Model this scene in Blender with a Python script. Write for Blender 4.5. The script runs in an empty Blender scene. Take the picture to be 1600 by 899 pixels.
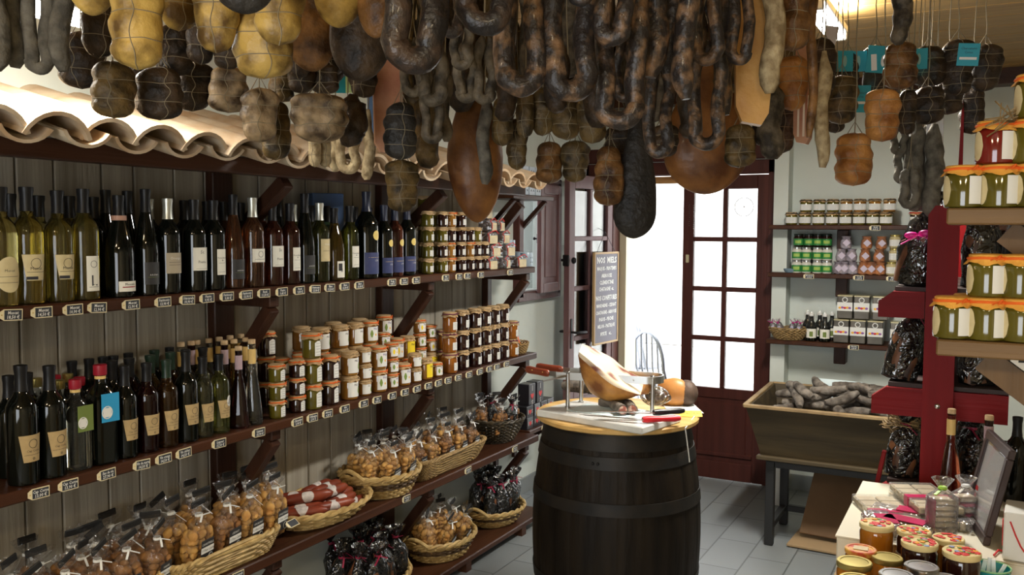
import bpy, math, random
import numpy as np
from mathutils import Vector, Matrix, noise as mnoise
random.seed(7)
PI = math.pi
scene = bpy.context.scene
COL = scene.collection

# ---------------------------------------------------------------- camera
F = 1400.0; CX = 800.0; CY = 449.5; EYE = Vector((0, 0, 1.70))
_vy = Vector((1545 - CX, 362 - CY, F)).normalized()
_vx = -Vector((-1870 - CX, 345 - CY, F)); _vx = (_vx - _vy * _vx.dot(_vy)).normalized()
_vz = _vx.cross(_vy)
RW = Matrix((_vx, _vy, _vz))            # camera (x right, y down, z forward) -> world
cam_d = bpy.data.cameras.new('camera'); cam = bpy.data.objects.new('camera', cam_d); COL.objects.link(cam)
cam_d.sensor_width = 36; cam_d.lens = 36 * F / 1600; cam_d.clip_start = 0.05
_r = RW @ Vector((1, 0, 0)); _u = -(RW @ Vector((0, 1, 0))); _b = -(RW @ Vector((0, 0, 1)))
M4 = Matrix((_r, _u, _b)).transposed().to_4x4(); M4.translation = EYE
cam.matrix_world = M4
scene.camera = cam

def ray(px, py): return RW @ Vector(((px - CX) / F, (py - CY) / F, 1.0))
def at_x(px, py, x): d = ray(px, py); return EYE + d * (x / d.x)
def at_y(px, py, y): d = ray(px, py); return EYE + d * (y / d.y)
def at_z(px, py, z): d = ray(px, py); return EYE + d * ((z - EYE.z) / d.z)
def at_d(px, py, dep): return EYE + ray(px, py) * dep
def screen(p):
    c = RW.transposed() @ (Vector(p) - EYE); return (CX + F * c.x / c.z, CY + F * c.y / c.z)
def shelf_y(px, x): return at_x(px, 450, x).y      # distance along the left wall under a column of the photo

# ---------------------------------------------------------------- render look
vs = scene.view_settings
scene.display_settings.display_device = 'sRGB'
vs.view_transform = 'Standard'; vs.look = 'None'; vs.gamma = 1; vs.use_curve_mapping = False
vs.exposure = 0.35
cy = scene.cycles
cy.max_bounces = 6; cy.diffuse_bounces = 3; cy.glossy_bounces = 3; cy.transmission_bounces = 6; cy.transparent_max_bounces = 24
cy.caustics_reflective = False; cy.caustics_refractive = False
cy.sample_clamp_indirect = 4.0; cy.use_denoising = True

# ---------------------------------------------------------------- world and lights
w = bpy.data.worlds.new('sky'); scene.world = w; w.use_nodes = True
bg = w.node_tree.nodes['Background']; bg.inputs[0].default_value = (0.93, 0.96, 1.0, 1); bg.inputs[1].default_value = 4.5

def area_light(name, loc, size, size_y, power, color, rot=(0, 0, 0)):
    l = bpy.data.lights.new(name, 'AREA'); l.shape = 'RECTANGLE'; l.size = size; l.size_y = size_y; l.energy = power; l.color = color
    o = bpy.data.objects.new(name, l); COL.objects.link(o); o.location = loc; o.rotation_euler = rot; return o
WARM = (1.0, 0.80, 0.50); COOL = (1.0, 0.97, 0.90)
area_light('lamp_light_over_tiles', (-2.02, 1.42, 2.185), 0.10, 0.45, 13, (1, .95, .84), (0, math.radians(12), 0))
area_light('lamp_light_back', (-0.60, 3.75, 2.48), 0.10, 0.6, 48, COOL)
area_light('lamp_light_back_upward', (-0.60, 3.75, 2.57), 0.10, 0.6, 24, COOL, (PI, 0, 0))
area_light('lamp_light_counter', (0.45, -0.7, 2.52), 0.25, 0.6, 34, WARM)
area_light('lamp_light_left', (-1.0, -0.8, 2.52), 0.25, 0.6, 28, WARM)
area_light('shop_window_light', (-0.3, -1.93, 1.35), 1.8, 1.4, 20, (0.86, 0.93, 1.0), (math.radians(-90), 0, math.radians(180)))

# ---------------------------------------------------------------- materials
MATS = {}
def _new(name):
    m = bpy.data.materials.new(name); m.use_nodes = True; nt = m.node_tree
    return m, nt, nt.nodes['Principled BSDF']
def mat(name, c, rough=0.5, c2=None, scale=8.0, stretch=None, bump=0.0, bscale=None, metal=0.0, spec=0.5, trans=0.0, coat=0.0,
        lo=0.35, hi=0.65, detail=4.0, ior=1.45, sheen=0.0):
    if name in MATS: return MATS[name]
    m, nt, p = _new(name); N = nt.nodes; L = nt.links
    p.inputs['Base Color'].default_value = (*c, 1); p.inputs['Roughness'].default_value = rough
    p.inputs['Metallic'].default_value = metal; p.inputs['Specular IOR Level'].default_value = spec
    p.inputs['Transmission Weight'].default_value = trans; p.inputs['Coat Weight'].default_value = coat
    p.inputs['Coat Roughness'].default_value = 0.08; p.inputs['IOR'].default_value = ior
    p.inputs['Sheen Weight'].default_value = sheen
    m.diffuse_color = (*c, 1)
    if c2 is not None or bump:
        tc = N.new('ShaderNodeTexCoord'); mp = N.new('ShaderNodeMapping'); L.new(tc.outputs['Object'], mp.inputs[0])
        mp.inputs['Scale'].default_value = stretch or (1, 1, 1)
        oi = N.new('ShaderNodeObjectInfo'); ad = N.new('ShaderNodeVectorMath'); ad.operation = 'ADD'
        ml = N.new('ShaderNodeMath'); ml.operation = 'MULTIPLY'; ml.inputs[1].default_value = 31.0
        L.new(oi.outputs['Random'], ml.inputs[0]); L.new(mp.outputs[0], ad.inputs[0]); L.new(ml.outputs[0], ad.inputs[1])
        if c2 is not None:
            n = N.new('ShaderNodeTexNoise'); n.inputs['Scale'].default_value = scale; n.inputs['Detail'].default_value = detail
            L.new(ad.outputs[0], n.inputs['Vector'])
            r = N.new('ShaderNodeValToRGB'); r.color_ramp.elements[0].position = lo; r.color_ramp.elements[1].position = hi
            r.color_ramp.elements[0].color = (*c, 1); r.color_ramp.elements[1].color = (*c2, 1)
            L.new(n.outputs[0], r.inputs[0]); L.new(r.outputs[0], p.inputs['Base Color'])
        if bump:
            n2 = N.new('ShaderNodeTexNoise'); n2.inputs['Scale'].default_value = bscale or scale * 2; n2.inputs['Detail'].default_value = 5
            L.new(ad.outputs[0], n2.inputs['Vector'])
            b = N.new('ShaderNodeBump'); b.inputs['Strength'].default_value = bump; b.inputs['Distance'].default_value = 0.01
            L.new(n2.outputs[0], b.inputs['Height']); L.new(b.outputs[0], p.inputs['Normal'])
    MATS[name] = m; return m
def emis(name, c, s):
    if name in MATS: return MATS[name]
    m, nt, p = _new(name); p.inputs['Emission Color'].default_value = (*c, 1); p.inputs['Emission Strength'].default_value = s
    p.inputs['Base Color'].default_value = (*c, 1); MATS[name] = m; return m
def thin(name, tint, alpha, rough=0.08, bump=0.0, bscale=60, gloss=(1, 1, 1), haze=None, fk=0.9):
    """thin clear sheet: mostly see-through, glossy at glancing angles"""
    if name in MATS: return MATS[name]
    m, nt, p = _new(name); N = nt.nodes; L = nt.links; out = N['Material Output']; N.remove(p)
    t = N.new('ShaderNodeBsdfTransparent'); t.inputs[0].default_value = (*tint, 1)
    g = N.new('ShaderNodeBsdfGlossy'); g.inputs['Roughness'].default_value = rough; g.inputs[0].default_value = (*gloss, 1)
    f = N.new('ShaderNodeFresnel'); f.inputs[0].default_value = 1.5
    a = N.new('ShaderNodeMath'); a.operation = 'MULTIPLY_ADD'; a.inputs[1].default_value = fk; a.inputs[2].default_value = alpha; a.use_clamp = True
    L.new(f.outputs[0], a.inputs[0]); mx = N.new('ShaderNodeMixShader'); L.new(a.outputs[0], mx.inputs[0]); L.new(t.outputs[0], mx.inputs[1]); L.new(g.outputs[0], mx.inputs[2])
    last = mx
    if haze:
        d = N.new('ShaderNodeBsdfDiffuse'); d.inputs[0].default_value = (*haze[0], 1)
        m2 = N.new('ShaderNodeMixShader'); m2.inputs[0].default_value = haze[1]; L.new(mx.outputs[0], m2.inputs[1]); L.new(d.outputs[0], m2.inputs[2]); last = m2
    if bump:
        tc = N.new('ShaderNodeTexCoord'); n2 = N.new('ShaderNodeTexNoise'); n2.inputs['Scale'].default_value = bscale; n2.inputs['Detail'].default_value = 2; n2.inputs['Distortion'].default_value = 1.5; L.new(tc.outputs['Object'], n2.inputs['Vector'])
        b = N.new('ShaderNodeBump'); b.inputs['Strength'].default_value = bump; b.inputs['Distance'].default_value = 0.02
        L.new(n2.outputs[0], b.inputs['Height']); L.new(b.outputs[0], g.inputs['Normal']); L.new(b.outputs[0], f.inputs['Normal'])
    L.new(last.outputs[0], out.inputs[0]); MATS[name] = m; return m

# ---------------------------------------------------------------- mesh builder
class G:
    def __init__(s): s.v = []; s.f = []; s.m = []; s.s = []
    def add(s, vs, fs, mi=0, smooth=False, T=None):
        n = len(s.v)
        if T is not None: vs = [T @ Vector(v) for v in vs]
        s.v += [tuple(v) for v in vs]; s.f += [tuple(i + n for i in f) for f in fs]; s.m += [mi] * len(fs); s.s += [smooth] * len(fs); return s
    def box(s, c, d, mi=0, T=None, bev=0.0):
        x, y, z = (q / 2 for q in d); cx_, cy_, cz = c
        if bev <= 0:
            vs = [(cx_ + a * x, cy_ + b * y, cz + e * z) for a in (-1, 1) for b in (-1, 1) for e in (-1, 1)]
            return s.add(vs, [(0, 1, 3, 2), (4, 6, 7, 5), (0, 4, 5, 1), (2, 3, 7, 6), (0, 2, 6, 4), (1, 5, 7, 3)], mi, False, T)
        bev = min(bev, x * .9, y * .9, z * .9)
        vs = []; idx = {}
        for a in (-1, 1):
            for b in (-1, 1):
                for e in (-1, 1):
                    for k in range(3):
                        q = [a * (x - bev), b * (y - bev), e * (z - bev)]; q[k] = (a * x, b * y, e * z)[k]
                        idx[(a, b, e, k)] = len(vs); vs.append((cx_ + q[0], cy_ + q[1], cz + q[2]))
        fs = []
        for k in range(3):
            o = [i for i in range(3) if i != k]
            for sg in (-1, 1):
                quad = []
                for (p, q) in ((-1, -1), (1, -1), (1, 1), (-1, 1)):
                    t = [0, 0, 0]; t[k] = sg; t[o[0]] = p; t[o[1]] = q; quad.append(idx[(*t, k)])
                if (sg > 0) != (k != 1): quad.reverse()
                fs.append(quad)
        for k in range(3):      # edges parallel to axis k
            o = [i for i in range(3) if i != k]
            for p in (-1, 1):
                for q in (-1, 1):
                    t1 = [0, 0, 0]; t1[o[0]] = p; t1[o[1]] = q
                    A = list(t1); A[k] = -1; B = list(t1); B[k] = 1
                    quad = [idx[(*A, o[0])], idx[(*B, o[0])], idx[(*B, o[1])], idx[(*A, o[1])]]
                    if (p * q > 0) != (k != 1): quad.reverse()
                    fs.append(quad)
        for a in (-1, 1):
            for b in (-1, 1):
                for e in (-1, 1):
                    t = [idx[(a, b, e, k)] for k in range(3)]
                    if a * b * e < 0: t.reverse()
                    fs.append(t)
        return s.add(vs, fs, mi, False, T)
    def bar(s, a, b, w, h, mi=0, up=(0, 0, 1), bev=0.0):
        a = Vector(a); b = Vector(b); d = b - a; L = d.length; d.normalize(); up = Vector(up)
        x = up.cross(d)
        if x.length < 1e-4: x = Vector((1, 0, 0)).cross(d)
        x.normalize(); y = d.cross(x)
        T = Matrix((x, y, d)).transposed().to_4x4(); T.translation = (a + b) / 2
        return s.box((0, 0, 0), (w, h, L), mi, T, bev)
    def lathe(s, prof, seg=20, mi=0, T=None, smooth=True, mod=None, sx=1.0, sy=1.0, capb=True, capt=True):
        vs = []; fs = []; n = len(prof)
        for k, (r, z) in enumerate(prof):
            for i in range(seg):
                t = 2 * PI * i / seg; rr = r; zz = z
                if mod: rr, zz = mod(r, z, t, k)
                vs.append((rr * math.cos(t) * sx, rr * math.sin(t) * sy, zz))
        for k in range(n - 1):
            for i in range(seg):
                j = (i + 1) % seg; fs.append((k * seg + i, k * seg + j, (k + 1) * seg + j, (k + 1) * seg + i))
        if capb: fs.append(tuple(range(seg - 1, -1, -1)))
        if capt: fs.append(tuple((n - 1) * seg + i for i in range(seg)))
        mis = mi
        return s.add(vs, fs, mis, smooth, T)
    def tube(s, path, r, seg=8, mi=0, T=None, closed=False, smooth=True, nz=0.0, seed=0, flat=1.0):
        P = [Vector(p) for p in path]; n = len(P); vs = []; fs = []; ref = None
        for k in range(n):
            if closed: d = P[(k + 1) % n] - P[k - 1]
            else: d = P[min(k + 1, n - 1)] - P[max(k - 1, 0)]
            if d.length < 1e-9: d = Vector((0, 0, 1))
            d.normalize()
            if ref is None:
                ref = Vector((0, 1, 0)) if abs(d.y) < .9 else Vector((1, 0, 0))
            x = (ref - d * ref.dot(d)).normalized(); ref = x; y = d.cross(x)
            rr = r[k] if isinstance(r, (list, tuple)) else r
            for i in range(seg):
                t = 2 * PI * i / seg; q = P[k] + (x * math.cos(t) * flat + y * math.sin(t)) * rr
                if nz: q += (x * math.cos(t) + y * math.sin(t)) * rr * nz * mnoise.noise(Vector((q.x * 28 + seed, q.y * 28, q.z * 28)))
                vs.append(q)
        m = n if closed else n - 1
        for k in range(m):
            for i in range(seg):
                j = (i + 1) % seg; a = k * seg; b = ((k + 1) % n) * seg
                fs.append((a + i, a + j, b + j, b + i))
        if not closed:
            fs.append(tuple(range(seg - 1, -1, -1))); fs.append(tuple((n - 1) * seg + i for i in range(seg)))
        return s.add(vs, fs, mi, smooth, T)
    def ball(s, c, rx, ry, rz, mi=0, seg=8, rings=6, T=None):
        prof = [(math.sin(PI * k / rings) if 0 < k < rings else 0.02, -math.cos(PI * k / rings)) for k in range(rings + 1)]
        TT = Matrix.Translation(c) @ Matrix.Diagonal((rx, ry, rz, 1))
        if T is not None: TT = T @ TT
        return s.lathe(prof, seg, mi, TT)
    def prism(s, pts, y0, y1, mi=0, T=None, smooth=False):
        """outline in XZ extruded along Y"""
        n = len(pts); vs = [(p[0], y0, p[1]) for p in pts] + [(p[0], y1, p[1]) for p in pts]
        fs = [tuple(range(n)), tuple(range(2 * n - 1, n - 1, -1))] + [(i, i + n, (i + 1) % n + n, (i + 1) % n) for i in range(n)]
        return s.add(vs, fs, mi, smooth, T)
    def patch(s, r, a0, a1, z0, z1, n=8, mi=0, th=0.0006, T=None, shape=None):
        """curved label on a cylinder, facing +X; shape(u) -> (zlo, zhi)"""
        vs = []; fs = []
        for i in range(n + 1):
            u = i / n; t = a0 + (a1 - a0) * u; lo, hi = shape(u) if shape else (z0, z1)
            for rr in (r, r + th):
                vs.append((rr * math.cos(t), rr * math.sin(t), lo)); vs.append((rr * math.cos(t), rr * math.sin(t), hi))
        for i in range(n):
            a = i * 4; b = a + 4
            fs += [(a + 2, b + 2, b + 3, a + 3), (a + 1, b + 1, b, a), (a + 3, b + 3, b + 1, a + 1), (a, b, b + 2, a + 2)]
        fs += [(0, 2, 3, 1), (n * 4, n * 4 + 1, n * 4 + 3, n * 4 + 2)]
        return s.add(vs, fs, mi, True, T)
    def mesh(s, name, mats, sharp=40):
        me = bpy.data.meshes.new(name); me.from_pydata(s.v, [], s.f)
        for m in (mats if isinstance(mats, (list, tuple)) else [mats]): me.materials.append(m)
        me.polygons.foreach_set('material_index', s.m); me.polygons.foreach_set('use_smooth', s.s)
        me.update()
        try: me.set_sharp_from_angle(angle=math.radians(sharp))
        except Exception: pass
        return me

def text_mesh(txt, size, m, bend=None, space=1.0, depth=0.0004, xs=1.0, align='CENTER', shear=0.0, bold=0.0):
    """lettering in the YZ plane facing +X (reads towards +Y -> left to right as seen from +X)"""
    c = bpy.data.curves.new('lettering', 'FONT'); c.body = txt; c.size = size; c.align_x = align; c.align_y = 'CENTER'
    c.extrude = 0; c.resolution_u = 1; c.offset = bold * size; c.space_line = space; c.shear = shear
    o = bpy.data.objects.new('t', c); dg = bpy.context.evaluated_depsgraph_get()
    COL.objects.link(o); dg.update(); me = bpy.data.meshes.new_from_object(o.evaluated_get(dg)); COL.objects.unlink(o)
    bpy.data.objects.remove(o); bpy.data.curves.remove(c)
    for v in me.vertices:
        x, z = v.co.x * xs, v.co.y
        if bend: v.co = (bend * math.cos(x / bend), bend * math.sin(x / bend), z)
        else: v.co = (0, x, z)
    me.materials.clear(); me.materials.append(m); me.name = 'lettering'; return me

# ---------------------------------------------------------------- objects, names, labels
THINGS = []
def link(name, data, parent=None, loc=(0, 0, 0), rot=(0, 0, 0), scale=None):
    o = bpy.data.objects.new(name, data); COL.objects.link(o)
    if parent: o.parent = parent
    o.location = loc; o.rotation_euler = rot
    if scale: o.scale = scale
    return o
def struct(name, g, m, sharp=40, parent=None):
    me = g.mesh(name, m, sharp) if isinstance(g, G) else g
    o = link(name, me, parent)
    if not parent: o['kind'] = 'structure'
    return o
def reg(o, desc, cat, group=None, where='', key=None, tail=''):
    o['category'] = cat
    if group: o['group'] = group
    THINGS.append((o, desc, where, key, tail)); return o
def thing(name, parts, loc, desc, cat, rot=(0, 0, 0), group=None, where='', key=None, tail='', scale=None, data=None):
    """parts: list of (name, mesh, [subparts], label?)"""
    root = link(name, data, None, loc, rot, scale)
    for p in parts: addpart(root, p)
    return reg(root, desc, cat, group, where, key, tail)
def addpart(par, p):
    o = link(p[0], p[1], par)
    if len(p) > 3 and p[3]: o['label'] = p[3]
    if len(p) > 4 and p[4]: o.location = p[4]
    for q in (p[2] if len(p) > 2 and p[2] else []): addpart(o, q)
    return o
ORD = ['', 'first', 'second', 'third', 'fourth', 'fifth', 'sixth', 'seventh', 'eighth', 'ninth', 'tenth', 'eleventh', 'twelfth', 'thirteenth',
       'fourteenth', 'fifteenth', 'sixteenth', 'seventeenth', 'eighteenth', 'nineteenth', 'twentieth']
def finish_labels():
    bpy.context.view_layer.update()
    sets = {}
    for t in THINGS: sets.setdefault((t[1], t[2], t[4]), []).append(t)
    for (desc, where, tail), ts in sets.items():
        n = len(ts)
        def kf(t): return t[3] if t[3] is not None else screen(t[0].matrix_world.translation)[0]
        ts.sort(key=kf)
        for i, t in enumerate(ts):
            if n == 1: o = ''
            elif i == 0: o = 'leftmost'
            elif i == n - 1: o = 'rightmost'
            elif i < n - i: o = ORD[i + 1] + ' from left'
            else: o = ORD[n - i] + ' from right'
            s = desc
            if len((desc + ' x x x ' + where + ' ' + tail).split()) > 16: s = s.replace(' with leaf label and plain raffia', ' with leaf label').replace(' with flower label and orange raffia', ' with flower label').replace('dim dark green jar on the stack behind', 'dim dark green jar').replace('dark green jar behind the white ones', 'dark green jar').replace(' with gold lid and white label', ' with gold lid').replace(' with orange cloth cap', ' with orange cap').replace('clear packet with cream card and red ribbon', 'packet with cream card')
            if o: s += ', ' + o
            if where: s += ' ' + where
            if tail: s += ' ' + tail
            t[0]['label'] = s
# ================================================================ ROOM
def wood(name, c, c2, axis='y', rough=0.55, scale=6, s=(1, 1, 1), bump=0.15, spec=0.25):
    st = {'x': (0.6, 14, 14), 'y': (14, 0.6, 14), 'z': (14, 14, 0.6)}[axis]
    return mat(name, c, rough, c2, scale=scale / 4, stretch=st, bump=bump, bscale=scale, lo=.3, hi=.7, detail=6, spec=spec)
M_plaster = mat('plaster_white', (0.72, 0.77, 0.71), 0.9, (0.66, 0.71, 0.65), scale=3, bump=0.08, bscale=25)
M_plaster_r = mat('plaster_cream', (0.60, 0.55, 0.42), 0.9, (0.50, 0.45, 0.34), scale=6, bump=0.5, bscale=30)
M_ceil = wood('varnished_pine', (0.50, 0.31, 0.11), (0.34, 0.20, 0.065), 'x', 0.35)
M_brown = wood('brown_painted_wood', (0.070, 0.026, 0.012), (0.040, 0.015, 0.008), 'y', 0.35)
M_brownz = wood('brown_painted_wood_upright', (0.055, 0.022, 0.012), (0.03, 0.012, 0.007), 'z', 0.38)
M_door = wood('door_brown_wood', (0.085, 0.026, 0.020), (0.055, 0.017, 0.014), 'z', 0.35)
M_doorg = wood('door_leaf_brown_wood', (0.16, 0.085, 0.085), (0.12, 0.06, 0.06), 'z', 0.35)
M_plank = wood('weathered_grey_planks', (0.46, 0.42, 0.34), (0.26, 0.23, 0.18), 'z', 0.8, bump=0.3)
M_planky = wood('weathered_pale_planks', (0.26, 0.22, 0.15), (0.13, 0.11, 0.075), 'z', 0.8, bump=0.3)
M_black = mat('matt_black', (0.012, 0.012, 0.012), 0.6)
M_white = mat('white_paper', (0.78, 0.78, 0.74), 0.7)
M_cream = mat('cream_paper', (0.72, 0.62, 0.40), 0.7, (0.62, 0.52, 0.32), scale=30)
M_ink = mat('dark_ink', (0.03, 0.03, 0.035), 0.7)
M_chalk = mat('chalk_white', (0.80, 0.80, 0.76), 0.9)
M_steel = mat('brushed_steel', (0.55, 0.56, 0.56), 0.28, metal=1.0)
M_iron = mat('black_iron', (0.02, 0.02, 0.022), 0.45, metal=0.6)
M_brass = mat('brass', (0.75, 0.55, 0.18), 0.3, metal=1.0)

def tiles_mat():
    m, nt, p = _new('grey_floor_tiles'); N = nt.nodes; L = nt.links
    tc = N.new('ShaderNodeTexCoord'); mp = N.new('ShaderNodeMapping'); L.new(tc.outputs['Object'], mp.inputs[0]); mp.inputs['Rotation'].default_value = (0, 0, math.radians(90))
    b = N.new('ShaderNodeTexBrick'); b.inputs['Scale'].default_value = 1.0; b.inputs['Brick Width'].default_value = 0.42; b.inputs['Row Height'].default_value = 0.21
    b.inputs['Mortar Size'].default_value = 0.004; b.inputs['Color1'].default_value = (0.22, 0.24, 0.245, 1); b.inputs['Color2'].default_value = (0.19, 0.208, 0.213, 1); b.inputs['Mortar'].default_value = (0.09, 0.10, 0.10, 1)
    L.new(mp.outputs[0], b.inputs[0]); L.new(b.outputs[0], p.inputs['Base Color']); p.inputs['Roughness'].default_value = 0.38
    bp = N.new('ShaderNodeBump'); bp.invert = True; bp.inputs['Strength'].default_value = 0.4; bp.inputs['Distance'].default_value = 0.003; L.new(b.outputs[1], bp.inputs['Height']); L.new(bp.outputs[0], p.inputs['Normal'])
    return m
XW, XR, YB, YF, ZC = -2.60, 1.70, 6.0, -2.0, 2.63
struct('floor', G().box(((XW + XR) / 2, 2.0, -0.05), (XR - XW + .4, 8.4, 0.1)), tiles_mat())
g = G(); nb = 38
for i in range(nb):
    y0 = YF - .1 + (YB - YF + .3) * i / nb; wd = (YB - YF + .3) / nb
    g.box(((XW + XR) / 2, y0 + wd / 2, ZC + .03), (XR - XW + .4, wd - .004, 0.06), bev=0.004)
g.box(((XW + XR) / 2, 2, ZC + .08), (XR - XW + .4, 8.4, 0.05))
struct('ceiling', g, M_ceil)
# left wall with a shuttered window opening (y 4.95..5.47, z 1.28..2.0)
g = G(); T_ = 0.2
def wl(y0, y1, z0, z1): g.box((XW - T_ / 2, (y0 + y1) / 2, (z0 + z1) / 2), (T_, y1 - y0, z1 - z0))
wl(YF - .2, 4.98, 0, ZC); wl(5.45, YB + .2, 0, ZC); wl(4.98, 5.45, 0, 1.30); wl(4.98, 5.45, 1.99, ZC)
struct('wall_left', g, M_plaster)
# back wall with the double door opening
DX0, DX1, DZ = -2.585, -1.22, 2.16
g = G(); TB = 0.34
def wb(x0, x1, z0, z1, y=YB, t=TB): g.box(((x0 + x1) / 2, y + t / 2, (z0 + z1) / 2), (x1 - x0, t, z1 - z0))
wb(XW - .2, DX0, 0, ZC); wb(DX1, XR + .2, 0, ZC); wb(DX0, DX1, DZ, ZC)
wb(DX1, -1.13, 0, 2.3, 5.86, .14)           # pilaster beside the door
struct('wall_back', g, M_plaster)
struct('wall_right', G().box((XR + .1, 2, ZC / 2), (.2, 8.4, ZC)), M_plaster_r)
g = G()
g.box((XW + 1.4 / 2, YF - .1, ZC / 2), (1.4, .2, ZC)); g.box((1.15, YF - .1, ZC / 2), (1.2, .2, ZC)); g.box((-.3, YF - .1, .32), (1.9, .2, .64)); g.box((-.3, YF - .1, 2.36), (1.9, .2, .6))
struct('wall_front', g, M_plaster_r)
M_base = mat('grey_skirting', (0.22, 0.24, 0.24), 0.5)
struct('baseboard_left', G().box((XW + .008, 5.2, .05), (.016, 1.6, .10)), M_base)
struct('baseboard_back', G().box(((DX1 + XR) / 2 + .06, YB - .008, .05), (XR - DX1 - .12, .016, .10)), M_base)
struct('trim_1', G().box(((XW + XR) / 2, 5.93, 2.585), (XR - XW, .14, .09)), M_brown)      # dark beam where ceiling meets back wall
# door frame
g = G()
g.box((-2.385, YB + .06, DZ / 2), (.05, .16, DZ)); g.box((DX0 + .015, YB + .03, DZ / 2), (.03, .10, DZ)); g.box((-2.48, YB + .03, .30), (.14, .05, .56)); g.box((DX1 - .03, YB + .03, DZ / 2), (.06, .10, DZ)); g.box(((DX0 + DX1) / 2, YB + .03, DZ - .04), (DX1 - DX0, .10, .09), bev=.006)
g.box(((DX0 + DX1) / 2, YB - .01, DZ + .06), (DX1 - DX0 + .14, .03, .10), bev=.006)
struct('trim_2', g, M_door)
struct('trim_3', G().box(((DX0 + DX1) / 2, YB + .12, DZ - .11), (DX1 - DX0 - .05, .02, .05)), mat('pine_lintel', (0.55, 0.30, 0.10), 0.5))
M_pane = thin('window_glass', (0.97, 0.98, 0.98), 0.02, 0.02)
def door_leaf(name, m, hinge, ang, W=0.585, H=2.06, flip=1):
    """leaf from the hinge along local +X"""
    t = .042; root = link(name, None, None, hinge, (0, 0, ang)); root['kind'] = 'structure'
    g = G(); st = .075; bot = .60
    for x in (st / 2, W - st / 2): g.box((x, 0, H / 2), (st, t, H), bev=.004)
    g.box((W / 2, 0, H - .045), (W - 2 * st, t, .09), bev=.004); g.box((W / 2, 0, .06), (W - 2 * st, t, .12), bev=.004); g.box((W / 2, 0, bot - .01), (W - 2 * st, t, .07), bev=.004)
    struct('door_frame', g, m, parent=root)
    g = G(); g.box((W / 2, 0, .34), (W - 2 * st, t * .5, .46)); g.box((W / 2, 0, .34), (W - 2 * st - .08, t * .9, .38), bev=.012); g.box((W / 2, 0, .17), (W - 2 * st, t * 1.2, .03), bev=.006)
    struct('door_panel', g, m, parent=root)
    z0, z1 = bot + .025, H - .09; rows = 4; g = G()
    g.box((W / 2, 0, (z0 + z1) / 2), (.032, t * .9, z1 - z0), bev=.004)
    for k in range(1, rows):
        z = z0 + (z1 - z0) * k / rows; g.box((W / 2, 0, z), (W - 2 * st, t * .88, .032), bev=.004)
    struct('glazing_bars', g, m, parent=root)
    for k in range(rows):
        for c in range(2):
            za = z0 + (z1 - z0) * k / rows + .016; zb = z0 + (z1 - z0) * (k + 1) / rows - .016
            xa = (st if c == 0 else W / 2 + .016); xb = (W / 2 - .016 if c == 0 else W - st)
            struct('pane', G().box(((xa + xb) / 2, 0, (za + zb) / 2), (xb - xa, .004, zb - za)), M_pane, parent=root)
    return root, W, H, t
r2, W2, H2, t2 = door_leaf('door_2', M_door, (DX1 - .055, YB + .0, .005), PI + .0, .575)
# right leaf: chain hook, little box and round sticker on the upper pane
def tt(p, r, c=None): return p
g = G(); g.box((W2 - .035, .024, 1.50), (.022, .008, .055), bev=.003); struct('latch_plate', g, mat('ivory_plastic', (.6, .55, .35), .4), parent=r2)
g = G()
for j in range(2):
    for k in range(12): g.lathe([(.0035, -.0015), (.0045, 0), (.0035, .0015)], 8, T=Matrix.Translation((W2 - .045 - j * .03, .028, 1.88 - k * .014 - j * .02)) @ Matrix.Rotation(PI / 2 * (k % 2), 4, 'Z') @ Matrix.Rotation(PI / 2, 4, 'X'), capb=False, capt=False)
struct('hanging_chain', g, M_steel, parent=r2)
g = G(); R_ = .062; cc = Vector((.165, .008, 1.85))
g.tube([cc + Vector((R_ * math.cos(a * PI / 16), 0, R_ * math.sin(a * PI / 16))) for a in range(32)], .003, 6, closed=True)
g.tube([cc, cc + Vector((0, 0, .045))], .0018, 5); g.tube([cc, cc + Vector((-.022, 0, -.010))], .0018, 5); g.ball(cc, .006, .003, .006)
struct('round_sticker', g, mat('pale_sticker', (.62, .62, .66), .5), parent=r2)
hx, hy = -2.385, 5.985; nx, ny = -2.462, 5.405
r1, W1, H1, t1 = door_leaf('door_1', M_doorg, (hx, hy, .005), math.atan2(ny - hy, nx - hx), .585)
g = G()
for sy in (-1, 1):
    g.box((W1 - .035, sy * .023, 1.0), (.022, .006, .20), bev=.002); g.tube([(W1 - .035, sy * .022, 1.01), (W1 - .035, sy * .065, 1.01), (W1 - .06, sy * .072, 1.01), (W1 - .15, sy * .072, 1.005)], .008, 8)
struct('door_handle', g, M_iron, parent=r1)
g = G(); g.box((W1 + .004, 0, 1.49), (.014, .05, .075), bev=.005); g.tube([(W1 - .02, -.02, 1.49), (W1 - .02, -.05, 1.49)], .009, 8); g.ball((W1 - .02, .045, 1.49), .013, .02, .022); struct('rim_lock', g, M_iron, parent=r1)
# window and shutter on the left wall
r = link('window_1', None, None, (XW, 5.215, 1.64)); r['kind'] = 'structure'
g = G(); 
for z in (-.365, .365): g.box((.01, 0, z), (.07, .62, .06), bev=.005)
for y in (-.275, .275): g.box((.01, y, 0), (.07, .06, .74), bev=.005)
struct('window_frame', g, M_door, parent=r)
struct('pane', G().box((-.12, 0, 0), (.004, .48, .70)), M_pane, parent=r)
def shutter():
    g = G(); W, H, t = .34, .70, .03
    for x in (.025, W - .025): g.box((x, 0, 0), (.05, t, H), bev=.004)
    for z in (-H / 2 + .03, H / 2 - .03): g.box((W / 2, 0, z), (W - .1, t, .06), bev=.004)
    g.box((W / 2, 0, 0), (W - .10, t * .4, H - .12)); g.box((W / 2, 0, 0), (W - .15, t * .75, H - .19), bev=.008)
    return g
M_shut = wood('shutter_mauve_brown', (0.17, 0.085, 0.085), (0.12, 0.06, 0.06), 'z', 0.4)
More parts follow.
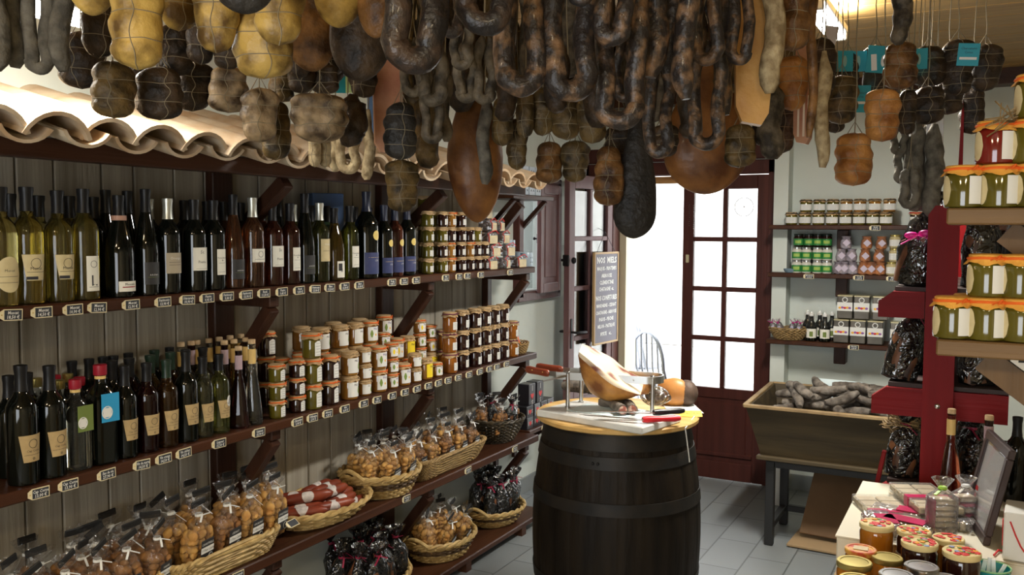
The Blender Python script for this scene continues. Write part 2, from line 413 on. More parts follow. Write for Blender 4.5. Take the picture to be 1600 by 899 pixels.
struct('trim_5', G().box((-2.335, YB + .22, DZ / 2), (.05, .22, DZ)), mat('cream_jamb', (.62, .56, .40), .6))
struct('window_2', G().box((-2.485, YB + .05, 1.33), (.14, .004, 1.5)), M_pane)
s = link('shutter', shutter().mesh('shutter', M_shut), r, (.055, .26, 0), (0, 0, math.radians(-88)))
g = G(); g.tube([(.30, -.015, .0), (.30, -.045, 0)], .006, 8); g.ball((.30, -.05, 0), .018, .006, .010); g.tube([(.30, -.03, -.03), (.30, -.03, .03)], .004, 6)
link('shutter_knob', g.mesh('shutter_knob', M_iron), s)

# ---- outside, seen through the door
M_out = mat('pale_paving', (0.78, 0.76, 0.72), 0.9, (0.66, 0.64, 0.60), scale=5)
o = struct('ground_outside', G().box((-1.5, 11.2, -.06), (16, 9.7, .1)), M_out)
g = G(); g.box((-3, 13.0, 2.2), (14, .3, 4.6)); g.box((-4.2, 12.83, 1.0), (.9, .08, 2.0), bev=.01)
struct('wall_outside', g, mat('pale_facade', (0.82, 0.80, 0.76), 0.9, (0.74, 0.72, 0.68), scale=4))
M_chrome = mat('chair_metal', (0.22, 0.23, 0.26), 0.3, metal=1.0)
def bistro_chair(px, dy):
    g = G(); a = []
    w_ = .20
    arc = [(-w_, 0, .45)] + [(-w_ * math.cos(PI * k / 14) if True else 0, .06 * (0.5 + .5 * 1), .45 + .20 + .27 * math.sin(PI * k / 14)) for k in range(15)] + [(w_, 0, .45)]
    g.tube(arc, .015, 8)
    back = g; slats = []
    for k in (-2, -1, 0, 1, 2):
        x = k * .062; h = .65 + .27 * math.sqrt(max(0, 1 - (x / w_) ** 2)); q = G().tube([(x, .005, .455), (x * 1.05, .05, .65), (x, .06, h)], .009, 6); slats.append(('back_slat', q.mesh('back_slat', M_chrome)))
    seat = G().lathe([(.19, .435), (.205, .445), (.205, .455), (.19, .462)], 24)
    legs = []
    for sx in (-1, 1):
        for sy in (-1, 1): legs.append(('leg', G().tube([(sx * .15, sy * .15 - .1, .44), (sx * .19, sy * .19 - .1, .0)], .012, 8).mesh('leg', M_chrome)))
    p = at_z(px, 640, 0); 
    c = thing('bistro_chair', [('back_frame', back.mesh('back_frame', M_chrome)), ('seat', seat.mesh('seat', M_chrome), None, None, (0, -.1, 0))] + slats + legs, (0, 0, 0), 'silver metal slat-back bistro chair outside the open door', 'chair', group='metal chairs outside the door')
    return c
for px, dep, yb in ((988, 8.3, 545), (1019, 7.0, 537)):
    c = bistro_chair(px, 0); d = ray(px, 560); tpos = EYE + d * dep; c.location = (tpos.x, tpos.y, -.01); c.rotation_euler = (0, 0, math.radians(150))

# ---- hanging chalkboard in the doorway
pa = Vector((-2.365, 5.64, 0)); pb = Vector((-2.325, 5.985, 0)); dv = (pb - pa); Ln = dv.length; angb = math.atan2(dv.y, dv.x)
g = G(); zt, zb_ = 1.545, .905
Mb = M_slate = mat('slate_board', (0.17, 0.16, 0.19), 0.6)
board = G().box((0, 0, 0), (.012, Ln - .02, zt - zb_ - .02)).mesh('board', M_slate)
fr = G()
for sy in (-1, 1): fr.box((0, sy * (Ln / 2 - .007), 0), (.02, .014, zt - zb_), bev=.002)
for sz in (-1, 1): fr.box((0, 0, sz * ((zt - zb_) / 2 - .007)), (.02, Ln - .028, .014), bev=.002)
lines = [('NOS  MIELS', .262, .058), ('MAQUIS - PRINTEMPS', .205, .036), ('ARBOUSE', .155, .036), ('CLEMENTINE', .108, .036), ('CHATAIGNE  et..', .062, .036),
         ('NOS CONFITURES', 0.0, .046), ('MANDARINE - CEDRAT', -.052, .034), ('CHATAIGNE - ARBOUSE', -.100, .034), ('FIGUE - PECHE', -.148, .034), ('MELON - PASTEQUE', -.196, .034), ('MYRTE    et...', -.250, .036)]
subs = []
for s_, z_, sz_ in lines:
    me = text_mesh(s_, sz_, M_chalk, xs=.80 if len(s_) > 13 else .95, bold=.035); subs.append(('lettering', me, None, None, (.0072, 0, z_)))
cord = G()
for sy in (-1, 1): cord.tube([(.0, sy * (Ln / 2 - .035), .31), (-.01, 0.0, .46)], .0018, 5)
cord.tube([(-.01, 0, .46), (-.075, 0, .49)], .0018, 5)
thing('chalkboard_sign', [('board', board, subs), ('frame', fr.mesh('frame', mat('pine_edge', (.5, .33, .15), .5))), ('cord', cord.mesh('cord', M_ink))],
      ((pa.x + pb.x) / 2, (pa.y + pb.y) / 2, (zt + zb_) / 2), 'hanging slate chalkboard listing honeys and jams beside the open door leaf', 'sign', rot=(0, 0, angb - PI / 2))

# ================================================================ LEFT SHELVING
XB = XW + .03                      # face of the plank cladding
g = G(); g2 = G(); yy = -1.2; rnd = random.Random(3)
while yy < 4.52:
    wd = rnd.choice((.125, .15, .17, .14)); wd = min(wd, 4.53 - yy)
    g.box((XW + .015, yy + wd / 2, 1.27), (.028, wd - .007, 1.40), bev=.003); yy += wd
struct('trim_4', g, M_plank)
SH = {1: 1.49, 2: 1.0, 3: .52, 4: .075}; XF = -2.25
def board(name, z, x1, y0, y1, th, desc, x0=XB + .002, m=M_brown):
    return thing(name, [], ((x0 + x1) / 2, (y0 + y1) / 2, z - th / 2), desc, 'shelf', data=G().box((0, 0, 0), (x1 - x0, y1 - y0, th), bev=.005).mesh(name, m))
board('wall_shelf', SH[1], XF, -1.2, 4.52, .035, 'long brown wooden shelf along left wall, top one carrying wine bottles')
board('wall_shelf', SH[2], XF, -1.2, 4.55, .035, 'long brown wooden shelf along left wall, middle one carrying jam jars')
board('wall_shelf', SH[3], XF, -1.2, 4.58, .04, 'long brown wooden shelf along left wall carrying the biscuit baskets')
o = board('low_shelf', SH[4], XF + .03, -1.2, 4.62, .03, 'lowest wooden shelf board just above the floor tiles')
for y in (1.2, 2.2, 3.1, 3.75, 4.35):
    for x in (-2.5, XF): addpart(o, ('foot', G().box((0, 0, 0), (.05, .05, .045)).mesh('foot', M_brown), None, None, (x - o.location.x, y - o.location.y, .0225 - o.location.z)))
for y in (1.33, 2.46, 3.50, 4.49):
    parts = [('post', G().box((XB + .022, y, 1.0), (.04, .10 if y < 4.4 else .05, 1.96), bev=.004).mesh('post', M_brownz))]
    for z in (SH[1] - .035, SH[2] - .035, SH[3] - .04):
        parts.append(('arm', G().box((-2.41, y, z - .022), (.26, .05, .04), bev=.004).mesh('arm', M_brownz)))
        parts.append(('brace', G().bar((XB + .045, y, z - .34), (XF - .045, y, z - .045), .045, .05, up=(0, 1, 0), bev=.004).mesh('brace', M_brownz)))
    parts.append(('roof_brace', G().bar((XB + .045, y, 1.62), ((-2.22 if y < 4.3 else -2.33), y, (1.865 if y < 4.3 else 1.84)), .05, .05, up=(0, 1, 0), bev=.004).mesh('roof_brace', M_brownz)))
    thing('shelf_bracket', parts, (0, 0, 0), 'dark brown wooden post with slanting shelf braces on left wall', 'bracket', group='shelf brackets on the left wall', key=y)
thing('roof_beam', [], (-2.20, 1.5, 1.905), 'long dark brown beam carrying the little tiled roof', 'beam', data=G().box((0, 0, 0), (.05, 5.5, .055), bev=.004).mesh('roof_beam', M_brown))
thing('wall_batten', [], (XW + .04, 1.5, 2.02), 'dark wooden batten against wall under upper edge of tiled roof', 'batten', data=G().box((0, 0, 0), (.06, 5.5, .05), bev=.004).mesh('wall_batten', M_brown))
# canal tiles: channel tiles (open side up) and cover tiles (open side down)
M_tile = mat('pale_terracotta', (0.66, 0.55, 0.40), 0.8, (0.50, 0.34, 0.20), scale=9, bump=0.2, bscale=60)
def canal(cover, n=10, L=.62):
    g = G(); vs = []; fs = []; R0, R1 = (.0905, .080) if cover else (.066, .078); th = .011; A0 = math.radians(22)
    for (t_, R_) in ((0, R0), (1, R1)):
        for k in range(n + 1):
            a = A0 + (PI - 2 * A0) * k / n
            c_, s_ = math.cos(a), math.sin(a)
            for rr in (R_, R_ + th):
                zz = rr * s_ - R_ * math.sin(A0); vs.append((t_ * L, rr * c_, zz if cover else -zz * .8))
    m_ = (n + 1) * 2
    for k in range(n):
        a = k * 2
        fs += [(a, a + 2, a + 2 + m_, a + m_), (a + 1, a + 1 + m_, a + 3 + m_, a + 3), (a, a + 1, a + 3, a + 2), (a + m_, a + 2 + m_, a + 3 + m_, a + 1 + m_)]
    fs += [(0, m_, m_ + 1, 1), (n * 2, n * 2 + 1, n * 2 + 1 + m_, n * 2 + m_)]
    return g.add(vs, fs, 0, True).mesh('roof_tile', M_tile)
mc, mch = canal(True), canal(False)
sl = math.atan2(.14, .5)
for i in range(34):
    y = -1.0 + .163 * i
    if y > 4.12: break
    if i % 1 == 0 and y > .4:
        j = rnd.uniform(-.012, .012); zz = rnd.uniform(-.004, .004)
        thing('roof_tile', [], (-2.045 + j, y, 1.918 + zz), 'pale terracotta cover tile of the little roof', 'roof tile', rot=(0, -sl, PI + rnd.uniform(-.03, .03)), group='cover tiles', where='over the shelves', data=mc)
        thing('roof_tile', [], (-2.04 + j, y + .0815, 1.942 - zz), 'terracotta channel tile of the little roof', 'roof tile', rot=(0, -sl, PI), group='channel tiles', where='over the shelves', data=mch)

# small extra shelves past the end of the shelving
def mini(y0, y1, z, xf, desc, brace=True):
    parts = [('board', G().box(((XW + xf) / 2 + .002, (y0 + y1) / 2, z - .0125), (xf - XW - .004, y1 - y0, .025), bev=.003).mesh('board', M_brown))]
    for y in (y0 + .06, y1 - .06):
        if brace: parts.append(('brace', G().bar((XW + .02, y, z - .20), (xf - .03, y, z - .03), .025, .03, up=(0, 1, 0)).mesh('brace', M_brownz)))
        parts.append(('upright', G().box((XW + .012, y, z - .14), (.02, .035, .22)).mesh('upright', M_brownz)))
    return thing('small_shelf', parts, (0, 0, 0), desc, 'shelf')
mini(4.50, 5.03, 1.90, -2.38, 'small bracketed brown shelf high beside the window shutter')
mini(4.62, 4.98, .52, -2.33, 'small low brown shelf holding boxes with red hearts')

# ================================================================ PRICE TAGS
M_slate2 = mat('price_tag_black', (0.03, 0.035, 0.045), 0.6); M_tagc = mat('price_tag_cream', (0.80, 0.70, 0.45), 0.6)
def tagmesh():
    W, H = .062, .030; c = .012
    ol = [(-W / 2 + c, -H / 2), (W / 2, -H / 2), (W / 2, H / 2), (-W / 2 + c, H / 2), (-W / 2, H / 4), (-W / 2, -H / 4)]
    bd = G().add([(0, p[0], p[1]) for p in ol] + [(.0025, p[0], p[1]) for p in ol], [tuple(range(5, -1, -1)), tuple(range(6, 12))] + [(i, (i + 1) % 6, (i + 1) % 6 + 6, i + 6) for i in range(6)])
    ins = G().box((.0028, .0045, 0), (.001, W - .015, H - .005))
    pin = G().ball((.003, -W / 2 + .005, 0), .0015, .002, .002)
    return bd.mesh('price_tag', M_tagc), ins.mesh('black_panel', M_slate2), pin.mesh('pin', M_brass)
TAGM = tagmesh(); TXT = {}
def tag_text(a, b):
    k = (a, b)
    if k not in TXT: TXT[k] = (text_mesh(a, .0115, M_chalk, xs=.78 if len(a) > 9 else .9, shear=.15, bold=.02), text_mesh(b, .0125, M_chalk, xs=.9, shear=.1, bold=.02))
    return TXT[k]
def price_tag(loc, rot, a, b, desc, where, tilt=0):
    t1_, t2_ = tag_text(a, b)
    return thing('price_tag', [('black_panel', TAGM[1], [('lettering', t1_, None, None, (.0036, .004, .0052)), ('lettering', t2_, None, None, (.0036, .004, -.0062))]), ('pin', TAGM[2])], loc, desc, 'price tag', rot=rot, group='price tags ' + where, where=where, data=TAGM[0])
row1 = [(15, 'Muscat', '18,50'), (63, 'Muscat', '14,50'), (112, 'Muscat', '10,90'), (150, 'Muscat', '12,90'), (203, 'Muscat', '12,90'), (253, 'Patrimonio', '13,90'), (291, 'Sciaccarellu', '10,90'), (322, 'Pierre', '9,95'),
        (353, 'Patrimonio', '9,00'), (383, 'Patrimonio', '13,90'), (411, 'Rosé', '11,50'), (439, 'Pierre', '9,45'), (466, 'Rosé', '9,00'), (491, 'Patrimonio', '13,90'), (514, 'Blanc', '11,50'), (537, 'Blanc', '13,90'),
        (560, 'Blanc', '13,00'), (611, 'Rouge', '9,45'), (630, 'Rosé', '10,90'), (649, 'Blanc', '10,90'), (695, 'Miel', '6,00'), (716, 'Miel', '5,50'), (729, 'Miel', '6,20'), (750, 'Miel', '5,90'), (796, 'Nougat', '4,50')]
row2 = [(50, 'Cap Corse', '13,00'), (97, 'Cap Corse', '13,90'), (158, 'Eau de vie', '27,90'), (214, 'Vin de myrte', '14,50'), (249, 'Vin orange', '14,50'), (281, 'Vin cédrat', '14,50'), (337, 'Liqueur', '15,50'), (400, 'Liqueur', '15,90'),
        (461, 'Clémentine', '5,90'), (485, 'Châtaigne', '5,90'), (509, 'Arbouse', '6,20'), (536, 'Miel', '8,90'), (566, 'Miel', '9,90'), (587, 'Miel', '8,50'), (611, 'Miel', '9,90'), (631, 'Miel', '8,90'), (650, 'Miel', '9,50'),
        (668, 'Miel', '8,90'), (684, 'Figue', '5,90'), (699, 'Melon', '5,90'), (715, 'Myrte', '5,90'), (732, 'Pêche', '5,90'), (749, 'Cédrat', '5,90'), (764, 'Figue', '5,90'), (776, 'Cerise', '5,90'), (791, 'Arbouse', '5,90')]
row3 = [(363, 'Canistrelli', '6,50'), (633, 'Vin blanc', '6,00'), (731, 'Amandes', '6,50'), (805, 'Biscuits', '6,00')]
for row, z, nm in ((row1, SH[1], 'on wine shelf edge'), (row2, SH[2], 'on jam shelf edge'), (row3, SH[3], 'on basket shelf edge')):
    for px, a, b in row:
        price_tag((XF + .0015, shelf_y(px, XF), z - .02), (rnd.uniform(-.05, .05), 0, 0), a, b + ' €', 'slate price tag reading ' + a + ' ' + b, nm)
# ================================================================ BARREL AND HAM
M_stave = mat('dark_oak_staves', (0.006, 0.0042, 0.0028), 0.55, (0.015, 0.010, 0.0055), scale=3, stretch=(6, 6, .7), bump=0.25, bscale=12, spec=.2)
M_hoop = mat('dark_iron_hoop', (0.008, 0.008, 0.008), 0.5, (0.016, 0.013, 0.010), scale=14, bump=.1, spec=.3)
M_pine = mat('pine_top', (0.68, 0.46, 0.18), 0.45, (0.52, 0.30, 0.09), scale=2.5, stretch=(1, 9, 1), bump=.1)
M_marble = mat('white_marble', (0.74, 0.74, 0.70), 0.25, (0.55, 0.55, 0.53), scale=9, lo=.45, hi=.75)
BC = Vector((-1.345, 3.475, 0))
def brad(z): u = (z - .46) / .46; return .350 - .056 * u * u
NS = 22
def bmod(r, z, t, k):
    ph = (t * NS / (2 * PI)) % 1.0; gr = min(ph, 1 - ph); return (r - (.0035 if gr < .07 else 0) - .002 * mnoise.noise(Vector((math.cos(t) * 6, math.sin(t) * 6, z * 2))), z)
g = G().lathe([(brad(z), z) for z in [i * .915 / 24 for i in range(25)]], NS * 8, mod=bmod)
root = thing('barrel', [], (BC.x, BC.y, 0.0), 'big dark oak wine barrel with iron hoops standing as a table', 'barrel', data=g.mesh('barrel', M_stave))
for za, zb in ((.0, .045), (.10, .15), (.26, .31), (.60, .65), (.775, .825), (.845, .912)):
    addpart(root, ('hoop', G().lathe([(brad(za) + .001, za + .001), (brad(za) + .0045, za + .001), (brad(zb) + .0045, zb), (brad(zb) + .001, zb)], 72, capb=False, capt=False).mesh('hoop', M_hoop)))
a_ = math.atan2(-BC.y, -BC.x) - .28
g = G()
for za, off in ((.80, 0), (.80, .06)):
    g.ball(((brad(za) + .006) * math.cos(a_ + off), (brad(za) + .006) * math.sin(a_ + off), za), .006, .006, .006)
g.ball(((brad(.34) + .001) * math.cos(a_ + .02), (brad(.34) + .001) * math.sin(a_ + .02), .34), .012, .014, .022)
addpart(root, ('rivets', g.mesh('rivets', M_iron)))
TOPZ = .940
def wav(r, z, t, k): return (r + (.006 * math.sin(9 * t) * mnoise.noise(Vector((math.cos(t) * 2, math.sin(t) * 2, 0))) if r > .2 else 0), z)
thing('round_board', [], (BC.x, BC.y, TOPZ), 'round pale pine board lying on top of the barrel', 'board',
      data=G().lathe([(.325, -.026), (.335, -.020), (.337, -.006), (.330, 0)], 72, mod=wav).mesh('barrel_top', M_pine))
# marble slab
ml, mr, mb = at_z(851, 641, .968), at_z(1017, 669, .968), at_z(893, 624, .968)
ex = (mr - ml).normalized(); ang_m = math.atan2(ex.y, ex.x); MC = (ml + mr) / 2 + (mb - ml) / 2 * .98 + Vector((.0, 0, 0))
thing('marble_slab', [], (MC.x, MC.y, TOPZ + .0145), 'white marble slab lying on the pine barrel top under the ham stand', 'slab', rot=(0, 0, ang_m), data=G().box((0, 0, 0), (.50, .29, .028), bev=.004).mesh('marble_slab', M_marble))
MZ = TOPZ + .029
# ham holder : bent flat bar round the ham on posts, two clamp bars with wooden handles
Pfl, Pbl, Pfr = at_z(887, 637, MZ), at_z(908, 629, MZ), at_z(1019, 646, MZ)
hz = MZ + .142
d1 = (Pfr - Pfl).normalized(); n1 = Vector((-d1.y, d1.x, 0)); Wd = abs((Pbl - Pfl).dot(n1)) ; Wd = max(Wd, .10)
Pbr = Pfr + n1 * Wd
g = G(); posts = []
for p in (Pfl, Pbl, Pfr):
    q = G(); q.lathe([(.012, 0), (.012, .004), (.0085, .006), (.0085, hz - MZ - .001)], 12, T=Matrix.Translation((p.x, p.y, MZ))); q.ball((p.x, p.y, hz + .004), .010, .010, .006); posts.append(('post', q.mesh('post', M_steel)))
loop = [Pfl + (p_ - p_) for p_ in (Pfl,)]
path = [Pfl - d1 * .04 + Vector((0, 0, 0))] + [Pfl + d1 * t for t in (0, .1, .2, .28)]
Lf = (Pfr - Pfl).length; path = [Pfl - d1 * .05, Pfl + d1 * Lf * .3, Pfl + d1 * Lf * .62]
c0 = Pfl + d1 * (Lf - .03) + n1 * Wd / 2
for k in range(13):
    a = -PI / 2 + PI * k / 12; path.append(c0 + d1 * (math.cos(a) * Wd * .5) + n1 * (math.sin(a) * Wd / 2))
path += [Pbl + d1 * Lf * .62, Pbl + d1 * Lf * .3, Pbl - d1 * .05]
vs = []; fs = []; n_ = len(path)
for k, p in enumerate(path):
    a = path[max(k - 1, 0)]; b = path[min(k + 1, n_ - 1)]; t_ = (b - a).normalized(); nn = Vector((-t_.y, t_.x, 0)) * .0025
    for s1, s2 in ((1, -.015), (1, .015), (-1, .015), (-1, -.015)): vs.append((p.x + nn.x * s1, p.y + nn.y * s1, hz - .012 + s2))
for k in range(n_ - 1):
    for i in range(4): fs.append((k * 4 + i, k * 4 + (i + 1) % 4, k * 4 + 4 + (i + 1) % 4, k * 4 + 4 + i))
fs += [(3, 2, 1, 0), tuple(n_ * 4 - 4 + i for i in range(4))]
bandm = G().add(vs, fs, 0, False)
for t_ in (.5, .78): bandm.ball(Pfl + d1 * Lf * t_ + Vector((0, 0, hz - MZ - .012)) - n1 * .004 * 1, .004, .003, .004)
M_hand = mat('red_brown_handle', (0.26, 0.055, 0.025), 0.3, (0.16, 0.03, 0.015), scale=6, stretch=(1, 1, 1))
def grip(a, b):
    q = G(); T = []; a = Vector(a); b = Vector(b); dd = (b - a)
    q.tube([a + dd * t for t in (0, .04, .15, .5, .85, .96, 1)], [.006, .014, .017, .015, .016, .014, .007], 12, flat=.75); return q
hA = at_z(822, 577, hz - .01); hB = at_z(858, 584, hz - .01); hC = at_z(838, 573, hz - .01); hD = at_z(880, 578, hz - .01)
q1 = grip(hA, hB); q2 = grip(hC, hD)
rods = G(); rods.bar(hB - (hB - hA).normalized() * .01, Pfl + Vector((0, 0, hz - MZ - .01)) + d1 * .03, .004, .02); rods.bar(hD - (hD - hC).normalized() * .01, Pbl + Vector((0, 0, hz - MZ - .01)) + d1 * .03, .004, .02)
rv = []
for k in (.3, .75):
    p = hA + (hB - hA) * k; rv.append(('rivet', G().ball((p.x + .004, p.y - .012, p.z + .003), .0035, .0035, .0035).mesh('rivet', M_brass)))
pin = G().tube([Pfl + Vector((0, 0, hz - MZ - .01)), at_z(848, 596, hz - .02) + Vector((0, 0, 0))], [.005, .003], 8)
thing('ham_stand', posts + [('clamp_band', bandm.mesh('clamp_band', M_steel)), ('clamp_rods', rods.mesh('clamp_rods', M_steel)), ('handle', q1.mesh('handle', M_hand), rv), ('handle', q2.mesh('handle', M_hand)), ('skewer', pin.mesh('skewer', M_steel))],
      (0, 0, 0), 'steel ham stand with two red brown handles on the marble slab', 'ham stand')
# the cut ham in the stand : a long wedge with a pale sloping cut face, rind beneath
hm0 = (Pfl + Pbl) / 2 + d1 * .035; HL = (Pfr - Pfl).length - .05
def ham_mesh():
    g = G(); n, m = 22, 20; vs = []; fs = []; mi = []
    for i in range(n + 1):
        u = i / n; x = u * HL
        top = .265 - .20 * u ** .85 + .012 * math.sin(u * 7); bot = .02 + .085 * (u - .42) ** 2 * 4 + (.06 * max(0, .12 - u) / .12)
        wd = .085 * min(1, (math.sin(min(1, u * 1.25 + .22) * PI * .5))) * (1 - .55 * u ** 3)
        e = 1.0 if 0 < i < n else .02
        for k in range(m):
            t = 2 * PI * k / m; cx_ = math.cos(t); sz_ = math.sin(t)
            zc = bot + (top - bot) * .62; 
            if sz_ > 0: zz = zc + (top - zc) * min(1, sz_ * 2.2)
            else: zz = zc + (zc - bot) * sz_
            cx2 = cx_ * (1 if sz_ < 0 else (1 - .25 * max(0, sz_) ** 4))
            yv = wd * cx2 * e
            nzv = .005 * mnoise.noise(Vector((x * 14, yv * 14, zz * 14)))
            vs.append((x + (0 if e == 1 else 0), yv + nzv, (zz - zc) * e + zc + nzv))
    for i in range(n):
        for k in range(m):
            a = i * m; k2 = (k + 1) % m; fs.append((a + k, a + k2, a + m + k2, a + m + k)); mi.append(1 if (1 <= k <= 8 and i > 0) else 0)
    g.add(vs, fs, 0, True); g.m = mi
    return g
def hamcut():
    m, nt, p = _new('cut_ham_fat'); N = nt.nodes; L = nt.links; tc = N.new('ShaderNodeTexCoord')
    wv = N.new('ShaderNodeTexNoise'); wv.inputs['Scale'].default_value = 9; mp = N.new('ShaderNodeMapping'); mp.inputs['Scale'].default_value = (.5, 1.6, 1); L.new(tc.outputs['Object'], mp.inputs[0]); L.new(mp.outputs[0], wv.inputs['Vector'])
    r = N.new('ShaderNodeValToRGB'); e = r.color_ramp.elements; e[0].position = .36; e[0].color = (.22, .07, .05, 1); e[1].position = .44; e[1].color = (.80, .68, .50, 1); L.new(wv.outputs[0], r.inputs[0]); L.new(r.outputs[0], p.inputs['Base Color']); p.inputs['Roughness'].default_value = .35
    return m
M_rind = mat('ham_rind', (0.62, 0.30, 0.07), 0.4, (0.20, 0.07, 0.02), scale=10, bump=.35, bscale=22)
thing('cut_ham', [], (hm0.x, hm0.y, MZ + .022), 'half-carved ham with sloping pale cut face clamped in the steel stand', 'ham', rot=(math.radians(24), 0, math.atan2(d1.y, d1.x)), data=ham_mesh().mesh('cut_ham', [M_rind, hamcut()], 60))
# sausages under the ham, second ham piece, knives, papers
M_saus = mat('mouldy_dry_sausage', (0.06, 0.048, 0.038), 0.8, (0.23, 0.20, 0.165), scale=22, bump=.6, bscale=60)
M_sausin = mat('sausage_cut_face', (0.30, 0.10, 0.07), 0.5, (0.62, 0.45, 0.36), scale=60, lo=.5, hi=.6)
def log_saus(L, r, seed=0, cut=False, bend=0.0):
    n = 14; pts = [(L * (k / n - .5), bend * math.sin(PI * k / n), 0) for k in range(n + 1)]
    rr = [r * (min(1, math.sin(PI * (.06 + .88 * k / n)) ** .35)) * (1 + .12 * mnoise.noise(Vector((k * .7, seed, 0)))) for k in range(n + 1)]
    if cut: rr[-1] = rr[-2] = r
    return G().tube(pts, rr, 12, nz=.16, seed=seed)
for px, py, dx, L, a, ds in ((957, 640, 0, .13, 15, 'whole'), (981, 645, 0, .15, -62, 'cut'), (962, 647, 0, .13, -50, 'cut')):
    p = at_z(px, py, MZ); sg = log_saus(L, .022, px, ds == 'cut')
    parts = []
    if ds == 'cut': parts = [('cut_face', G().ball((L / 2 - .002, 0, 0), .005, .019, .019, seg=12).mesh('cut_face', M_sausin))]
    thing('dry_sausage', parts, (p.x, p.y + .02, MZ + .024), 'short grey mouldy dry sausage lying on the marble under the ham', 'sausage', rot=(0, 0, math.radians(a)), group='sausages on the marble slab', data=sg.mesh('dry_sausage', M_saus))
for px, py, a in ((905, 617, 10), (925, 620, -20)):
    p = at_z(px, py, TOPZ); thing('dry_sausage', [], (p.x, p.y + .03, TOPZ + .032), 'long grey dry sausage lying behind the steel stand', 'sausage', rot=(0, 0, math.radians(a)), group='sausages behind the ham stand', data=log_saus(.19, .03, px).mesh('dry_sausage', M_saus))
def lumpball(rx, ry, rz, nz=.1, seed=0, seg=18, rings=12, mi=0, f=9):
    g = G().ball((0, 0, 0), rx, ry, rz, mi, seg, rings)
    g.v = [tuple(Vector(v) * (1 + nz * mnoise.noise(Vector((v[0] * f + seed, v[1] * f, v[2] * f))))) for v in g.v]; return g
M_orangeham = mat('orange_ham_skin', (0.60, 0.28, 0.08), 0.4, (0.35, 0.13, 0.04), scale=8, bump=.2)
M_darkham = mat('dark_ham_skin', (0.055, 0.035, 0.028), 0.6, (0.12, 0.075, 0.05), scale=9, bump=.4, bscale=25)
p = at_z(1047, 636, TOPZ)
hp = lumpball(.075, .045, .062, .12, 3)
thing('ham_piece', [('dark_rind', lumpball(.05, .05, .058, .1, 8).mesh('dark_rind', M_darkham), None, 'dark brown rind', (.055, .012, 0))], (p.x, p.y + .04, TOPZ + .058), 'chunk of orange ham with dark rind behind the knives on the barrel', 'ham', rot=(0, 0, .2), data=hp.mesh('ham_piece', M_orangeham))
p = at_z(1018, 650, TOPZ)
thing('wrapped_sausage', [('film', lumpball(.062, .04, .04, .2, 5, f=30).mesh('film', thin('cling_film', (.97, .97, .97), .10, .12, .8, 40)))], (p.x + .0, p.y + .045, TOPZ + .075), 'dark sausage wrapped in clear film beside the ham chunk', 'sausage', data=lumpball(.045, .026, .03, .15, 6).mesh('wrapped_sausage', M_darkham))
M_redpl = mat('red_plastic', (0.62, 0.02, 0.03), 0.3); M_blackpl = mat('black_plastic', (0.015, 0.015, 0.018), 0.3)
def knife(name, pa, pb, pc, m, z, desc):
    a = at_z(*pa, z); b = at_z(*pb, z); c = at_z(*pc, z); d = (b - c).normalized(); nn = Vector((-d.y, d.x, 0)); Lb = (c - a).length
    h = G(); Lh = (b - c).length
    h.tube([c - d * .005, c + d * .015, c + d * Lh * .5, c + d * Lh * .85, c + d * Lh], [.011, .013, .0105, .012, .008], 10, flat=1.0)
    d2 = (c - a).normalized(); n2 = Vector((-d2.y, d2.x, 0)); bl = G(); 
    o1 = [a, a + d2 * .03 - n2 * .008, c - n2 * .011, c + n2 * .011, a + d2 * .05 + n2 * .006]
    k = len(o1); bl.add([(q.x, q.y, z - .0007) for q in o1] + [(q.x, q.y, z + .0007) for q in o1], [tuple(range(k - 1, -1, -1)), tuple(range(k, 2 * k))] + [(i, (i + 1) % k, (i + 1) % k + k, i + k) for i in range(k)])
    return thing(name, [('handle', h.mesh('handle', m)), ('blade', bl.mesh('blade', M_steel))], (0, 0, 0), desc, 'knife')
knife('knife', (905, 648), (1063, 654), (1006, 656), M_redpl, MZ + .014, 'long knife with red plastic handle lying on the marble slab')
knife('knife', (925, 643), (1069, 642), (1023, 645), M_blackpl, MZ + .030, 'knife with black handle lying behind the red-handled knife')
p = at_z(1065, 640, TOPZ)
thing('sheet_of_paper', [], (p.x, p.y + .01, TOPZ + .0012), 'white sheet of paper on the barrel top beside the knives', 'paper', rot=(0, 0, .5), data=G().box((0, 0, 0), (.14, .19, .0015)).mesh('sheet_of_paper', M_white))
thing('sheet_of_paper', [], (MC.x - .02, MC.y + .02, MZ + .0012), 'pale blue white paper under the ham on the marble', 'paper', rot=(0, 0, ang_m + .1), data=G().box((0, 0, 0), (.26, .17, .0015)).mesh('sheet_of_paper', mat('bluish_paper', (.62, .74, .76), .6)))
M_yel = mat('yellow_card', (0.90, 0.68, 0.03), 0.5)
for i, (px, py) in enumerate(((1071, 651), (1087, 651))):
    p = at_z(px, py, TOPZ)
    thing('yellow_card', [('lettering', text_mesh('15,90', .016, M_ink), None, None, (0, 0, 0.0))], (p.x, p.y, TOPZ + .012), 'small yellow price card propped on the barrel rim', 'price card', rot=(0, -1.0, -1.2 + i * .1), group='yellow price cards', data=G().box((-.001, 0, 0), (.0012, .05, .035)).mesh('yellow_card', M_yel))
cr = G().tube([at_z(1085, 652, TOPZ) + Vector((0, 0, .003))] + [BC + Vector((.337 * math.cos(-.35 + .02 * k) + .012, .337 * math.sin(-.35 + .02 * k), TOPZ - .01 - .028 * k)) for k in range(6)], .0022, 6)
thing('white_string', [], (0, 0, 0), 'thin white string hanging over right edge of the barrel top', 'string', data=cr.mesh('white_string', M_white))

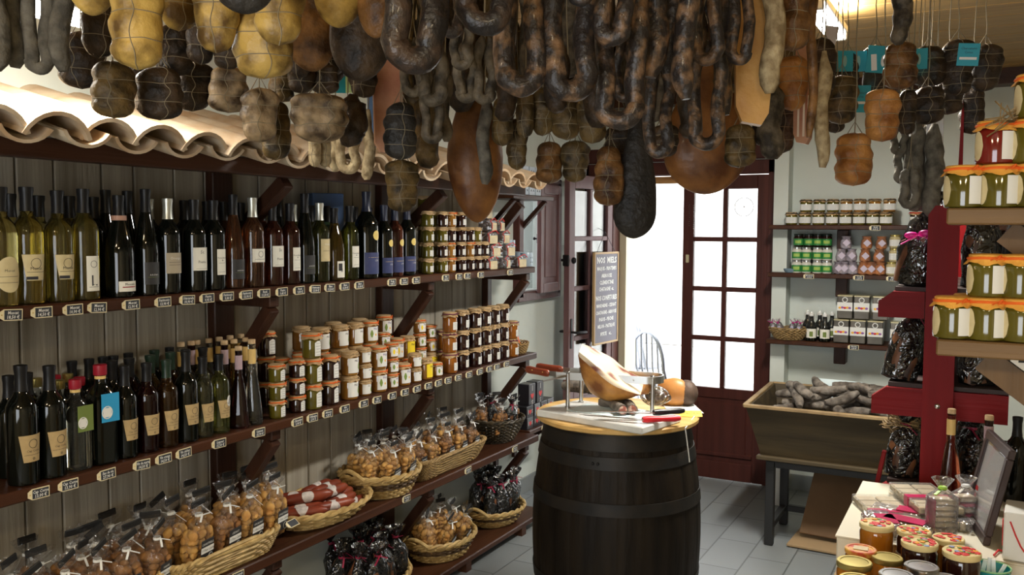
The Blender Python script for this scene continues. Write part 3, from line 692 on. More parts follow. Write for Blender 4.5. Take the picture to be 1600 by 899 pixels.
# ================================================================ BOTTLES
def glassm(name, c, trans, rough=.03): return mat('glass_' + name, c, rough, trans=trans, ior=1.40)
M_gl = {'dark': mat('glass_dark', (0.003, 0.004, 0.003), 0.04, spec=.5), 'yellow': glassm('yellow', (0.62, 0.52, 0.16), .97), 'green': glassm('green', (0.34, 0.36, 0.09), .97),
        'rose': glassm('rose', (0.62, 0.26, 0.12), .96), 'rosedark': glassm('rosedark', (0.32, 0.09, 0.05), .94), 'clear': glassm('clear', (0.88, 0.92, 0.86), .98), 'pale': glassm('pale', (0.78, 0.78, 0.46), .98),
        'amber': glassm('amber', (0.62, 0.38, 0.08), .95), 'brown': glassm('brown', (0.16, 0.07, 0.02), .9), 'plum': glassm('plum', (0.05, 0.012, 0.012), .85), 'lime': glassm('lime', (0.72, 0.76, 0.22), .97)}
M_cap = {'black': mat('capsule_black', (0.010, 0.010, 0.011), 0.38, spec=.3), 'silver': mat('capsule_silver', (0.55, 0.56, 0.50), 0.35, metal=.7), 'red': mat('cap_red', (0.30, 0.01, 0.025), 0.4), 'gold': mat('cap_gold', (0.50, 0.41, 0.14), 0.3, metal=.8),
         'navy': mat('capsule_navy', (0.02, 0.025, 0.05), 0.35), 'cork': mat('cork', (0.62, 0.45, 0.26), .8, (.45, .3, .16), scale=60), 'green': mat('capsule_green', (0.012, 0.03, 0.018), .35)}
M_lab = {'white': mat('label_white', (0.82, 0.80, 0.70), 0.6), 'cream': mat('label_cream', (0.66, 0.56, 0.32), 0.6, (.58, .48, .26), scale=40), 'kraft': mat('label_kraft', (0.50, 0.36, 0.17), 0.7, (.42, .3, .14), scale=40),
         'beige': mat('label_beige', (0.42, 0.36, 0.26), 0.6), 'black': mat('label_black', (0.03, 0.03, 0.032), 0.5), 'navy': mat('label_navy', (0.03, 0.045, 0.14), .5, (.05, .06, .16), scale=30), 'goldoval': mat('gold_sticker', (0.78, 0.60, 0.18), .4),
         'lilac': mat('neck_band_lilac', (0.45, 0.33, 0.38), .6), 'gold': mat('neck_band_straw', (0.72, 0.50, 0.18), .6), 'pink': mat('neck_band_pink', (0.45, 0.25, 0.18), .5), 'blue': mat('label_blue', (0.03, 0.33, 0.62), .5), 'olive': mat('label_olive', (0.16, 0.22, 0.05), .6)}
PROF = {'bordeaux': ([(.030, 0), (.0365, .003), (.0375, .01), (.0375, .185), (.0365, .198), (.030, .213), (.020, .226), (.0150, .240), (.0138, .262), (.0138, .292), (.0148, .294), (.0148, .300)], .0375, .236, .0152),
        'burgundy': ([(.034, 0), (.040, .003), (.041, .01), (.041, .13), (.038, .155), (.030, .190), (.021, .222), (.0155, .245), (.0140, .265), (.0140, .29), (.0150, .292), (.0150, .298)], .041, .238, .0155),
        'hock': ([(.028, 0), (.036, .003), (.0365, .01), (.0365, .14), (.034, .17), (.026, .215), (.0175, .255), (.0145, .275), (.0138, .30), (.0138, .325), (.0148, .328), (.0148, .333)], .0365, .262, .0152),
        'white': ([(.030, 0), (.0355, .003), (.0365, .01), (.0375, .17), (.0375, .188), (.034, .203), (.024, .217), (.0165, .228), (.0145, .245), (.0145, .29), (.0155, .292), (.0155, .298)], .0372, .238, .0165),
        'magnum': ([(.042, 0), (.048, .004), (.049, .012), (.049, .21), (.047, .23), (.037, .25), (.024, .268), (.0175, .285), (.016, .31), (.016, .345), (.0175, .347), (.0175, .355)], .049, .275, .0180),
        'cone': ([(.032, 0), (.0345, .003), (.035, .01), (.030, .07), (.023, .13), (.016, .172), (.0125, .186), (.0145, .192), (.0125, .198), (.0115, .21), (.0115, .262), (.0125, .264), (.0125, .272)], .034, .21, .0120),
        'square': ([(.028, 0), (.033, .003), (.034, .01), (.034, .16), (.032, .175), (.022, .20), (.0145, .212), (.0135, .225), (.0135, .25), (.015, .252), (.015, .258)], .034, .222, .0165)}
BM = {}
def bottle_mesh(kind, gl):
    k = (kind, gl)
    if k not in BM:
        mod = None
        if kind == 'square':
            def mod(r, z, t, k_): 
                f = 1.0 if r < .02 else min(1.28, 1 / max(abs(math.cos(t)), abs(math.sin(t)))); return (r * (.93 * f if r > .02 else 1), z)
        if kind == 'cone':
            def mod(r, z, t, k_): return (r * (1.0 + .09 * math.cos(3 * t) if z < .17 else 1), z)
        BM[k] = G().lathe(PROF[kind][0], 28 if kind != 'square' else 32, mod=mod).mesh('glass_body', M_gl[gl])
    return BM[k]
LM = {}
def label_parts(kind, r, spec):
    """spec: (style, colour, z0, z1, text)"""
    st, c, z0, z1, txt = spec; key = (kind, spec)
    if key in LM: return LM[key]
    rr = r * (.955 if kind == 'square' else 1) + .0005; half = {'wide': 1.15, 'norm': .80, 'narrow': .52, 'trap': .85, 'leaf': .9, 'oval': .42}[st]
    shp = None
    if st == 'trap':
        g = G(); n = 10; vs = []; fs = []
        for j, z in enumerate((z0, z1)):
            h2 = half * (.68 if j == 0 else 1.0)
            for i in range(n + 1):
                t = -h2 + 2 * h2 * i / n - .05; vs += [(rr * math.cos(t), rr * math.sin(t), z), ((rr + .0006) * math.cos(t), (rr + .0006) * math.sin(t), z)]
        m_ = 2 * (n + 1)
        for i in range(n): a = i * 2; fs += [(a + 1, a + 3, a + 3 + m_, a + 1 + m_), (a, a + m_, a + 2 + m_, a + 2), (a, a + 2, a + 3, a + 1), (a + m_, a + 1 + m_, a + 3 + m_, a + 2 + m_)]
        g.add(vs, fs, 0, True)
    elif st in ('leaf', 'oval'):
        zc = (z0 + z1) / 2; hh = (z1 - z0) / 2
        def shp(u): q = hh * math.sqrt(max(0.0004, 1 - (2 * u - 1) ** 2)); return zc - q, zc + q
        g = G().patch(rr, -half, half, z0, z1, 12, shape=shp)
    else: g = G().patch(rr, -half, half, z0, z1, 10)
    subs = []
    for (s_, size, z_, cm) in (txt or ()):
        if s_ == '#':     # dark block
            subs.append(('printed_block', G().patch(rr + .0007, -half * .75, half * .1, z_ - size / 2, z_ + size / 2, 5, th=.0003).mesh('printed_block', cm)))
        elif s_ == '-':
            subs.append(('printed_line', G().patch(rr + .0007, -half * .7, half * .7, z_ - size / 2, z_ + size / 2, 5, th=.0003).mesh('printed_line', cm)))
        elif s_ == 'o':
            q = G(); 
            q.tube([((rr + .001) * math.cos(a_), (rr + .001) * math.sin(a_), z_ + size * math.sin(b_)) for a_, b_ in [(size / rr * math.cos(2 * PI * i / 16), 2 * PI * i / 16) for i in range(16)]], .0006, 4, closed=True); subs.append(('printed_ring', q.mesh('printed_ring', cm)))
        else: subs.append(('lettering', text_mesh(s_, size, cm, bend=rr + .0012), None, None, (0, 0, z_)))
    LM[key] = (('label', g.mesh('label', M_lab[c])), subs); return LM[key]
CM = {}
def cap_mesh(kind, cap):
    k = (kind, cap)
    if k not in CM:
        P, r, zc, rc = PROF[kind]; top = P[-1][1]
        if cap == 'cork': g = G().lathe([(rc * .8, top - .004), (rc * 1.02, top - .001), (rc * 1.02, top + .013), (rc * .9, top + .015)], 16)
        elif kind == 'square': g = G().lathe([(rc, top - .022), (rc * 1.05, top - .02), (rc * 1.05, top + .004), (rc * .9, top + .006)], 16)
        else:
            def rad(z): 
                for a, b in zip(P, P[1:]):
                    if a[1] <= z <= b[1]: return a[0] + (b[0] - a[0]) * (z - a[1]) / max(1e-6, b[1] - a[1])
                return rc
            g = G().lathe([(rad(zc) + .0008, zc)] + [(rad(zc + (top - zc) * t) + .0009, zc + (top - zc) * t) for t in (.2, .4, .7)] + [(rc + .0012, top - .008), (rc + .0012, top + .001), (rc * .85, top + .002)], 18)
        CM[k] = g.mesh('capsule', M_cap[cap])
    return CM[k]
def bottle(kind, gl, cap, label, x, y, z, desc, where, group, s=1.0, rz=0.0, band=None, extra=None):
    P, r, zc, rc = PROF[kind]
    parts = [('glass_body', bottle_mesh(kind, gl)), ('stopper' if cap == 'cork' else 'capsule', cap_mesh(kind, cap))]
    for sp in (label if isinstance(label, list) else [label] if label else []):
        lp, subs = label_parts(kind, r, sp); parts.append((lp[0], lp[1], subs))
    if band:
        c, z0, z1 = band; k = ('band', kind, band)
        if k not in CM: 
            rb = max(p[0] for p in P if z0 - .012 <= p[1] <= z1 + .012) + .0006; CM[k] = G().lathe([(rb, z0), (rb, z1)], 16, capb=False, capt=False).mesh('neck_band', M_lab[c])
        parts.append(('neck_band', CM[k]))
    for e in (extra or []): parts.append(e)
    return thing('wine_bottle' if kind not in ('cone', 'square') else 'liqueur_bottle', parts, (x, y, z), desc, 'bottle', rot=(0, 0, rz), group=group, where=where, scale=(s, s, s))
I, Wt, GDt, BLt = M_ink, M_chalk, M_lab['goldoval'], M_lab['blue']
L_trap = ('trap', 'cream', .062, .128, (('Muscat', .011, .092, I), ('#', .008, .068, I), ('o', .013, .105, I), ('-', .001, .083, I)))
L_leaf = ('leaf', 'cream', .035, .125, (('Muscat', .009, .09, I), ('-', .001, .075, I), ('-', .001, .06, I)))
L_L = ('narrow', 'white', .025, .120, (('L', .042, .052, I), ('o', .009, .098, I), ('-', .001, .036, I)))
L_mosc = ('norm', 'white', .018, .048, (('Moscatu', .010, .039, I), ('-', .003, .031, M_cap['red'])))
L_bk = ('norm', 'black', .035, .105, (('A R E N A', .007, .065, M_chalk), ('-', .0008, .058, M_lab['olive'])))
L_beige = ('norm', 'beige', .065, .130, (('Orenga', .012, .113, M_chalk), ('-', .001, .10, I), ('-', .001, .092, I)))
L_sc = ('norm', 'white', .070, .145, (('Sc', .016, .130, I), ('Pierre', .012, .098, I), ('-', .0007, .076, I)))
L_pb = ('narrow', 'white', .052, .138, (('Petra Bianca', .0075, .109, I), ('o', .002, .101, I), ('-', .0008, .092, I), ('-', .0008, .062, I)))
L_small = ('norm', 'white', .085, .130, (('o', .010, .112, I), ('-', .001, .095, I)))
L_sq = ('narrow', 'white', .015, .082, (('#', .03, .058, I), ('B', .022, .045, I)))
L_gold = [('oval', 'goldoval', .128, .158, None), ('wide', 'navy', .018, .082, (('-', .001, .066, M_lab['goldoval']), ('1.769', .009, .054, M_chalk)))]
L_goldm = [('oval', 'goldoval', .158, .198, None), ('wide', 'navy', .020, .108, (('-', .001, .088, M_lab['goldoval']), ('1.769', .011, .075, M_chalk)))]
L_kraft = ('trap', 'kraft', .060, .128, (('Cap Corse', .008, .088, I), ('o', .011, .106, I), ('-', .0008, .078, I), ('o', .0025, .068, I)))
wh = 'on the wine shelf'; gp = 'wine bottles on the upper shelf'; Z1 = SH[1]; xf = -2.305
top = [ # px, kind, glass, cap, label, description, scale, band
 (4, 'white', 'yellow', 'black', L_leaf, 'pale yellow bottle with leaf-shaped cream label', 1.05, None), (45, 'white', 'yellow', 'black', L_trap, 'pale yellow wine bottle with cream tapering label, front row', 1.06, None),
 (93, 'white', 'yellow', 'black', L_trap, 'pale yellow wine bottle with cream tapering label, front row', 1.04, None), (133, 'bordeaux', 'yellow', 'black', L_L, 'white wine bottle with tall white label showing big L', 1.06, None),
 (188, 'burgundy', 'dark', 'black', L_mosc, 'dark bottle with low white label and pink neck band', 1.02, ('pink', .226, .240)), (230, 'hock', 'dark', 'black', L_bk, 'tall slim dark bottle with black label, front row', .98, None),
 (264, 'bordeaux', 'dark', 'silver', L_beige, 'dark bottle with silver capsule and beige label', 1.0, None), (305, 'bordeaux', 'dark', 'black', L_sc, 'dark red wine bottle with plain white label high up', 1.0, None),
 (335, 'bordeaux', 'dark', 'black', L_pb, 'dark red wine bottle with narrow white label', 1.0, None), (366, 'hock', 'rose', 'black', L_bk, 'tall slim rosé bottle with black label', .97, None),
 (396, 'bordeaux', 'rose', 'silver', L_small, 'rosé bottle with silver capsule and small white label', 1.05, None), (427, 'bordeaux', 'rosedark', 'black', L_sc, 'dark rosé bottle with plain white label', 1.0, None),
 (454, 'bordeaux', 'rosedark', 'black', L_pb, 'dark rosé bottle with narrow white label', 1.0, None), (477, 'hock', 'dark', 'black', L_bk, 'tall slim green-black bottle among the white wines', 1.02, None),
 (500, 'bordeaux', 'green', 'silver', ('norm', 'cream', .08, .165, (('Orenga', .011, .145, M_chalk), ('-', .001, .12, I))), 'green white wine bottle with silver capsule and cream label', 1.02, None),
 (523, 'burgundy', 'amber', 'black', L_sq, 'amber wine bottle with white label holding black square', .97, None), (547, 'bordeaux', 'green', 'black', L_pb, 'green white wine bottle with narrow white label', 1.0, None),
 (573, 'magnum', 'dark', 'navy', L_goldm, 'extra large dark bottle with gold oval over navy label', 1.02, None), (600, 'bordeaux', 'dark', 'navy', L_gold, 'dark bottle with gold oval and navy label', 1.03, None),
 (617, 'bordeaux', 'rosedark', 'navy', L_gold, 'rosé bottle with gold oval and navy label', 1.04, None), (636, 'bordeaux', 'dark', 'navy', L_gold, 'dark bottle with gold oval and navy label', 1.06, None)]
for px, k, gl, cap, lb, ds, s, bd in top:
    bottle(k, gl, cap, lb, xf, shelf_y(px, xf), Z1, ds, wh, gp, s, rnd.uniform(-.12, .08), bd)
xr = -2.41
back = [(20, 'bordeaux', 'yellow', 'black', L_trap), (64, 'white', 'yellow', 'black', L_trap), (112, 'bordeaux', 'yellow', 'black', None), (149, 'bordeaux', 'dark', 'black', None), (168, 'hock', 'dark', 'black', None), (202, 'hock', 'dark', 'black', None),
        (235, 'bordeaux', 'dark', 'silver', None), (290, 'bordeaux', 'dark', 'black', None), (325, 'bordeaux', 'dark', 'black', None), (352, 'bordeaux', 'rose', 'black', None), (378, 'bordeaux', 'rose', 'black', None), (410, 'bordeaux', 'rosedark', 'black', None), (436, 'hock', 'dark', 'black', None),
        (459, 'bordeaux', 'green', 'silver', None), (486, 'bordeaux', 'green', 'black', None), (512, 'bordeaux', 'green', 'black', None), (555, 'bordeaux', 'green', 'black', None), (577, 'bordeaux', 'dark', 'navy', None)]
for px, k, gl, cap, lb in back:
    bottle(k, gl, cap, lb, xr, shelf_y(px, xr), Z1, 'wine bottle half hidden behind the front row', wh, gp, .97 if k == 'hock' else 1.0, rnd.uniform(-.2, .2))
# blue carton behind the white wines
p = at_x(508, 365, -2.46)
g = G().box((0, 0, 0), (.12, .135, .355), bev=.003); em = G(); em.lathe([(.03, 0), (.03, .0008)], 24, T=Matrix.Translation((.0605, .02, -.10)) @ Matrix.Rotation(PI / 2, 4, 'Y') @ Matrix.Diagonal((1.3, .6, 1, 1)))
thing('blue_carton', [('round_emblem', em.mesh('round_emblem', mat('pale_emblem', (.35, .42, .42), .5)))], (-2.475, p.y + .01, Z1 + .178), 'dark blue cardboard gift carton behind the white wine bottles', 'box', rot=(0, 0, -.55), data=g.mesh('blue_carton', mat('blue_card', (0.06, 0.12, 0.27), .45, (.08, .16, .34), scale=4)))

# ---- middle shelf: liqueurs
wh2 = 'on the middle shelf'; gp2 = 'bottles on the middle shelf'; Z2 = SH[2]
def hang_label(c, ring, w_=.05, h_=.075, zt=.19, ang=.25):
    g = G().box((0, 0, 0), (.0015, w_, h_)); q = G(); q.tube([(.0015, .014 * math.cos(2 * PI * i / 14) - .01, .016 * math.sin(2 * PI * i / 14) - .012) for i in range(14)], .0015, 5, closed=True); q.box((.0012, -.01, -.012), (.001, .022, .024))
    return ('hang_label', g.mesh('hang_label', M_lab[c]), [('round_mark', q.mesh('round_mark', M_white))], None, (.037, .004, zt - h_ / 2))
mid = [(28, 'bordeaux', 'dark', 'black', L_kraft, 'dark bottle with kraft tapering label', 1.08, None), (73, 'bordeaux', 'dark', 'black', L_kraft, 'dark bottle with kraft tapering label', 1.04, None),
 (113, 'square', 'clear', 'red', None, 'square clear bottle with red cap and olive hanging label', 1.0, 'olive'), (153, 'square', 'dark', 'red', None, 'dark square bottle with red cap and blue hanging label', 1.12, 'blue'),
 (191, 'bordeaux', 'dark', 'black', L_kraft, 'dark bottle with kraft tapering label', .93, None), (226, 'white', 'plum', 'black', L_kraft, 'red brown bottle with kraft tapering label', .93, None), (257, 'white', 'brown', 'green', L_kraft, 'brown bottle with kraft tapering label', .93, None),
 (288, 'bordeaux', 'dark', 'black', L_kraft, 'dark bottle with kraft tapering label', .98, None), (314, 'white', 'pale', 'black', L_kraft, 'pale yellow bottle with kraft tapering label', .90, None), (340, 'white', 'lime', 'black', L_kraft, 'lime yellow bottle with kraft label and round white sticker', .90, 'sticker'),
 (371, 'cone', 'plum', 'cork', None, 'dark conical liqueur bottle with lilac neck and cork', 1.0, 'lilac'), (392, 'cone', 'clear', 'cork', None, 'clear conical liqueur bottle with straw neck band and cork', 1.06, 'gold')]
for px, k, gl, cap, lb, ds, s, ex in mid:
    extra = []; bd = None
    if ex in ('olive', 'blue'): extra = [hang_label(ex, 1)]; bd = ('gold', .226, .234)
    if ex in ('lilac', 'gold'): bd = (ex, .205, .255)
    if ex == 'sticker':
        q = G().patch(.0382, .05, .75, .10, .14, 8, shape=lambda u: (.122 - .021 * math.sqrt(max(.001, 1 - (2 * u - 1) ** 2)), .122 + .021 * math.sqrt(max(.001, 1 - (2 * u - 1) ** 2))))
        sp = G(); 
        for i in range(7): sp.box((.0392 * math.cos(.3 + .03 * i), .0392 * math.sin(.3 + .03 * i), .112 + .004 * i), (.0008, .009 * (1 if i % 2 else .6), .0022))
        extra = [('round_sticker', q.mesh('round_sticker', M_white), [('leaf_print', sp.mesh('leaf_print', M_ink))])]
    bottle(k, gl, cap, lb, xf, shelf_y(px, xf), Z2, ds, wh2, gp2, s, rnd.uniform(-.1, .1), bd, extra)
xr2 = [-2.40, -2.49]
bk2 = [(8, 0, 'bordeaux', 'dark', 'black'), (38, 0, 'bordeaux', 'dark', 'black'), (88, 0, 'square', 'clear', 'gold'), (52, 1, 'square', 'clear', 'gold'), (82, 1, 'square', 'dark', 'red'), (102, 1, 'square', 'clear', 'gold'), (120, 0, 'square', 'dark', 'red'), (109, 1, 'bordeaux', 'dark', 'black'),
       (136, 1, 'bordeaux', 'dark', 'black'), (158, 1, 'bordeaux', 'dark', 'black'), (172, 0, 'white', 'dark', 'black'), (174, 1, 'white', 'dark', 'black'), (199, 0, 'white', 'plum', 'black'), (198, 1, 'bordeaux', 'dark', 'black'), (232, 0, 'white', 'amber', 'green'), (239, 1, 'white', 'dark', 'green'), (263, 1, 'bordeaux', 'dark', 'black'), (264, 0, 'white', 'brown', 'green'),
       (288, 0, 'bordeaux', 'dark', 'black'), (315, 0, 'white', 'pale', 'black')]
for px, rw, k, gl, cap in bk2:
    x = xr2[rw]; bottle(k, gl, cap, None, x, shelf_y(px, x), Z2, 'liqueur bottle half hidden in the rows behind', wh2, gp2, .95, 0)
for px, rw, gl, bd in ((281, 1, 'clear', 'gold'), (297, 1, 'plum', 'lilac'), (306, 1, 'clear', 'gold'), (325, 1, 'clear', 'gold'), (341, 1, 'clear', 'gold'), (349, 0, 'plum', 'lilac'), (358, 1, 'amber', 'gold'), (375, 1, 'clear', 'gold'), (364, 0, 'amber', 'gold'), (383, 0, 'plum', 'gold')):
    x = xr2[rw]; bottle('cone', gl, 'cork', None, x, shelf_y(px, x), Z2, 'corked conical liqueur bottle in the rows behind', wh2, gp2, 1.04, 0, (bd, .205, .255))

# ================================================================ JARS
M_jam = {'honey': mat('jam_honey', (0.22, 0.09, 0.015), .08, (0.28, 0.13, 0.02), scale=15, coat=.5), 'dark': mat('jam_dark', (0.020, 0.006, 0.005), .08, coat=.6), 'green': mat('jam_olive', (0.115, 0.095, 0.010), .08, (0.085, 0.070, 0.008), scale=12, coat=.5), 'orange': mat('jam_orange', (0.30, 0.10, 0.01), .08, (.22, .07, .01), scale=12, coat=.5),
         'red': mat('jam_red', (0.16, 0.012, 0.008), .08, coat=.5), 'pale': mat('jam_pale', (0.50, 0.42, 0.22), .1, coat=.5), 'white': mat('jam_white', (.62, .6, .52), .15, coat=.4), 'amber': mat('jam_amber', (0.42, 0.17, 0.015), .08, (.34, .12, .01), scale=10, coat=.6)}
M_cloth = mat('kraft_cloth_cap', (0.52, 0.36, 0.19), .85, (0.40, 0.26, 0.12), scale=30, bump=.3, bscale=80)
M_orcloth = mat('orange_cloth_cap', (0.80, 0.42, 0.07), .85, (0.70, 0.34, 0.05), scale=30, bump=.3, bscale=80)
M_raff = {'orange': mat('raffia_orange', (0.85, 0.16, 0.02), .7), 'natural': mat('raffia_natural', (0.50, 0.36, 0.20), .7), 'purple': mat('raffia_purple', (0.16, 0.03, 0.07), .7), 'black': mat('raffia_black', (.03, .03, .03), .6), 'red': mat('raffia_red', (.6, .03, .03), .6)}
M_vio, M_leafg, M_sun = mat('violet_print', (.10, .06, .28), .6), mat('green_print', (.20, .30, .06), .6), mat('sun_print', (.85, .45, .05), .6)
JM = {}
SZ = {'tall': (.036, .098), 'small': (.030, .066), 'big': (.043, .105), 'fat': (.044, .082), 'mini': (.028, .072)}
def jar_parts(size, jam, cap, raf, label, seed):
    key = (size, jam, cap, raf, label, seed)
    if key in JM: return JM[key]
    r, h = SZ[size]; rn = random.Random(seed * 7 + len(JM)); zs = h * .82; parts = []
    body = G().lathe([(r * .86, 0), (r * .97, .003), (r, .009), (r, zs * .86), (r * .95, zs * .95), (r * .84, zs), (r * .84, h * .93)], 22)
    parts.append(('jar_body', body.mesh('jar_body', M_jam[jam])))
    if cap in ('cloth', 'orcloth'):
        ph = rn.uniform(0, 6); nf = 9
        def cm(r_, z, t, k):
            f = (0, 0, 0, .0, .35, 1)[k] if k < 6 else 0
            return (r_ + f * r * .09 * math.sin(nf * t + ph), z + f * h * .035 * math.sin(nf * t * .5 + ph * 2) - f * h * .03 * rn.random())
        g = G().lathe([(r * .5, h + .001), (r * .88, h), (r * .95, h * .975), (r * .93, h * .91), (r * 1.0, h * .85), (r * 1.12, h * .79)], 36, mod=cm, capb=True, capt=False)
        parts.append(('cloth_cap', g.mesh('cloth_cap', M_cloth if cap == 'cloth' else M_orcloth)))
        q = G(); q.tube([(r * .99 * math.cos(2 * PI * i / 16), r * .99 * math.sin(2 * PI * i / 16), h * .905 + .001 * math.sin(i)) for i in range(16)], r * .075, 5, closed=True)
        a0 = rn.uniform(-.8, .8)
        for s_ in (-1, 1):
            for L in (.6, .9):
                q.tube([(r * .98 * math.cos(a0), r * .98 * math.sin(a0), h * .91), (r * 1.15 * math.cos(a0 + s_ * .25), r * 1.15 * math.sin(a0 + s_ * .25), h * (.95 + .05 * rn.random())), (r * 1.22 * math.cos(a0 + s_ * L * .8), r * 1.22 * math.sin(a0 + s_ * L * .8), h * (.80 + .1 * rn.random()))], r * .03, 4)
        parts.append(('raffia_tie', q.mesh('raffia_tie', M_raff[raf])))
    else:
        m = {'gold': M_cap['gold'], 'black': M_cap['black'], 'silver': M_steel, 'red': M_cap['red'], 'green': M_cap['green']}[cap]
        parts.append(('lid', G().lathe([(r * .9, h * .86), (r * .93, h * .87), (r * .93, h * .98), (r * .88, h), (r * .8, h * .99), (r * .5, h * .995)], 28).mesh('lid', m)))
    if label:
        st = label; rr = r + .0005; subs = []
        if st == 'big':
            g = G().patch(rr, -1.0, 1.0, h * .12, h * .74, 12)
            subs = [('flower_print', G().patch(rr + .0008, -.75, -.35, h * .25, h * .60, 4, th=.0003, shape=lambda u: (h * .43 - h * .18 * math.sin(PI * u), h * .43 + h * .18 * math.sin(PI * u))).mesh('flower_print', M_yel if seed % 2 else M_leafg)),
                    ('sun_print', G().patch(rr + .0008, -.12, .12, h * .36, h * .46, 4, th=.0003, shape=lambda u: (h * .38 - h * .06 * math.sin(PI * u), h * .38 + h * .06 * math.sin(PI * u))).mesh('sun_print', M_sun)),
                    ('lettering', text_mesh('Miel', h * .15, M_vio, bend=rr + .001), None, None, (0, 0, h * .64))]
        elif st == 'bee':
            g = G().patch(rr, -1.0, 1.0, h * .12, h * .74, 12); subs = [('leaf_print', G().patch(rr + .0008, .25, .75, h * .2, h * .6, 5, th=.0003, shape=lambda u: (h * .33 - h * .1 * math.sin(PI * u), h * .36 + h * .2 * math.sin(PI * u))).mesh('leaf_print', M_leafg)), ('lettering', text_mesh('Miel', h * .12, M_ink, bend=rr + .001), None, None, (0, 0, h * .62))]
        elif st == 'side':
            g = G().patch(rr, -.42, .42, h * .10, h * .70, 6, shape=lambda u: (h * .10, h * (.62 + .08 * math.sin(PI * u)))); subs = [('printed_lines', lines_mesh(rr, .34, h * .15, h * .6))]
        elif st == 'sq': g = G().patch(rr, -.45, .45, h * .14, h * .52, 6); subs = [('printed_lines', lines_mesh(rr, .34, h * .18, h * .46))]
        elif st == 'yellow': g = G().patch(rr, -.8, .8, h * .12, h * .80, 10); subs = [('lettering', text_mesh('Miel', h * .15, M_ink, bend=rr + .001), None, None, (0, 0, h * .62))]
        elif st == 'greenl': g = G().patch(rr, -1.25, 1.25, h * .12, h * .62, 12); subs = [('label_centre', G().patch(rr + .0008, -.6, .6, h * .26, h * .5, 6, th=.0003).mesh('label_centre', mat('pale_green_print', (.35, .5, .1), .6)))]
        elif st == 'band': g = G().patch(rr, -1.2, 1.2, h * .15, h * .62, 10); subs = [('printed_lines', lines_mesh(rr, .5, h * .22, h * .55))]
        m = {'yellow': M_yel, 'greenl': mat('label_green', (.03, .22, .05), .5)}.get(st, M_white)
        parts.append(('label', g.mesh('label', m), subs))
    JM[key] = parts; return parts
M_grey = mat('grey_print', (.38, .38, .36), .7)
def lines_mesh(rr, half, z0, z1):
    g = G(); n = 5
    for i in range(n): z = z1 - (z1 - z0) * i / (n - 1); g.patch(rr + .0008, -half * (1 if i % 2 else .7), half, z - .0008, z + .0008, 3, th=.0003)
    return g.mesh('printed_lines', M_grey)
def jar(size, jam, cap, raf, label, x, y, z, desc, where, group, s=1.0, rz=0.0, tail='', seed=0, name=None):
    return thing(name or ('honey_jar' if jam in ('honey', 'amber') else 'jam_jar'), jar_parts(size, jam, cap, raf, label, seed), (x, y, z), desc, 'jar', rot=(0, 0, rz), group=group, where=where, scale=(s, s, s), tail=tail)
TIER = ['bottom', 'second', 'third', 'fourth', 'fifth']
def stack(px, spec, x, z0, n0, where, group, jx=.0):
    """spec: list of (size, jam, cap, raffia, label) from the bottom up"""
    z = z0; y = shelf_y(px, x)
    for i, (sz, jam, cap, raf, lb, ds) in enumerate(spec):
        r, h = SZ[sz]; j = rnd.uniform(-.002, .002)
        jar(sz, jam, cap, raf, lb, x + j, y + rnd.uniform(-.002, .002), z, ds, where, group, 1.0, rnd.uniform(-.12, .12), '%s tier' % TIER[i + n0] if True else '', seed=(px + i) % 3); z += h + .0012
gj = 'jars on the middle shelf'
HO = ('tall', 'green', 'cloth', 'orange', 'side', 'olive jam jar with orange raffia'); DK = ('tall', 'dark', 'cloth', 'orange', 'side', 'dark jam jar with orange raffia')
HOs = ('small', 'green', 'cloth', 'orange', 'side', 'small olive jam jar with orange raffia'); DKs = ('small', 'dark', 'cloth', 'orange', 'side', 'small dark jam jar with orange raffia')
HB = ('tall', 'honey', 'cloth', 'orange', 'big', 'honey jar with flower label and orange raffia'); HN = ('tall', 'honey', 'cloth', 'natural', 'bee', 'honey jar with leaf label and plain raffia')
Hb = ('small', 'honey', 'cloth', 'orange', 'big', 'small honey jar with flower label'); Hn = ('small', 'honey', 'cloth', 'natural', 'bee', 'small honey jar with leaf label')
YE = ('tall', 'honey', 'cloth', 'natural', 'yellow', 'honey jar with bright yellow label')
OR = ('tall', 'orange', 'cloth', 'purple', 'sq', 'orange jam jar with small square label'); DQ = ('tall', 'dark', 'cloth', 'natural', 'sq', 'dark jam jar with small square label')
xm = -2.30
w3 = 'on the jam shelf'
stack(431, [HOs, HOs, HOs], xm, Z2, 0, w3, gj); stack(462, [DKs, DKs, DKs], xm - .005, Z2, 0, w3, gj)
stack(487, [HO, HO, HO], xm, Z2, 0, w3, gj); stack(514, [DK, DK], xm, Z2, 0, w3, gj)
stack(545, [HN, HN], xm, Z2, 0, w3, gj); stack(568, [Hn, Hn, Hn], xm, Z2, 0, w3, gj); stack(590, [HB, HB], xm, Z2, 0, w3, gj); stack(611, [Hb, Hb, Hb], xm, Z2, 0, w3, gj)
stack(629, [HB], xm, Z2, 0, w3, gj); stack(647, [Hn, Hn], xm, Z2, 0, w3, gj); stack(664, [YE], xm, Z2, 0, w3, gj); stack(681, [Hb], xm, Z2, 0, w3, gj)
for px, t in ((703, OR), (722, DQ), (741, DQ), (757, DQ), (771, DQ), (785, DQ), (800, OR)): stack(px, [t, t, t] if px < 795 else [t, t], xm, Z2, 0, w3, gj)
xk = -2.395
for px, t in ((440, [DKs, HOs, HOs]), (468, [HOs] * 3), (500, [DK, HO, HN]), (530, [HN, HN, HN]), (553, [HN, HN, HN]), (576, [HB, HB, HB]), (598, [HB, Hb, Hb]), (618, [HB, HB]), (636, [HB, YE]), (655, [Hb, Hb, Hb, Hb]), (672, [YE, Hb, Hb]), (693, [OR, OR]), (712, [DQ, DQ])):
    stack(px, t, xk, Z2, 0, w3 + ' behind', gj)
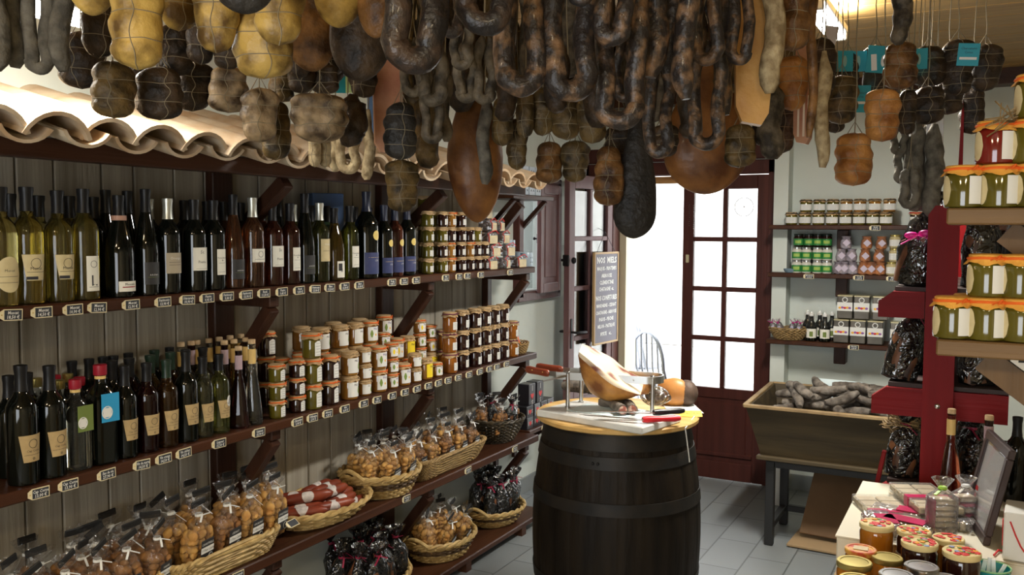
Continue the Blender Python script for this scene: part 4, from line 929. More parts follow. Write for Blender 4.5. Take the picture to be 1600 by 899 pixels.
for px, t in ((415, [DK, DK, DK]), (470, [DK, DK, HN]), (520, [HN, HN, HN]), (560, [HB, HB, HN]), (600, [HB, HB, HB])):
    stack(px, t, -2.49, Z2, 0, w3 + ' at back', gj)
# small woven basket of packets and tin at the shelf end
# ---- small jars and packets at the far end of the top shelf
SM = ('mini', 'dark', 'cloth', 'natural', 'sq', 'tiny dark jar with kraft cap'); SG = ('mini', 'green', 'cloth', 'natural', 'sq', 'tiny olive jar with kraft cap'); SR = ('mini', 'honey', 'cloth', 'orange', 'sq', 'tiny honey jar with orange tie')
for px, x, t in ((668, -2.30, [SG, SG, SG, SG]), (690, -2.30, [SG, SM, SG, SM]), (703, -2.30, [SR, SR, SM, SR]), (719, -2.30, [SM, SM, SM, SM]), (732, -2.30, [SM, SR, SM]), (744, -2.30, [SM, SM, SG]), (755, -2.30, [SM, SM]),
                 (662, -2.37, [SG] * 5), (678, -2.37, [SG] * 4), (695, -2.37, [SM] * 4), (711, -2.37, [SM] * 4), (726, -2.37, [SM] * 3), (740, -2.37, [SG] * 3)):
    stack(px, t, x, Z1, 0, 'on the top shelf' + (' behind' if x < -2.35 else ''), 'tiny jars at the end of the top shelf')
# ================================================================ BASKETS
M_wick = mat('willow', (0.55, 0.39, 0.16), .55, (0.33, 0.21, 0.07), scale=25, bump=.2); M_wickd = mat('brown_willow', (0.12, 0.07, 0.03), .5, (0.06, 0.035, 0.015), scale=25); M_wickb = mat('dark_willow', (0.035, 0.028, 0.018), .45, (0.08, 0.06, 0.035), scale=25)
M_sea = mat('seagrass', (0.40, 0.27, 0.11), .7, (0.24, 0.15, 0.06), scale=40, bump=.4)
def sup(t, a, b, e): c, s_ = math.cos(t), math.sin(t); return (a * math.copysign(abs(c) ** e, c), b * math.copysign(abs(s_) ** e, s_))
def basket(name, a0, b0, a1, b1, H, e, m, loc, rz, desc, rows=9, rr=.0058, handles=True, m_mid=None, ns=26, rimr=.009):
    """oval or rectangular woven basket; a along local X, b along local Y"""
    N = ns * 4; body = G(); mid = G()
    for k in range(rows):
        u = (k + .5) / rows; a = a0 + (a1 - a0) * u ** .8; b = b0 + (b1 - b0) * u ** .8; z = rr + (H - rr) * u; pts = []
        for i in range(N):
            t = 2 * PI * i / N; x, y = sup(t, a, b, e); q = 1 + .0045 / max(.05, math.hypot(x, y)) * math.sin(t * ns + PI * k) * 1.2; pts.append((x * q, y * q, z))
        (mid if (m_mid and rows * .42 < k < rows * .72) else body).tube(pts, min(rr, (H / rows) * .56), 5, closed=True)
    pts = [sup(2 * PI * i / 40, a0, b0, e) for i in range(40)]
    body.add([(p[0], p[1], .004) for p in pts] + [(p[0], p[1], .001) for p in pts], [tuple(range(40)), tuple(range(79, 39, -1))] + [(i, (i + 1) % 40, (i + 1) % 40 + 40, i + 40) for i in range(40)])
    st = G()
    for i in range(ns * 2):
        t = 2 * PI * (i + .25) / (ns * 2); pp = []
        for u in (0.02, .5, 1.0): x, y = sup(t, (a0 + (a1 - a0) * u ** .8) * .988, (b0 + (b1 - b0) * u ** .8) * .988, e); pp.append((x, y, .004 + (H - .004) * u))
        st.tube(pp, .0022, 4)
    rim = G()
    for s_ in range(2):
        pts = []
        for i in range(N):
            t = 2 * PI * i / N; ph = t * ns * .5 + PI * s_; x, y = sup(t, a1, b1, e); L = math.hypot(x, y); q = 1 + .006 * math.cos(ph) / L; pts.append((x * q, y * q, H + .006 + .006 * math.sin(ph)))
        rim.tube(pts, rimr * .75, 6, closed=True)
    parts = [('stakes', st.mesh('stakes', m)), ('rim', rim.mesh('rim', m))]
    if m_mid: parts.append(('dark_band', mid.mesh('dark_band', m_mid)))
    if handles:
        for s_ in (-1, 1):
            h = G(); pts = []
            for i in range(13):
                u = i / 12; ta = (-.42 + .84 * u) + (0 if s_ > 0 else PI); x, y = sup(ta, a1, b1, e); pts.append((x * 1.03, y * 1.03, H + .006 + .034 * math.sin(PI * u)))
            h.tube(pts, .0095, 8); parts.append(('handle', h.mesh('handle', m)))
    return thing(name, parts, loc, desc, 'basket', rot=(0, 0, rz), data=body.mesh(name, m))
# ================================================================ BAGS OF BISCUITS
M_bisc = {'gold': mat('biscuit_gold', (0.58, 0.33, 0.09), .7, (0.42, 0.20, 0.05), scale=30, bump=.3, bscale=70), 'brown': mat('biscuit_brown', (0.32, 0.15, 0.04), .7, (0.20, 0.08, 0.02), scale=30, bump=.3, bscale=70)}
M_film = thin('cellophane', (.985, .985, .985), .02, .12, .9, 30, haze=((.8, .8, .8), .02), fk=.40); M_filmd = thin('black_cellophane', (.12, .12, .13), .08, .12, .9, 26, haze=((.02, .02, .02), .35))
BG = {}
def crump(g, amp, f, seed): 
    g.v = [tuple(Vector(v) + Vector((mnoise.noise(Vector((v[0] * f + seed, v[1] * f, v[2] * f))), mnoise.noise(Vector((v[0] * f, v[1] * f + seed, v[2] * f))), mnoise.noise(Vector((v[0] * f, v[1] * f, v[2] * f + seed))) * .6)) * amp) for v in g.v]; return g
M_gift = mat('gold_scroll_print', (.55, .35, .12), .4)
def bag_mesh(kind, seed):
    k = (kind, seed)
    if k in BG: return BG[k]
    rn = random.Random(seed * 13 + 5); W, D, H = .052, .034, .155
    dark = kind.startswith('dark')
    def md(r, z, t, k_): q = 1 + .05 * math.sin(7 * t + z * 60 + seed) * (1 if z > H * .8 else .35); return (r * q, z)
    prof = [(.6, .0), (.95, .004), (1.0, .03), (1.02, .07), (.95, .105), (.7, .132), (.35, .150), (.20, .160), (.22, .168), (.55, .185), (.8, .205)]
    film = G().lathe([(p[0], p[1]) for p in prof], 30, mod=md, sx=W, sy=D, capt=False); film = crump(film, .008, 34, seed)
    # local X is the broad side; the front faces +Y locally after rotation
    bis = G()
    if not dark:
        z = .012
        while z < .125:
            wv = W * (1.0 if z < .1 else .7)
            for x in (-.03, 0.0, .03):
                for y in (-.014, .014):
                    if abs(x) > wv: continue
                    T = Matrix.Translation((x + rn.uniform(-.006, .006), y + rn.uniform(-.004, .004), z + rn.uniform(-.005, .005))) @ Matrix.Rotation(rn.uniform(0, 3), 4, (rn.random(), rn.random(), rn.random()))
                    bis.ball((0, 0, 0), .0205, .0155, .0125, 0, 8, 6, T)
            z += .019
    else:
        bis = crump(G().lathe([(.5, .002), (.9, .006), (.95, .05), (.88, .10), (.55, .13), (.15, .15)], 20, sx=W, sy=D), .010, 30, seed + 4)
    lab = G().box((0, 0, 0), (.0012, .056, .070), bev=.0005)
    band = G().box((.0012, 0, .004), (.0008, .056, .018)); M_bl = M_lab['black']
    rib = G(); rib.lathe([(.0125, .158), (.0135, .162), (.0125, .166)], 12, capb=False, capt=False, sx=1, sy=.8)
    for s_ in (-1, 1):
        rib.bar((0, .012, .163), (s_ * .022 + rn.uniform(-.008, .008), .03, .150 + rn.uniform(-.02, .035)), .006, .0012)
    tape = G(); a = rn.uniform(-.5, .5)
    T = Matrix.Translation((rn.uniform(-.01, .01), 0, .200)) @ Matrix.Rotation(a, 4, 'Y'); tape.box((0, 0, 0), (.060, .006, .020), 0, T, bev=.002)
    r = dict(film=film.mesh('film', M_filmd if dark else M_film), bis=bis.mesh('biscuits', {'gold': M_bisc['gold'], 'brown': M_bisc['brown']}.get(kind, mat('dark_sweets', (.03, .015, .01), .5, (.16, .06, .02), scale=25))),
             lab=lab.mesh('label', M_bl), band=band.mesh('white_band', M_white), rib=rib.mesh('ribbon', M_white if not dark else mat('ribbon_red', (.25, .01, .04), .5)), tape=tape.mesh('header_clip', M_black))
    BG[k] = r; return r
BT = {}
BAGMAX = 1
def bag(kind, loc, yaw, tilt, desc, where, group, title=None, s=1.0, lab=True, name=None, tiltx=0.0):
    """front (label) faces local +Y"""
    if loc[0] < -2.43 and loc[0] > -2.56 and min(abs(loc[1] - yb_) for yb_ in (1.33, 2.46, 3.5, 4.49)) < .11: loc = (-2.43, loc[1], loc[2])
    m = bag_mesh(kind, rnd.randrange(4)); parts = [('contents' if kind.startswith('dark') else 'biscuits', m['bis']), ('film', m['film']), ('ribbon', m['rib'])]
    if not kind.startswith('dark'): parts.append(('header_clip', m['tape']))
    o = thing(name or ('biscuit_bag' if not kind.startswith('dark') else 'sweet_bag'), parts, loc, desc, 'bag', rot=(tilt, tiltx, yaw), group=group, where=where, scale=(s if isinstance(s, tuple) else (s, s, s)))
    if lab and not kind.startswith('dark'):
        l = link('label', m['lab'], o, (0.004, .0415, .062), (0, 0, PI / 2)); link('white_band', m['band'], l)
        if title:
            if title not in BT: BT[title] = (text_mesh(title, .0095, M_chalk, xs=.95), text_mesh('U Pani Caldu', .0105, M_ink, shear=.3), )
            link('lettering', BT[title][0], l, (.0012, 0, .022)); link('lettering', BT[title][1], l, (.0020, 0, .004))
            if 'ring' not in BT:
                q = G(); q.tube([(.0012, .010 * math.cos(2 * PI * i / 12) + .016, .012 * math.sin(2 * PI * i / 12) - .022) for i in range(12)], .0006, 4, closed=True); BT['ring'] = q.mesh('emblem', M_white)
            link('emblem', BT['ring'], l)
    return o
Z3 = SH[3]; Z4 = SH[4]; YAW = -PI / 2          # local +Y -> world +X
def py(px, x): return shelf_y(px, x)
gb = 'biscuit bags in the long baskets'
# basket B (rect, pale willow) px 270-440 and basket A to its left
yb0, yb1 = at_x(270, 886, XF).y, at_x(440, 822, XF).y
yB = (yb0 + yb1) / 2; LB = (yb1 - yb0)
basket('willow_basket', LB / 2 - .03, .11, LB / 2 + .0, .145, .085, .28, M_wick, (-2.382, yB, Z3), PI / 2, 'long rectangular pale willow basket full of canistrelli bags', rows=8, handles=False, ns=30)
yA1 = yb0 - .03; LA = .52
basket('willow_basket', LA / 2 - .03, .11, LA / 2, .145, .085, .28, M_wick, (-2.382, yA1 - LA / 2, Z3), PI / 2, 'long willow basket at left photo edge below the dark bottles', rows=8, handles=False, ns=30)
for i, (px, x, t) in enumerate(((285, -2.31, 'CANISTRELLI'), (330, -2.31, 'CEDRAT'), (367, -2.31, 'VIN BLANC'), (407, -2.31, 'CANISTRELLI'))):
    bag('gold' if i != 1 else 'brown', (x, py(px + 12, x), Z3 + .045), YAW + .15, -.10, 'gold biscuit bag with black and white label, front row of long basket', '', gb, t, 1.12)
for i, (px, x) in enumerate(((262, -2.39), (303, -2.40), (345, -2.39), (385, -2.40), (418, -2.40), (290, -2.47), (335, -2.48), (375, -2.47), (408, -2.47))):
    bag('gold', (x, py(px, x), Z3 + .04 + .012 * (x < -2.45)), YAW + rnd.uniform(-.3, .3), rnd.uniform(-.1, .1), 'clear biscuit bag with black clip, rear rows of long basket', '', gb, None, 1.12, False)
for i, (px, x, t) in enumerate(((228, -2.31, 'FARINE'), (182, -2.31, 'CANISTRELLI'), (132, -2.31, 'AMANDES'), (80, -2.31, 'VIN BLANC'), (25, -2.31, 'RAISINS'))):
    bag('brown', (x, py(px, x), Z3 + .03), YAW + rnd.uniform(-.2, .3), -.12, 'brown biscuit bag in the lower left corner, front row', '', gb, t, 1.05)
for i, (px, x) in enumerate(((10, -2.39), (55, -2.40), (100, -2.39), (145, -2.40), (190, -2.39), (225, -2.40), (40, -2.48), (90, -2.48), (125, -2.47), (170, -2.48), (210, -2.47), (240, -2.48))):
    bag('brown', (x, py(px, x), Z3 + .016 + (.012 if x < -2.45 else 0)), YAW + rnd.uniform(-.5, .5), rnd.uniform(-.15, .15), 'crumpled biscuit bag with black clip behind the lower left front row', '', gb, None, 1.1, False)
# shallow oval basket with red sausages
yc = (at_x(425, 790, -2.38).y + at_x(563, 760, -2.38).y) / 2; 
basket('willow_basket', .19, .11, .255, .165, .062, 1.0, M_wick, (-2.375, yc, Z3), PI / 2, 'shallow oval willow basket heaped with red wax sausages', rows=6, handles=False, ns=26, rimr=.011)
M_wax = mat('red_wax_casing', (0.25, 0.050, 0.022), .42, (0.17, 0.030, 0.014), scale=12, bump=.15); M_paperw = mat('printed_white_band', (.72, .66, .62), .7, (.5, .46, .44), scale=60)
def redsaus():
    r, L = .021, .19; n = 10
    g = G().tube([(L * (k / n - .5), 0, 0) for k in range(n + 1)], [r * q for q in (.55, .93, 1, 1, 1, 1, 1, 1, 1, .93, .55)], 14)
    b = G(); vs = []; fs = []; m_ = 16
    for i in range(m_ + 1):
        t = 2 * PI * i / m_; h_ = .009 + .018 * abs(math.cos(t * 1.0)) ; 
        for s_ in (-1, 1): vs.append((s_ * h_ * .9, (r + .0008) * math.cos(t), (r + .0008) * math.sin(t)))
    for i in range(m_): fs.append((i * 2, i * 2 + 1, i * 2 + 3, i * 2 + 2))
    b.add(vs, fs, 0, True); e = G().tube([(-L / 2 + .004, 0, 0), (-L / 2 - .010, 0, .002)], [.006, .003], 6)
    e.tube([(L / 2 - .004, 0, 0), (L / 2 + .010, 0, .002)], [.006, .003], 6); return g.mesh('red_sausage', M_wax), b.mesh('paper_band', M_paperw), e.mesh('knotted_ends', M_wax)
rs = redsaus()
lay = [(-.13, .03, .03, 35, 0), (-.13, -.02, .03, 40, 0), (.06, -.08, .03, 92, 0), (.02, .05, .03, 85, 0), (.10, .0, .03, 88, 0), (-.03, -.02, .03, 20, 0), (.14, .06, .03, 95, 0), (-.06, .08, .03, 60, 0),
       (-.12, .0, .066, 48, 0), (-.08, -.03, .070, 50, 0), (-.155, .045, .068, 45, 0), (.07, -.04, .068, 95, 0), (.08, .02, .070, 88, 0), (.05, .07, .066, 92, 0), (-.02, .09, .066, 70, 0),
       (.05, -.07, .100, 93, 0), (.06, -.02, .104, 95, 0), (.03, .035, .102, 90, 0), (-.11, -.05, .106, 50, 0), (-.09, .01, .108, 55, 0)]
for u, v, z, a, _ in lay:   # u along +Y, v along -X(front +)
    thing('red_sausage', [('paper_band', rs[1]), ('knotted_ends', rs[2])], (-2.375 + v * .9, yc + u, Z3 + z - .004 + .004), 'red wax-coated sausage with white paper band in the shallow basket', 'sausage', rot=(rnd.uniform(0, 6), rnd.uniform(-.06, .06), math.radians(a)), group='red sausages in the shallow basket', where='', data=rs[0],
          tail={.03: 'lowest layer', .066: 'middle layer', .068: 'middle layer', .070: 'middle layer'}.get(z, 'top layer'))
thing('price_tag', [('black_panel', TAGM[1])], (-2.245, py(452, -2.245), Z3 + .085), 'slate price tag lying on the red sausages', 'price tag', rot=(0, -.9, .1), data=TAGM[0])
# round basket with handle, px 525-660
yd = (at_x(527, 740, -2.37).y + at_x(658, 720, -2.37).y) / 2
basket('willow_basket', .13, .125, .19, .165, .095, 1.0, M_wick, (-2.375, yd - .01, Z3), PI / 2 - .1, 'deep oval willow basket with looped handles right of red sausages', rows=9, m_mid=M_wickd, ns=24, rimr=.012)
for i, (u, v, t, z) in enumerate(((-.05, .07, 'VIN BLANC', .05), (.07, .07, 'VIN BLANC', .05), (.13, .03, 'VIN BLANC', .05))):
    bag('gold', (-2.375 + v, yd + u, Z3 + z), YAW + .1, -.22, 'gold biscuit bag with black label in the deep oval basket', 'front', 'bags in the deep oval basket', t, 1.0, tiltx=.1)
for i, (u, v) in enumerate(((-.13, .03), (-.09, -.02), (-.03, -.01), (.03, -.02), (.09, -.03), (-.06, -.08), (.04, -.09))):
    bag('gold', (-2.375 + v, yd + u, Z3 + .05), YAW + rnd.uniform(-.4, .4), rnd.uniform(-.1, .15), 'clear bag of biscuits in the deep oval basket', 'behind front', 'bags in the deep oval basket', None, 1.0, False)
# seagrass rectangular basket px 640-760
ye0, ye1 = at_x(656, 735, -2.26).y, at_x(762, 690, -2.26).y; ye = (ye0 + ye1) / 2
basket('seagrass_basket', (ye1 - ye0) / 2 - .06, .10, (ye1 - ye0) / 2 - .01, .14, .095, .25, M_sea, (-2.385, ye, Z3), PI / 2, 'rectangular seagrass basket packed with biscuit bags', rows=13, rr=.0045, handles=False, ns=40, rimr=.008)
nE = 5
for i in range(nE):
    y = ye0 + .07 + (ye1 - ye0 - .14) * i / (nE - 1)
    bag('gold' if i % 2 else 'brown', (-2.33, y, Z3 + .03), YAW + .1, -.1, 'biscuit bag with black label, front row of the seagrass basket', '', 'bags in the seagrass basket', ('VIN BLANC', 'NOISETTES', 'CANISTRELLI')[i % 3], .98, i != 1)
for x_, n_ in ((-2.405, 5), (-2.47, 4)):
    for i in range(n_):
        y = ye0 + .05 + (ye1 - ye0 - .12) * i / (n_ - 1); bag('gold' if i % 2 else 'brown', (x_, y, Z3 + .04), YAW + rnd.uniform(-.5, .5), rnd.uniform(-.1, .1), 'clear biscuit bag in the rear of the seagrass basket', '%s row' % ('middle' if x_ > -2.45 else 'back'), 'bags in the seagrass basket', None, 1.0, False)
# dark round basket px 735-805
yf_ = (at_x(742, 680, -2.38).y + at_x(803, 665, -2.38).y) / 2 + .04
basket('dark_basket', .10, .09, .165, .155, .125, 1.0, M_wickb, (-2.40, yf_, Z3), PI / 2, 'dark round basket of clear packets at far end of the shelf', rows=14, rr=.0048, handles=False, ns=26, rimr=.008)
for i, (u, v) in enumerate(((-.08, .06), (.0, .08), (.08, .05), (-.1, -.02), (-.02, .0), (.06, -.02), (.0, -.08))):
    bag('dark' if i % 3 == 1 else 'brown', (-2.40 + v, yf_ + u, Z3 + .06), YAW + rnd.uniform(-.4, .4), -.15 if v > 0 else .1, 'shiny packet in the dark round basket' if i % 3 != 1 else 'dark shiny packet in the dark round basket', '', 'packets in the dark basket', None, .95, False)
# boxes with red hearts on the low small shelf
M_bbox = mat('black_card_box', (0.02, 0.018, 0.022), .35); M_redh = mat('red_heart', (0.70, 0.03, 0.03), .5)
def heart(s_):
    pts = []
    for i in range(24):
        t = 2 * PI * i / 24; pts.append((s_ * 16 * math.sin(t) ** 3 / 16, s_ * (13 * math.cos(t) - 5 * math.cos(2 * t) - 2 * math.cos(3 * t) - math.cos(4 * t)) / 16))
    return pts
def heartbox(w_, d_, h_, tall=False):
    b = G().box((0, 0, h_ / 2), (w_, d_, h_), bev=.002)
    s_ = min(d_, h_) * .24; pts = heart(s_); zc = h_ * (.42 if tall else .5); hx = G().add([(w_ / 2 + .0004, p[0], p[1] + zc) for p in pts] + [(w_ / 2 + .0009, p[0], p[1] + zc) for p in pts], [tuple(range(24)), tuple(range(47, 23, -1))] + [(i, (i + 1) % 24, (i + 1) % 24 + 24, i + 24) for i in range(24)])
    t1_ = text_mesh('I', s_ * 2.4, M_white, xs=1.1); t2_ = text_mesh('S', s_ * 2.0, M_white)
    if tall: return b.mesh('heart_box', M_bbox), hx.mesh('red_heart', M_redh), [('lettering', t1_, None, None, (w_ / 2 + .001, 0, zc + s_ * 2.2)), ('lettering', t2_, None, None, (w_ / 2 + .001, 0, zc - s_ * 2.0))]
    return b.mesh('heart_box', M_bbox), hx.mesh('red_heart', M_redh), [('lettering', t1_, None, None, (w_ / 2 + .001, -s_ * 1.5, zc)), ('lettering', t2_, None, None, (w_ / 2 + .001, s_ * 1.5, zc))]
hb = heartbox(.09, .085, .068); hbt = heartbox(.075, .085, .125, True)
ys = 4.665
for i, (u, k, tall) in enumerate(((0, 0, 0), (.095, 0, 0), (.19, 0, 0), (.28, 0, 0), (0, 1, 0), (.095, 1, 0), (.19, 1, 0), (.28, 1, 0), (.04, 2, 1), (.15, 2, 1))):
    m_ = hbt if tall else hb
    thing('heart_box', [('red_heart', m_[1])] + m_[2], (-2.40, ys + u + .04 - .03, Z3 + .0005 + k * .069), 'tall black box with red heart standing on the low boxes' if tall else 'low black box with red heart and white letters', 'box', rot=(0, 0, rnd.uniform(-.05, .05)), group='boxes with red hearts', where='', data=m_[0], tail='' if tall else ('upper layer' if k else 'lower layer'))
price_tag((-2.327, 4.80, Z3 - .012), (0, 0, 0), 'Bonbons', '4,50 €', 'slate price tag under the boxes with red hearts', '')
# bottom shelf baskets
yg = (at_x(645, 850, -2.30).y + at_x(762, 820, -2.30).y) / 2
basket('willow_basket', .15, .12, .215, .165, .095, 1.0, M_wick, (-2.38, yg, Z4), PI / 2, 'oval willow basket with handles on the lowest shelf, biscuit bags', rows=9, m_mid=M_wickd, ns=24, rimr=.012)
for i, (u, v, t) in enumerate(((-.04, .05, 'CANISTRELLI'), (.09, .06, 'CITRON'), (.14, .02, None))):
    bag('gold', (-2.38 + v, yg + u, Z4 + .05), YAW + .1, -.35 if i < 2 else 0, 'biscuit bag with black label leaning in the lowest oval basket', '', 'bags in the lowest oval basket', t, 1.0, bool(t), tiltx=.25)
for i, (u, v) in enumerate(((-.14, .04), (-.1, -.04), (-.02, -.05), (.06, -.05), (.13, -.05))):
    bag('gold', (-2.38 + v, yg + u, Z4 + .05), YAW + rnd.uniform(-.4, .4), rnd.uniform(-.1, .2), 'clear biscuit bag at the back of the lowest oval basket', '', 'bags in the lowest oval basket', None, 1.0, False)
yh = (at_x(745, 800, -2.30).y + at_x(842, 785, -2.30).y) / 2 - .03
basket('willow_basket', .14, .11, .20, .16, .08, 1.0, M_wick, (-2.385, yh, Z4), PI / 2, 'oval willow basket on the lowest shelf nearest the barrel, dark bags', rows=8, m_mid=M_wickd, ns=24, rimr=.010)
for i, (u, v, z) in enumerate(((-.12, .05, .05), (-.04, .08, .05), (.05, .07, .05), (.13, .04, .05), (-.1, -.03, .05), (-.01, -.01, .05), (.09, -.03, .05), (-.04, -.09, .06), (.06, -.09, .06))):
    bag('dark', (-2.385 + v, yh + u, Z4 + z), YAW + rnd.uniform(-.5, .5), rnd.uniform(-.15, .15), 'dark shiny bag with red ribbon in the basket nearest the barrel', '', 'dark bags in the basket nearest the barrel', None, 1.1, False)
yi = at_x(600, 880, -2.30).y - .02
basket('willow_basket', .17, .12, .225, .165, .09, 1.0, M_wick, (-2.375, yi, Z4), PI / 2, 'willow basket heaped with black shiny bags at photo bottom', rows=8, ns=24, rimr=.011)
for i, (u, v, z) in enumerate(((-.16, .04, .05), (-.07, .09, .05), (.03, .09, .05), (.13, .06, .05), (-.13, -.05, .05), (-.04, 0, .07), (.06, -.01, .06), (.15, -.04, .05), (-.08, -.1, .06), (.03, -.1, .06), (.1, -.09, .06), (-.2, -.02, .06))):
    bag('dark', (-2.375 + v, yi + u, Z4 + z), YAW + rnd.uniform(-.6, .6), rnd.uniform(-.2, .2), 'black shiny bag of sweets in the heaped willow basket', '', 'black bags in the heaped basket', None, 1.15, False)
# ---- end of the middle shelf: little basket and packets; end of top shelf : packets with cards, tins
yj = at_x(815, 540, -2.33).y
basket('little_basket', .05, .045, .07, .06, .055, 1.0, M_sea, (-2.33, yj - .06, Z2), PI / 2, 'little woven basket at far end of the jam shelf', rows=8, rr=.0035, handles=False, ns=16, rimr=.005)
for i, (u, v, c, m_) in enumerate(((-.02, .01, 'white', M_white), (.02, 0, 'orange', M_raff['orange']), (.0, -.03, 'cream', M_cream))):
    thing('small_packet', [], (-2.33 + v, yj - .06 + u, Z2 + .055), c + ' packet standing in the little woven basket', 'packet', rot=(.2 - .2 * i, -.35, .2 * i), data=crump(G().box((0, 0, 0), (.014, .045, .08), bev=.004), .004, 40, i).mesh('small_packet', m_))
thing('photo_card', [], (-2.45, yj - .08, Z2 + .075), 'pale card leaning behind the little woven basket', 'card', rot=(0, -.1, .15), data=G().box((0, 0, 0), (.012, .085, .15), bev=.01).mesh('photo_card', mat('lavender_card', (.50, .48, .56), .5)))
thing('printed_tin', [('red_print', G().box((.0352, 0, .01), (.001, .06, .04)).mesh('red_print', M_redh))], (-2.42, yj + .03, Z2 + .045), 'small printed box beside the little woven basket', 'box', data=G().box((0, 0, 0), (.07, .085, .088), bev=.002).mesh('printed_tin', mat('pinkish_box', (.55, .40, .40), .5)))
M_clear = thin('clear_packet', (.95, .95, .96), .06, .1, .5, 40, haze=((.7, .7, .75), .10))
def cardpack(seed):
    c = crump(G().box((0, 0, .026), (.07, .085, .05), bev=.006), .004, 50, seed); cd = G().box((.037, 0, .020), (.0015, .065, .036)); st = G()
    for i in range(5): st.bar((.038, -.025 + .012 * i, .03), (.0385, -.02 + .012 * i, .008), .0012, .001)
    rb = G().tube([(.03, -.04, .045), (.045, -.05, .035), (.042, -.045, .01)], .002, 5); rb.tube([(.03, -.04, .045), (.03, .0, .056), (.02, .045, .06), (.03, .055, .045)], .002, 5)
    inn = G(); rn = random.Random(seed)
    for i in range(8): inn.box((rn.uniform(-.02, .025), rn.uniform(-.03, .03), rn.uniform(.012, .045)), (.022, .02, .012), 0, Matrix.Rotation(rn.uniform(-.1, .1), 4, 'Z'), .002)
    return [('film', c.mesh('film', M_clear)), ('card', cd.mesh('card', M_cream), [('handwriting', st.mesh('handwriting', M_white))]), ('red_ribbon', rb.mesh('red_ribbon', M_redh)), ('sweets', inn.mesh('sweets', mat('nougat_brown', (.16, .07, .04), .5)))]
CP = [cardpack(1), cardpack(2)]
for px, k, x in ((757, 0, -2.30), (779, 0, -2.30), (803, 0, -2.30), (762, 1, -2.31), (785, 1, -2.31), (757, 2, -2.31), (777, 2, -2.33), (757, 3, -2.35), (770, 3, -2.37), (750, 4, -2.38)):
    thing('sweet_packet', CP[k % 2], (x, py(px + 4, x), Z1 + k * .066), 'clear packet with cream card and red ribbon at wine shelf end', 'packet', rot=(0, 0, rnd.uniform(-.1, .25)), group='ribbon packets at the end of the top shelf', scale=(1.1, 1.1, 1.18), where='', tail=TIER[k] + ' tier')
M_tinb = mat('pale_blue_tin', (.42, .52, .62), .35, metal=.2)
tb = G().lathe([(.034, 0), (.035, .002), (.035, .075), (.034, .078)], 24).mesh('blue_tin', M_tinb)
def sq(): 
    g = G()
    for a in (-.6, 0, .6):
        for z in (.02, .045): 
            c_, s_ = .0356 * math.cos(a), .0356 * math.sin(a); g.bar((c_, s_ - .006, z), (c_, s_, z + .007), .0018, .001); g.bar((c_, s_, z + .007), (c_, s_ + .006, z), .0018, .001)
    return g.mesh('bird_print', M_ink)
sqm = sq()
for i, (px, z) in enumerate(((795, .075), (822, 0), (812, 0), (803, 0))):
    x = (-2.42, -2.32, -2.40, -2.46)[i]; 
    thing('blue_tin', [('bird_print', sqm)], (x, py(px, x), Z1 + (z if i else .0)), 'round pale blue tin at the end of the wine shelf', 'tin', group='pale blue tins on the wine shelf', data=tb, rot=(0, 0, .3 * i), scale=(1, 1, 1.0 if i else 1.9))
bx = G().box((0, 0, .028), (.07, .07, .055), bev=.002).mesh('blue_box', mat('pale_blue_box', (.50, .58, .68), .5)); bxp = G()
for u in (-.015, .015): bxp.bar((.0355, u - .006, .022), (.0355, u, .034), .002, .001); bxp.bar((.0355, u, .034), (.0355, u + .006, .022), .002, .001)
bxp = bxp.mesh('bird_print', M_ink)
for k in range(3):
    for i in range(4):
        for j in range(2):
            if k == 2 and i == 0: continue
            thing('blue_box', [('bird_print', bxp)], (-2.43 - .08 * j, 4.60 + .082 * i, 1.9005 + .0565 * k), 'small pale blue box on the high bracket shelf', 'box', group='pale blue boxes on the high shelf', where='', data=bx, tail=('front column' if j == 0 else 'back column') + ' ' + TIER[k] + ' layer')
# ================================================================ BACK WALL SHELVES (right of the door)
YS = 5.72
bw = [(1.735, 'top'), (1.437, 'middle'), (1.015, 'lowest')]
for z, nm in bw:
    thing('back_wall_shelf', [], (-.40, (YS + YB) / 2, z - .014), 'brown wooden %s shelf on the white wall right of the door' % nm, 'shelf', data=G().box((0, 0, 0), (1.64, YB - YS - .002, .028), bev=.004).mesh('back_wall_shelf', M_brown))
for x in (-.80, .1):
    parts = [('bracket_block', G().box((x, YB - .06, z - .09), (.07, .10, .12), bev=.004).mesh('bracket_block', M_brownz)) for z in (1.735, 1.437, 1.015)]
    parts.append(('upright', G().box((x, YB - .012, 1.23), (.05, .022, .40)).mesh('upright', M_brownz)))
    thing('wall_bracket', parts, (0, 0, 0), 'brown wall upright with blocks carrying the shelves right of the door', 'bracket', group='back wall brackets')
FY = PI / -2
def xb(px, y, z=1.3): return at_y(px, 500, y).x
yf2 = YS + .045
def bjar(px, z, k, size, jam, cap, raf, lb, ds, where, y=yf2, s=1.0, gname='jars on the back wall shelves'):
    r, h = SZ[size]; d = ray(px, 450); x = d.x / d.y * y
    jar(size, jam, cap, raf, lb, x, y, z + k * (h + .001) * s, ds, where, gname, s, -PI / 2 + .1, TIER[k] + ' tier', seed=px % 3)
SZ['back'] = (.0355, .078)
for i in range(8): bjar(1234 + 21 * i, 1.735, 0, 'back', 'green', 'cloth', 'black', 'band', 'pale-labelled honey jar with kraft cap', 'on the top back-wall shelf')
for i, px in enumerate((1256, 1277, 1298, 1319, 1340, 1363, 1386)): bjar(px, 1.735, 1, 'back', 'green' if i < 3 else 'honey', 'cloth', 'black', 'band', 'pale-labelled honey jar with kraft cap', 'on the top back-wall shelf')
for px, k in ((1428, 0), (1449, 0), (1474, 1)): bjar(px, 1.735, k, 'back', 'dark', 'cloth', 'red', 'band', 'dark jar with red-tied cap', 'on the top back-wall shelf')
SZ['gm'] = (.031, .080)
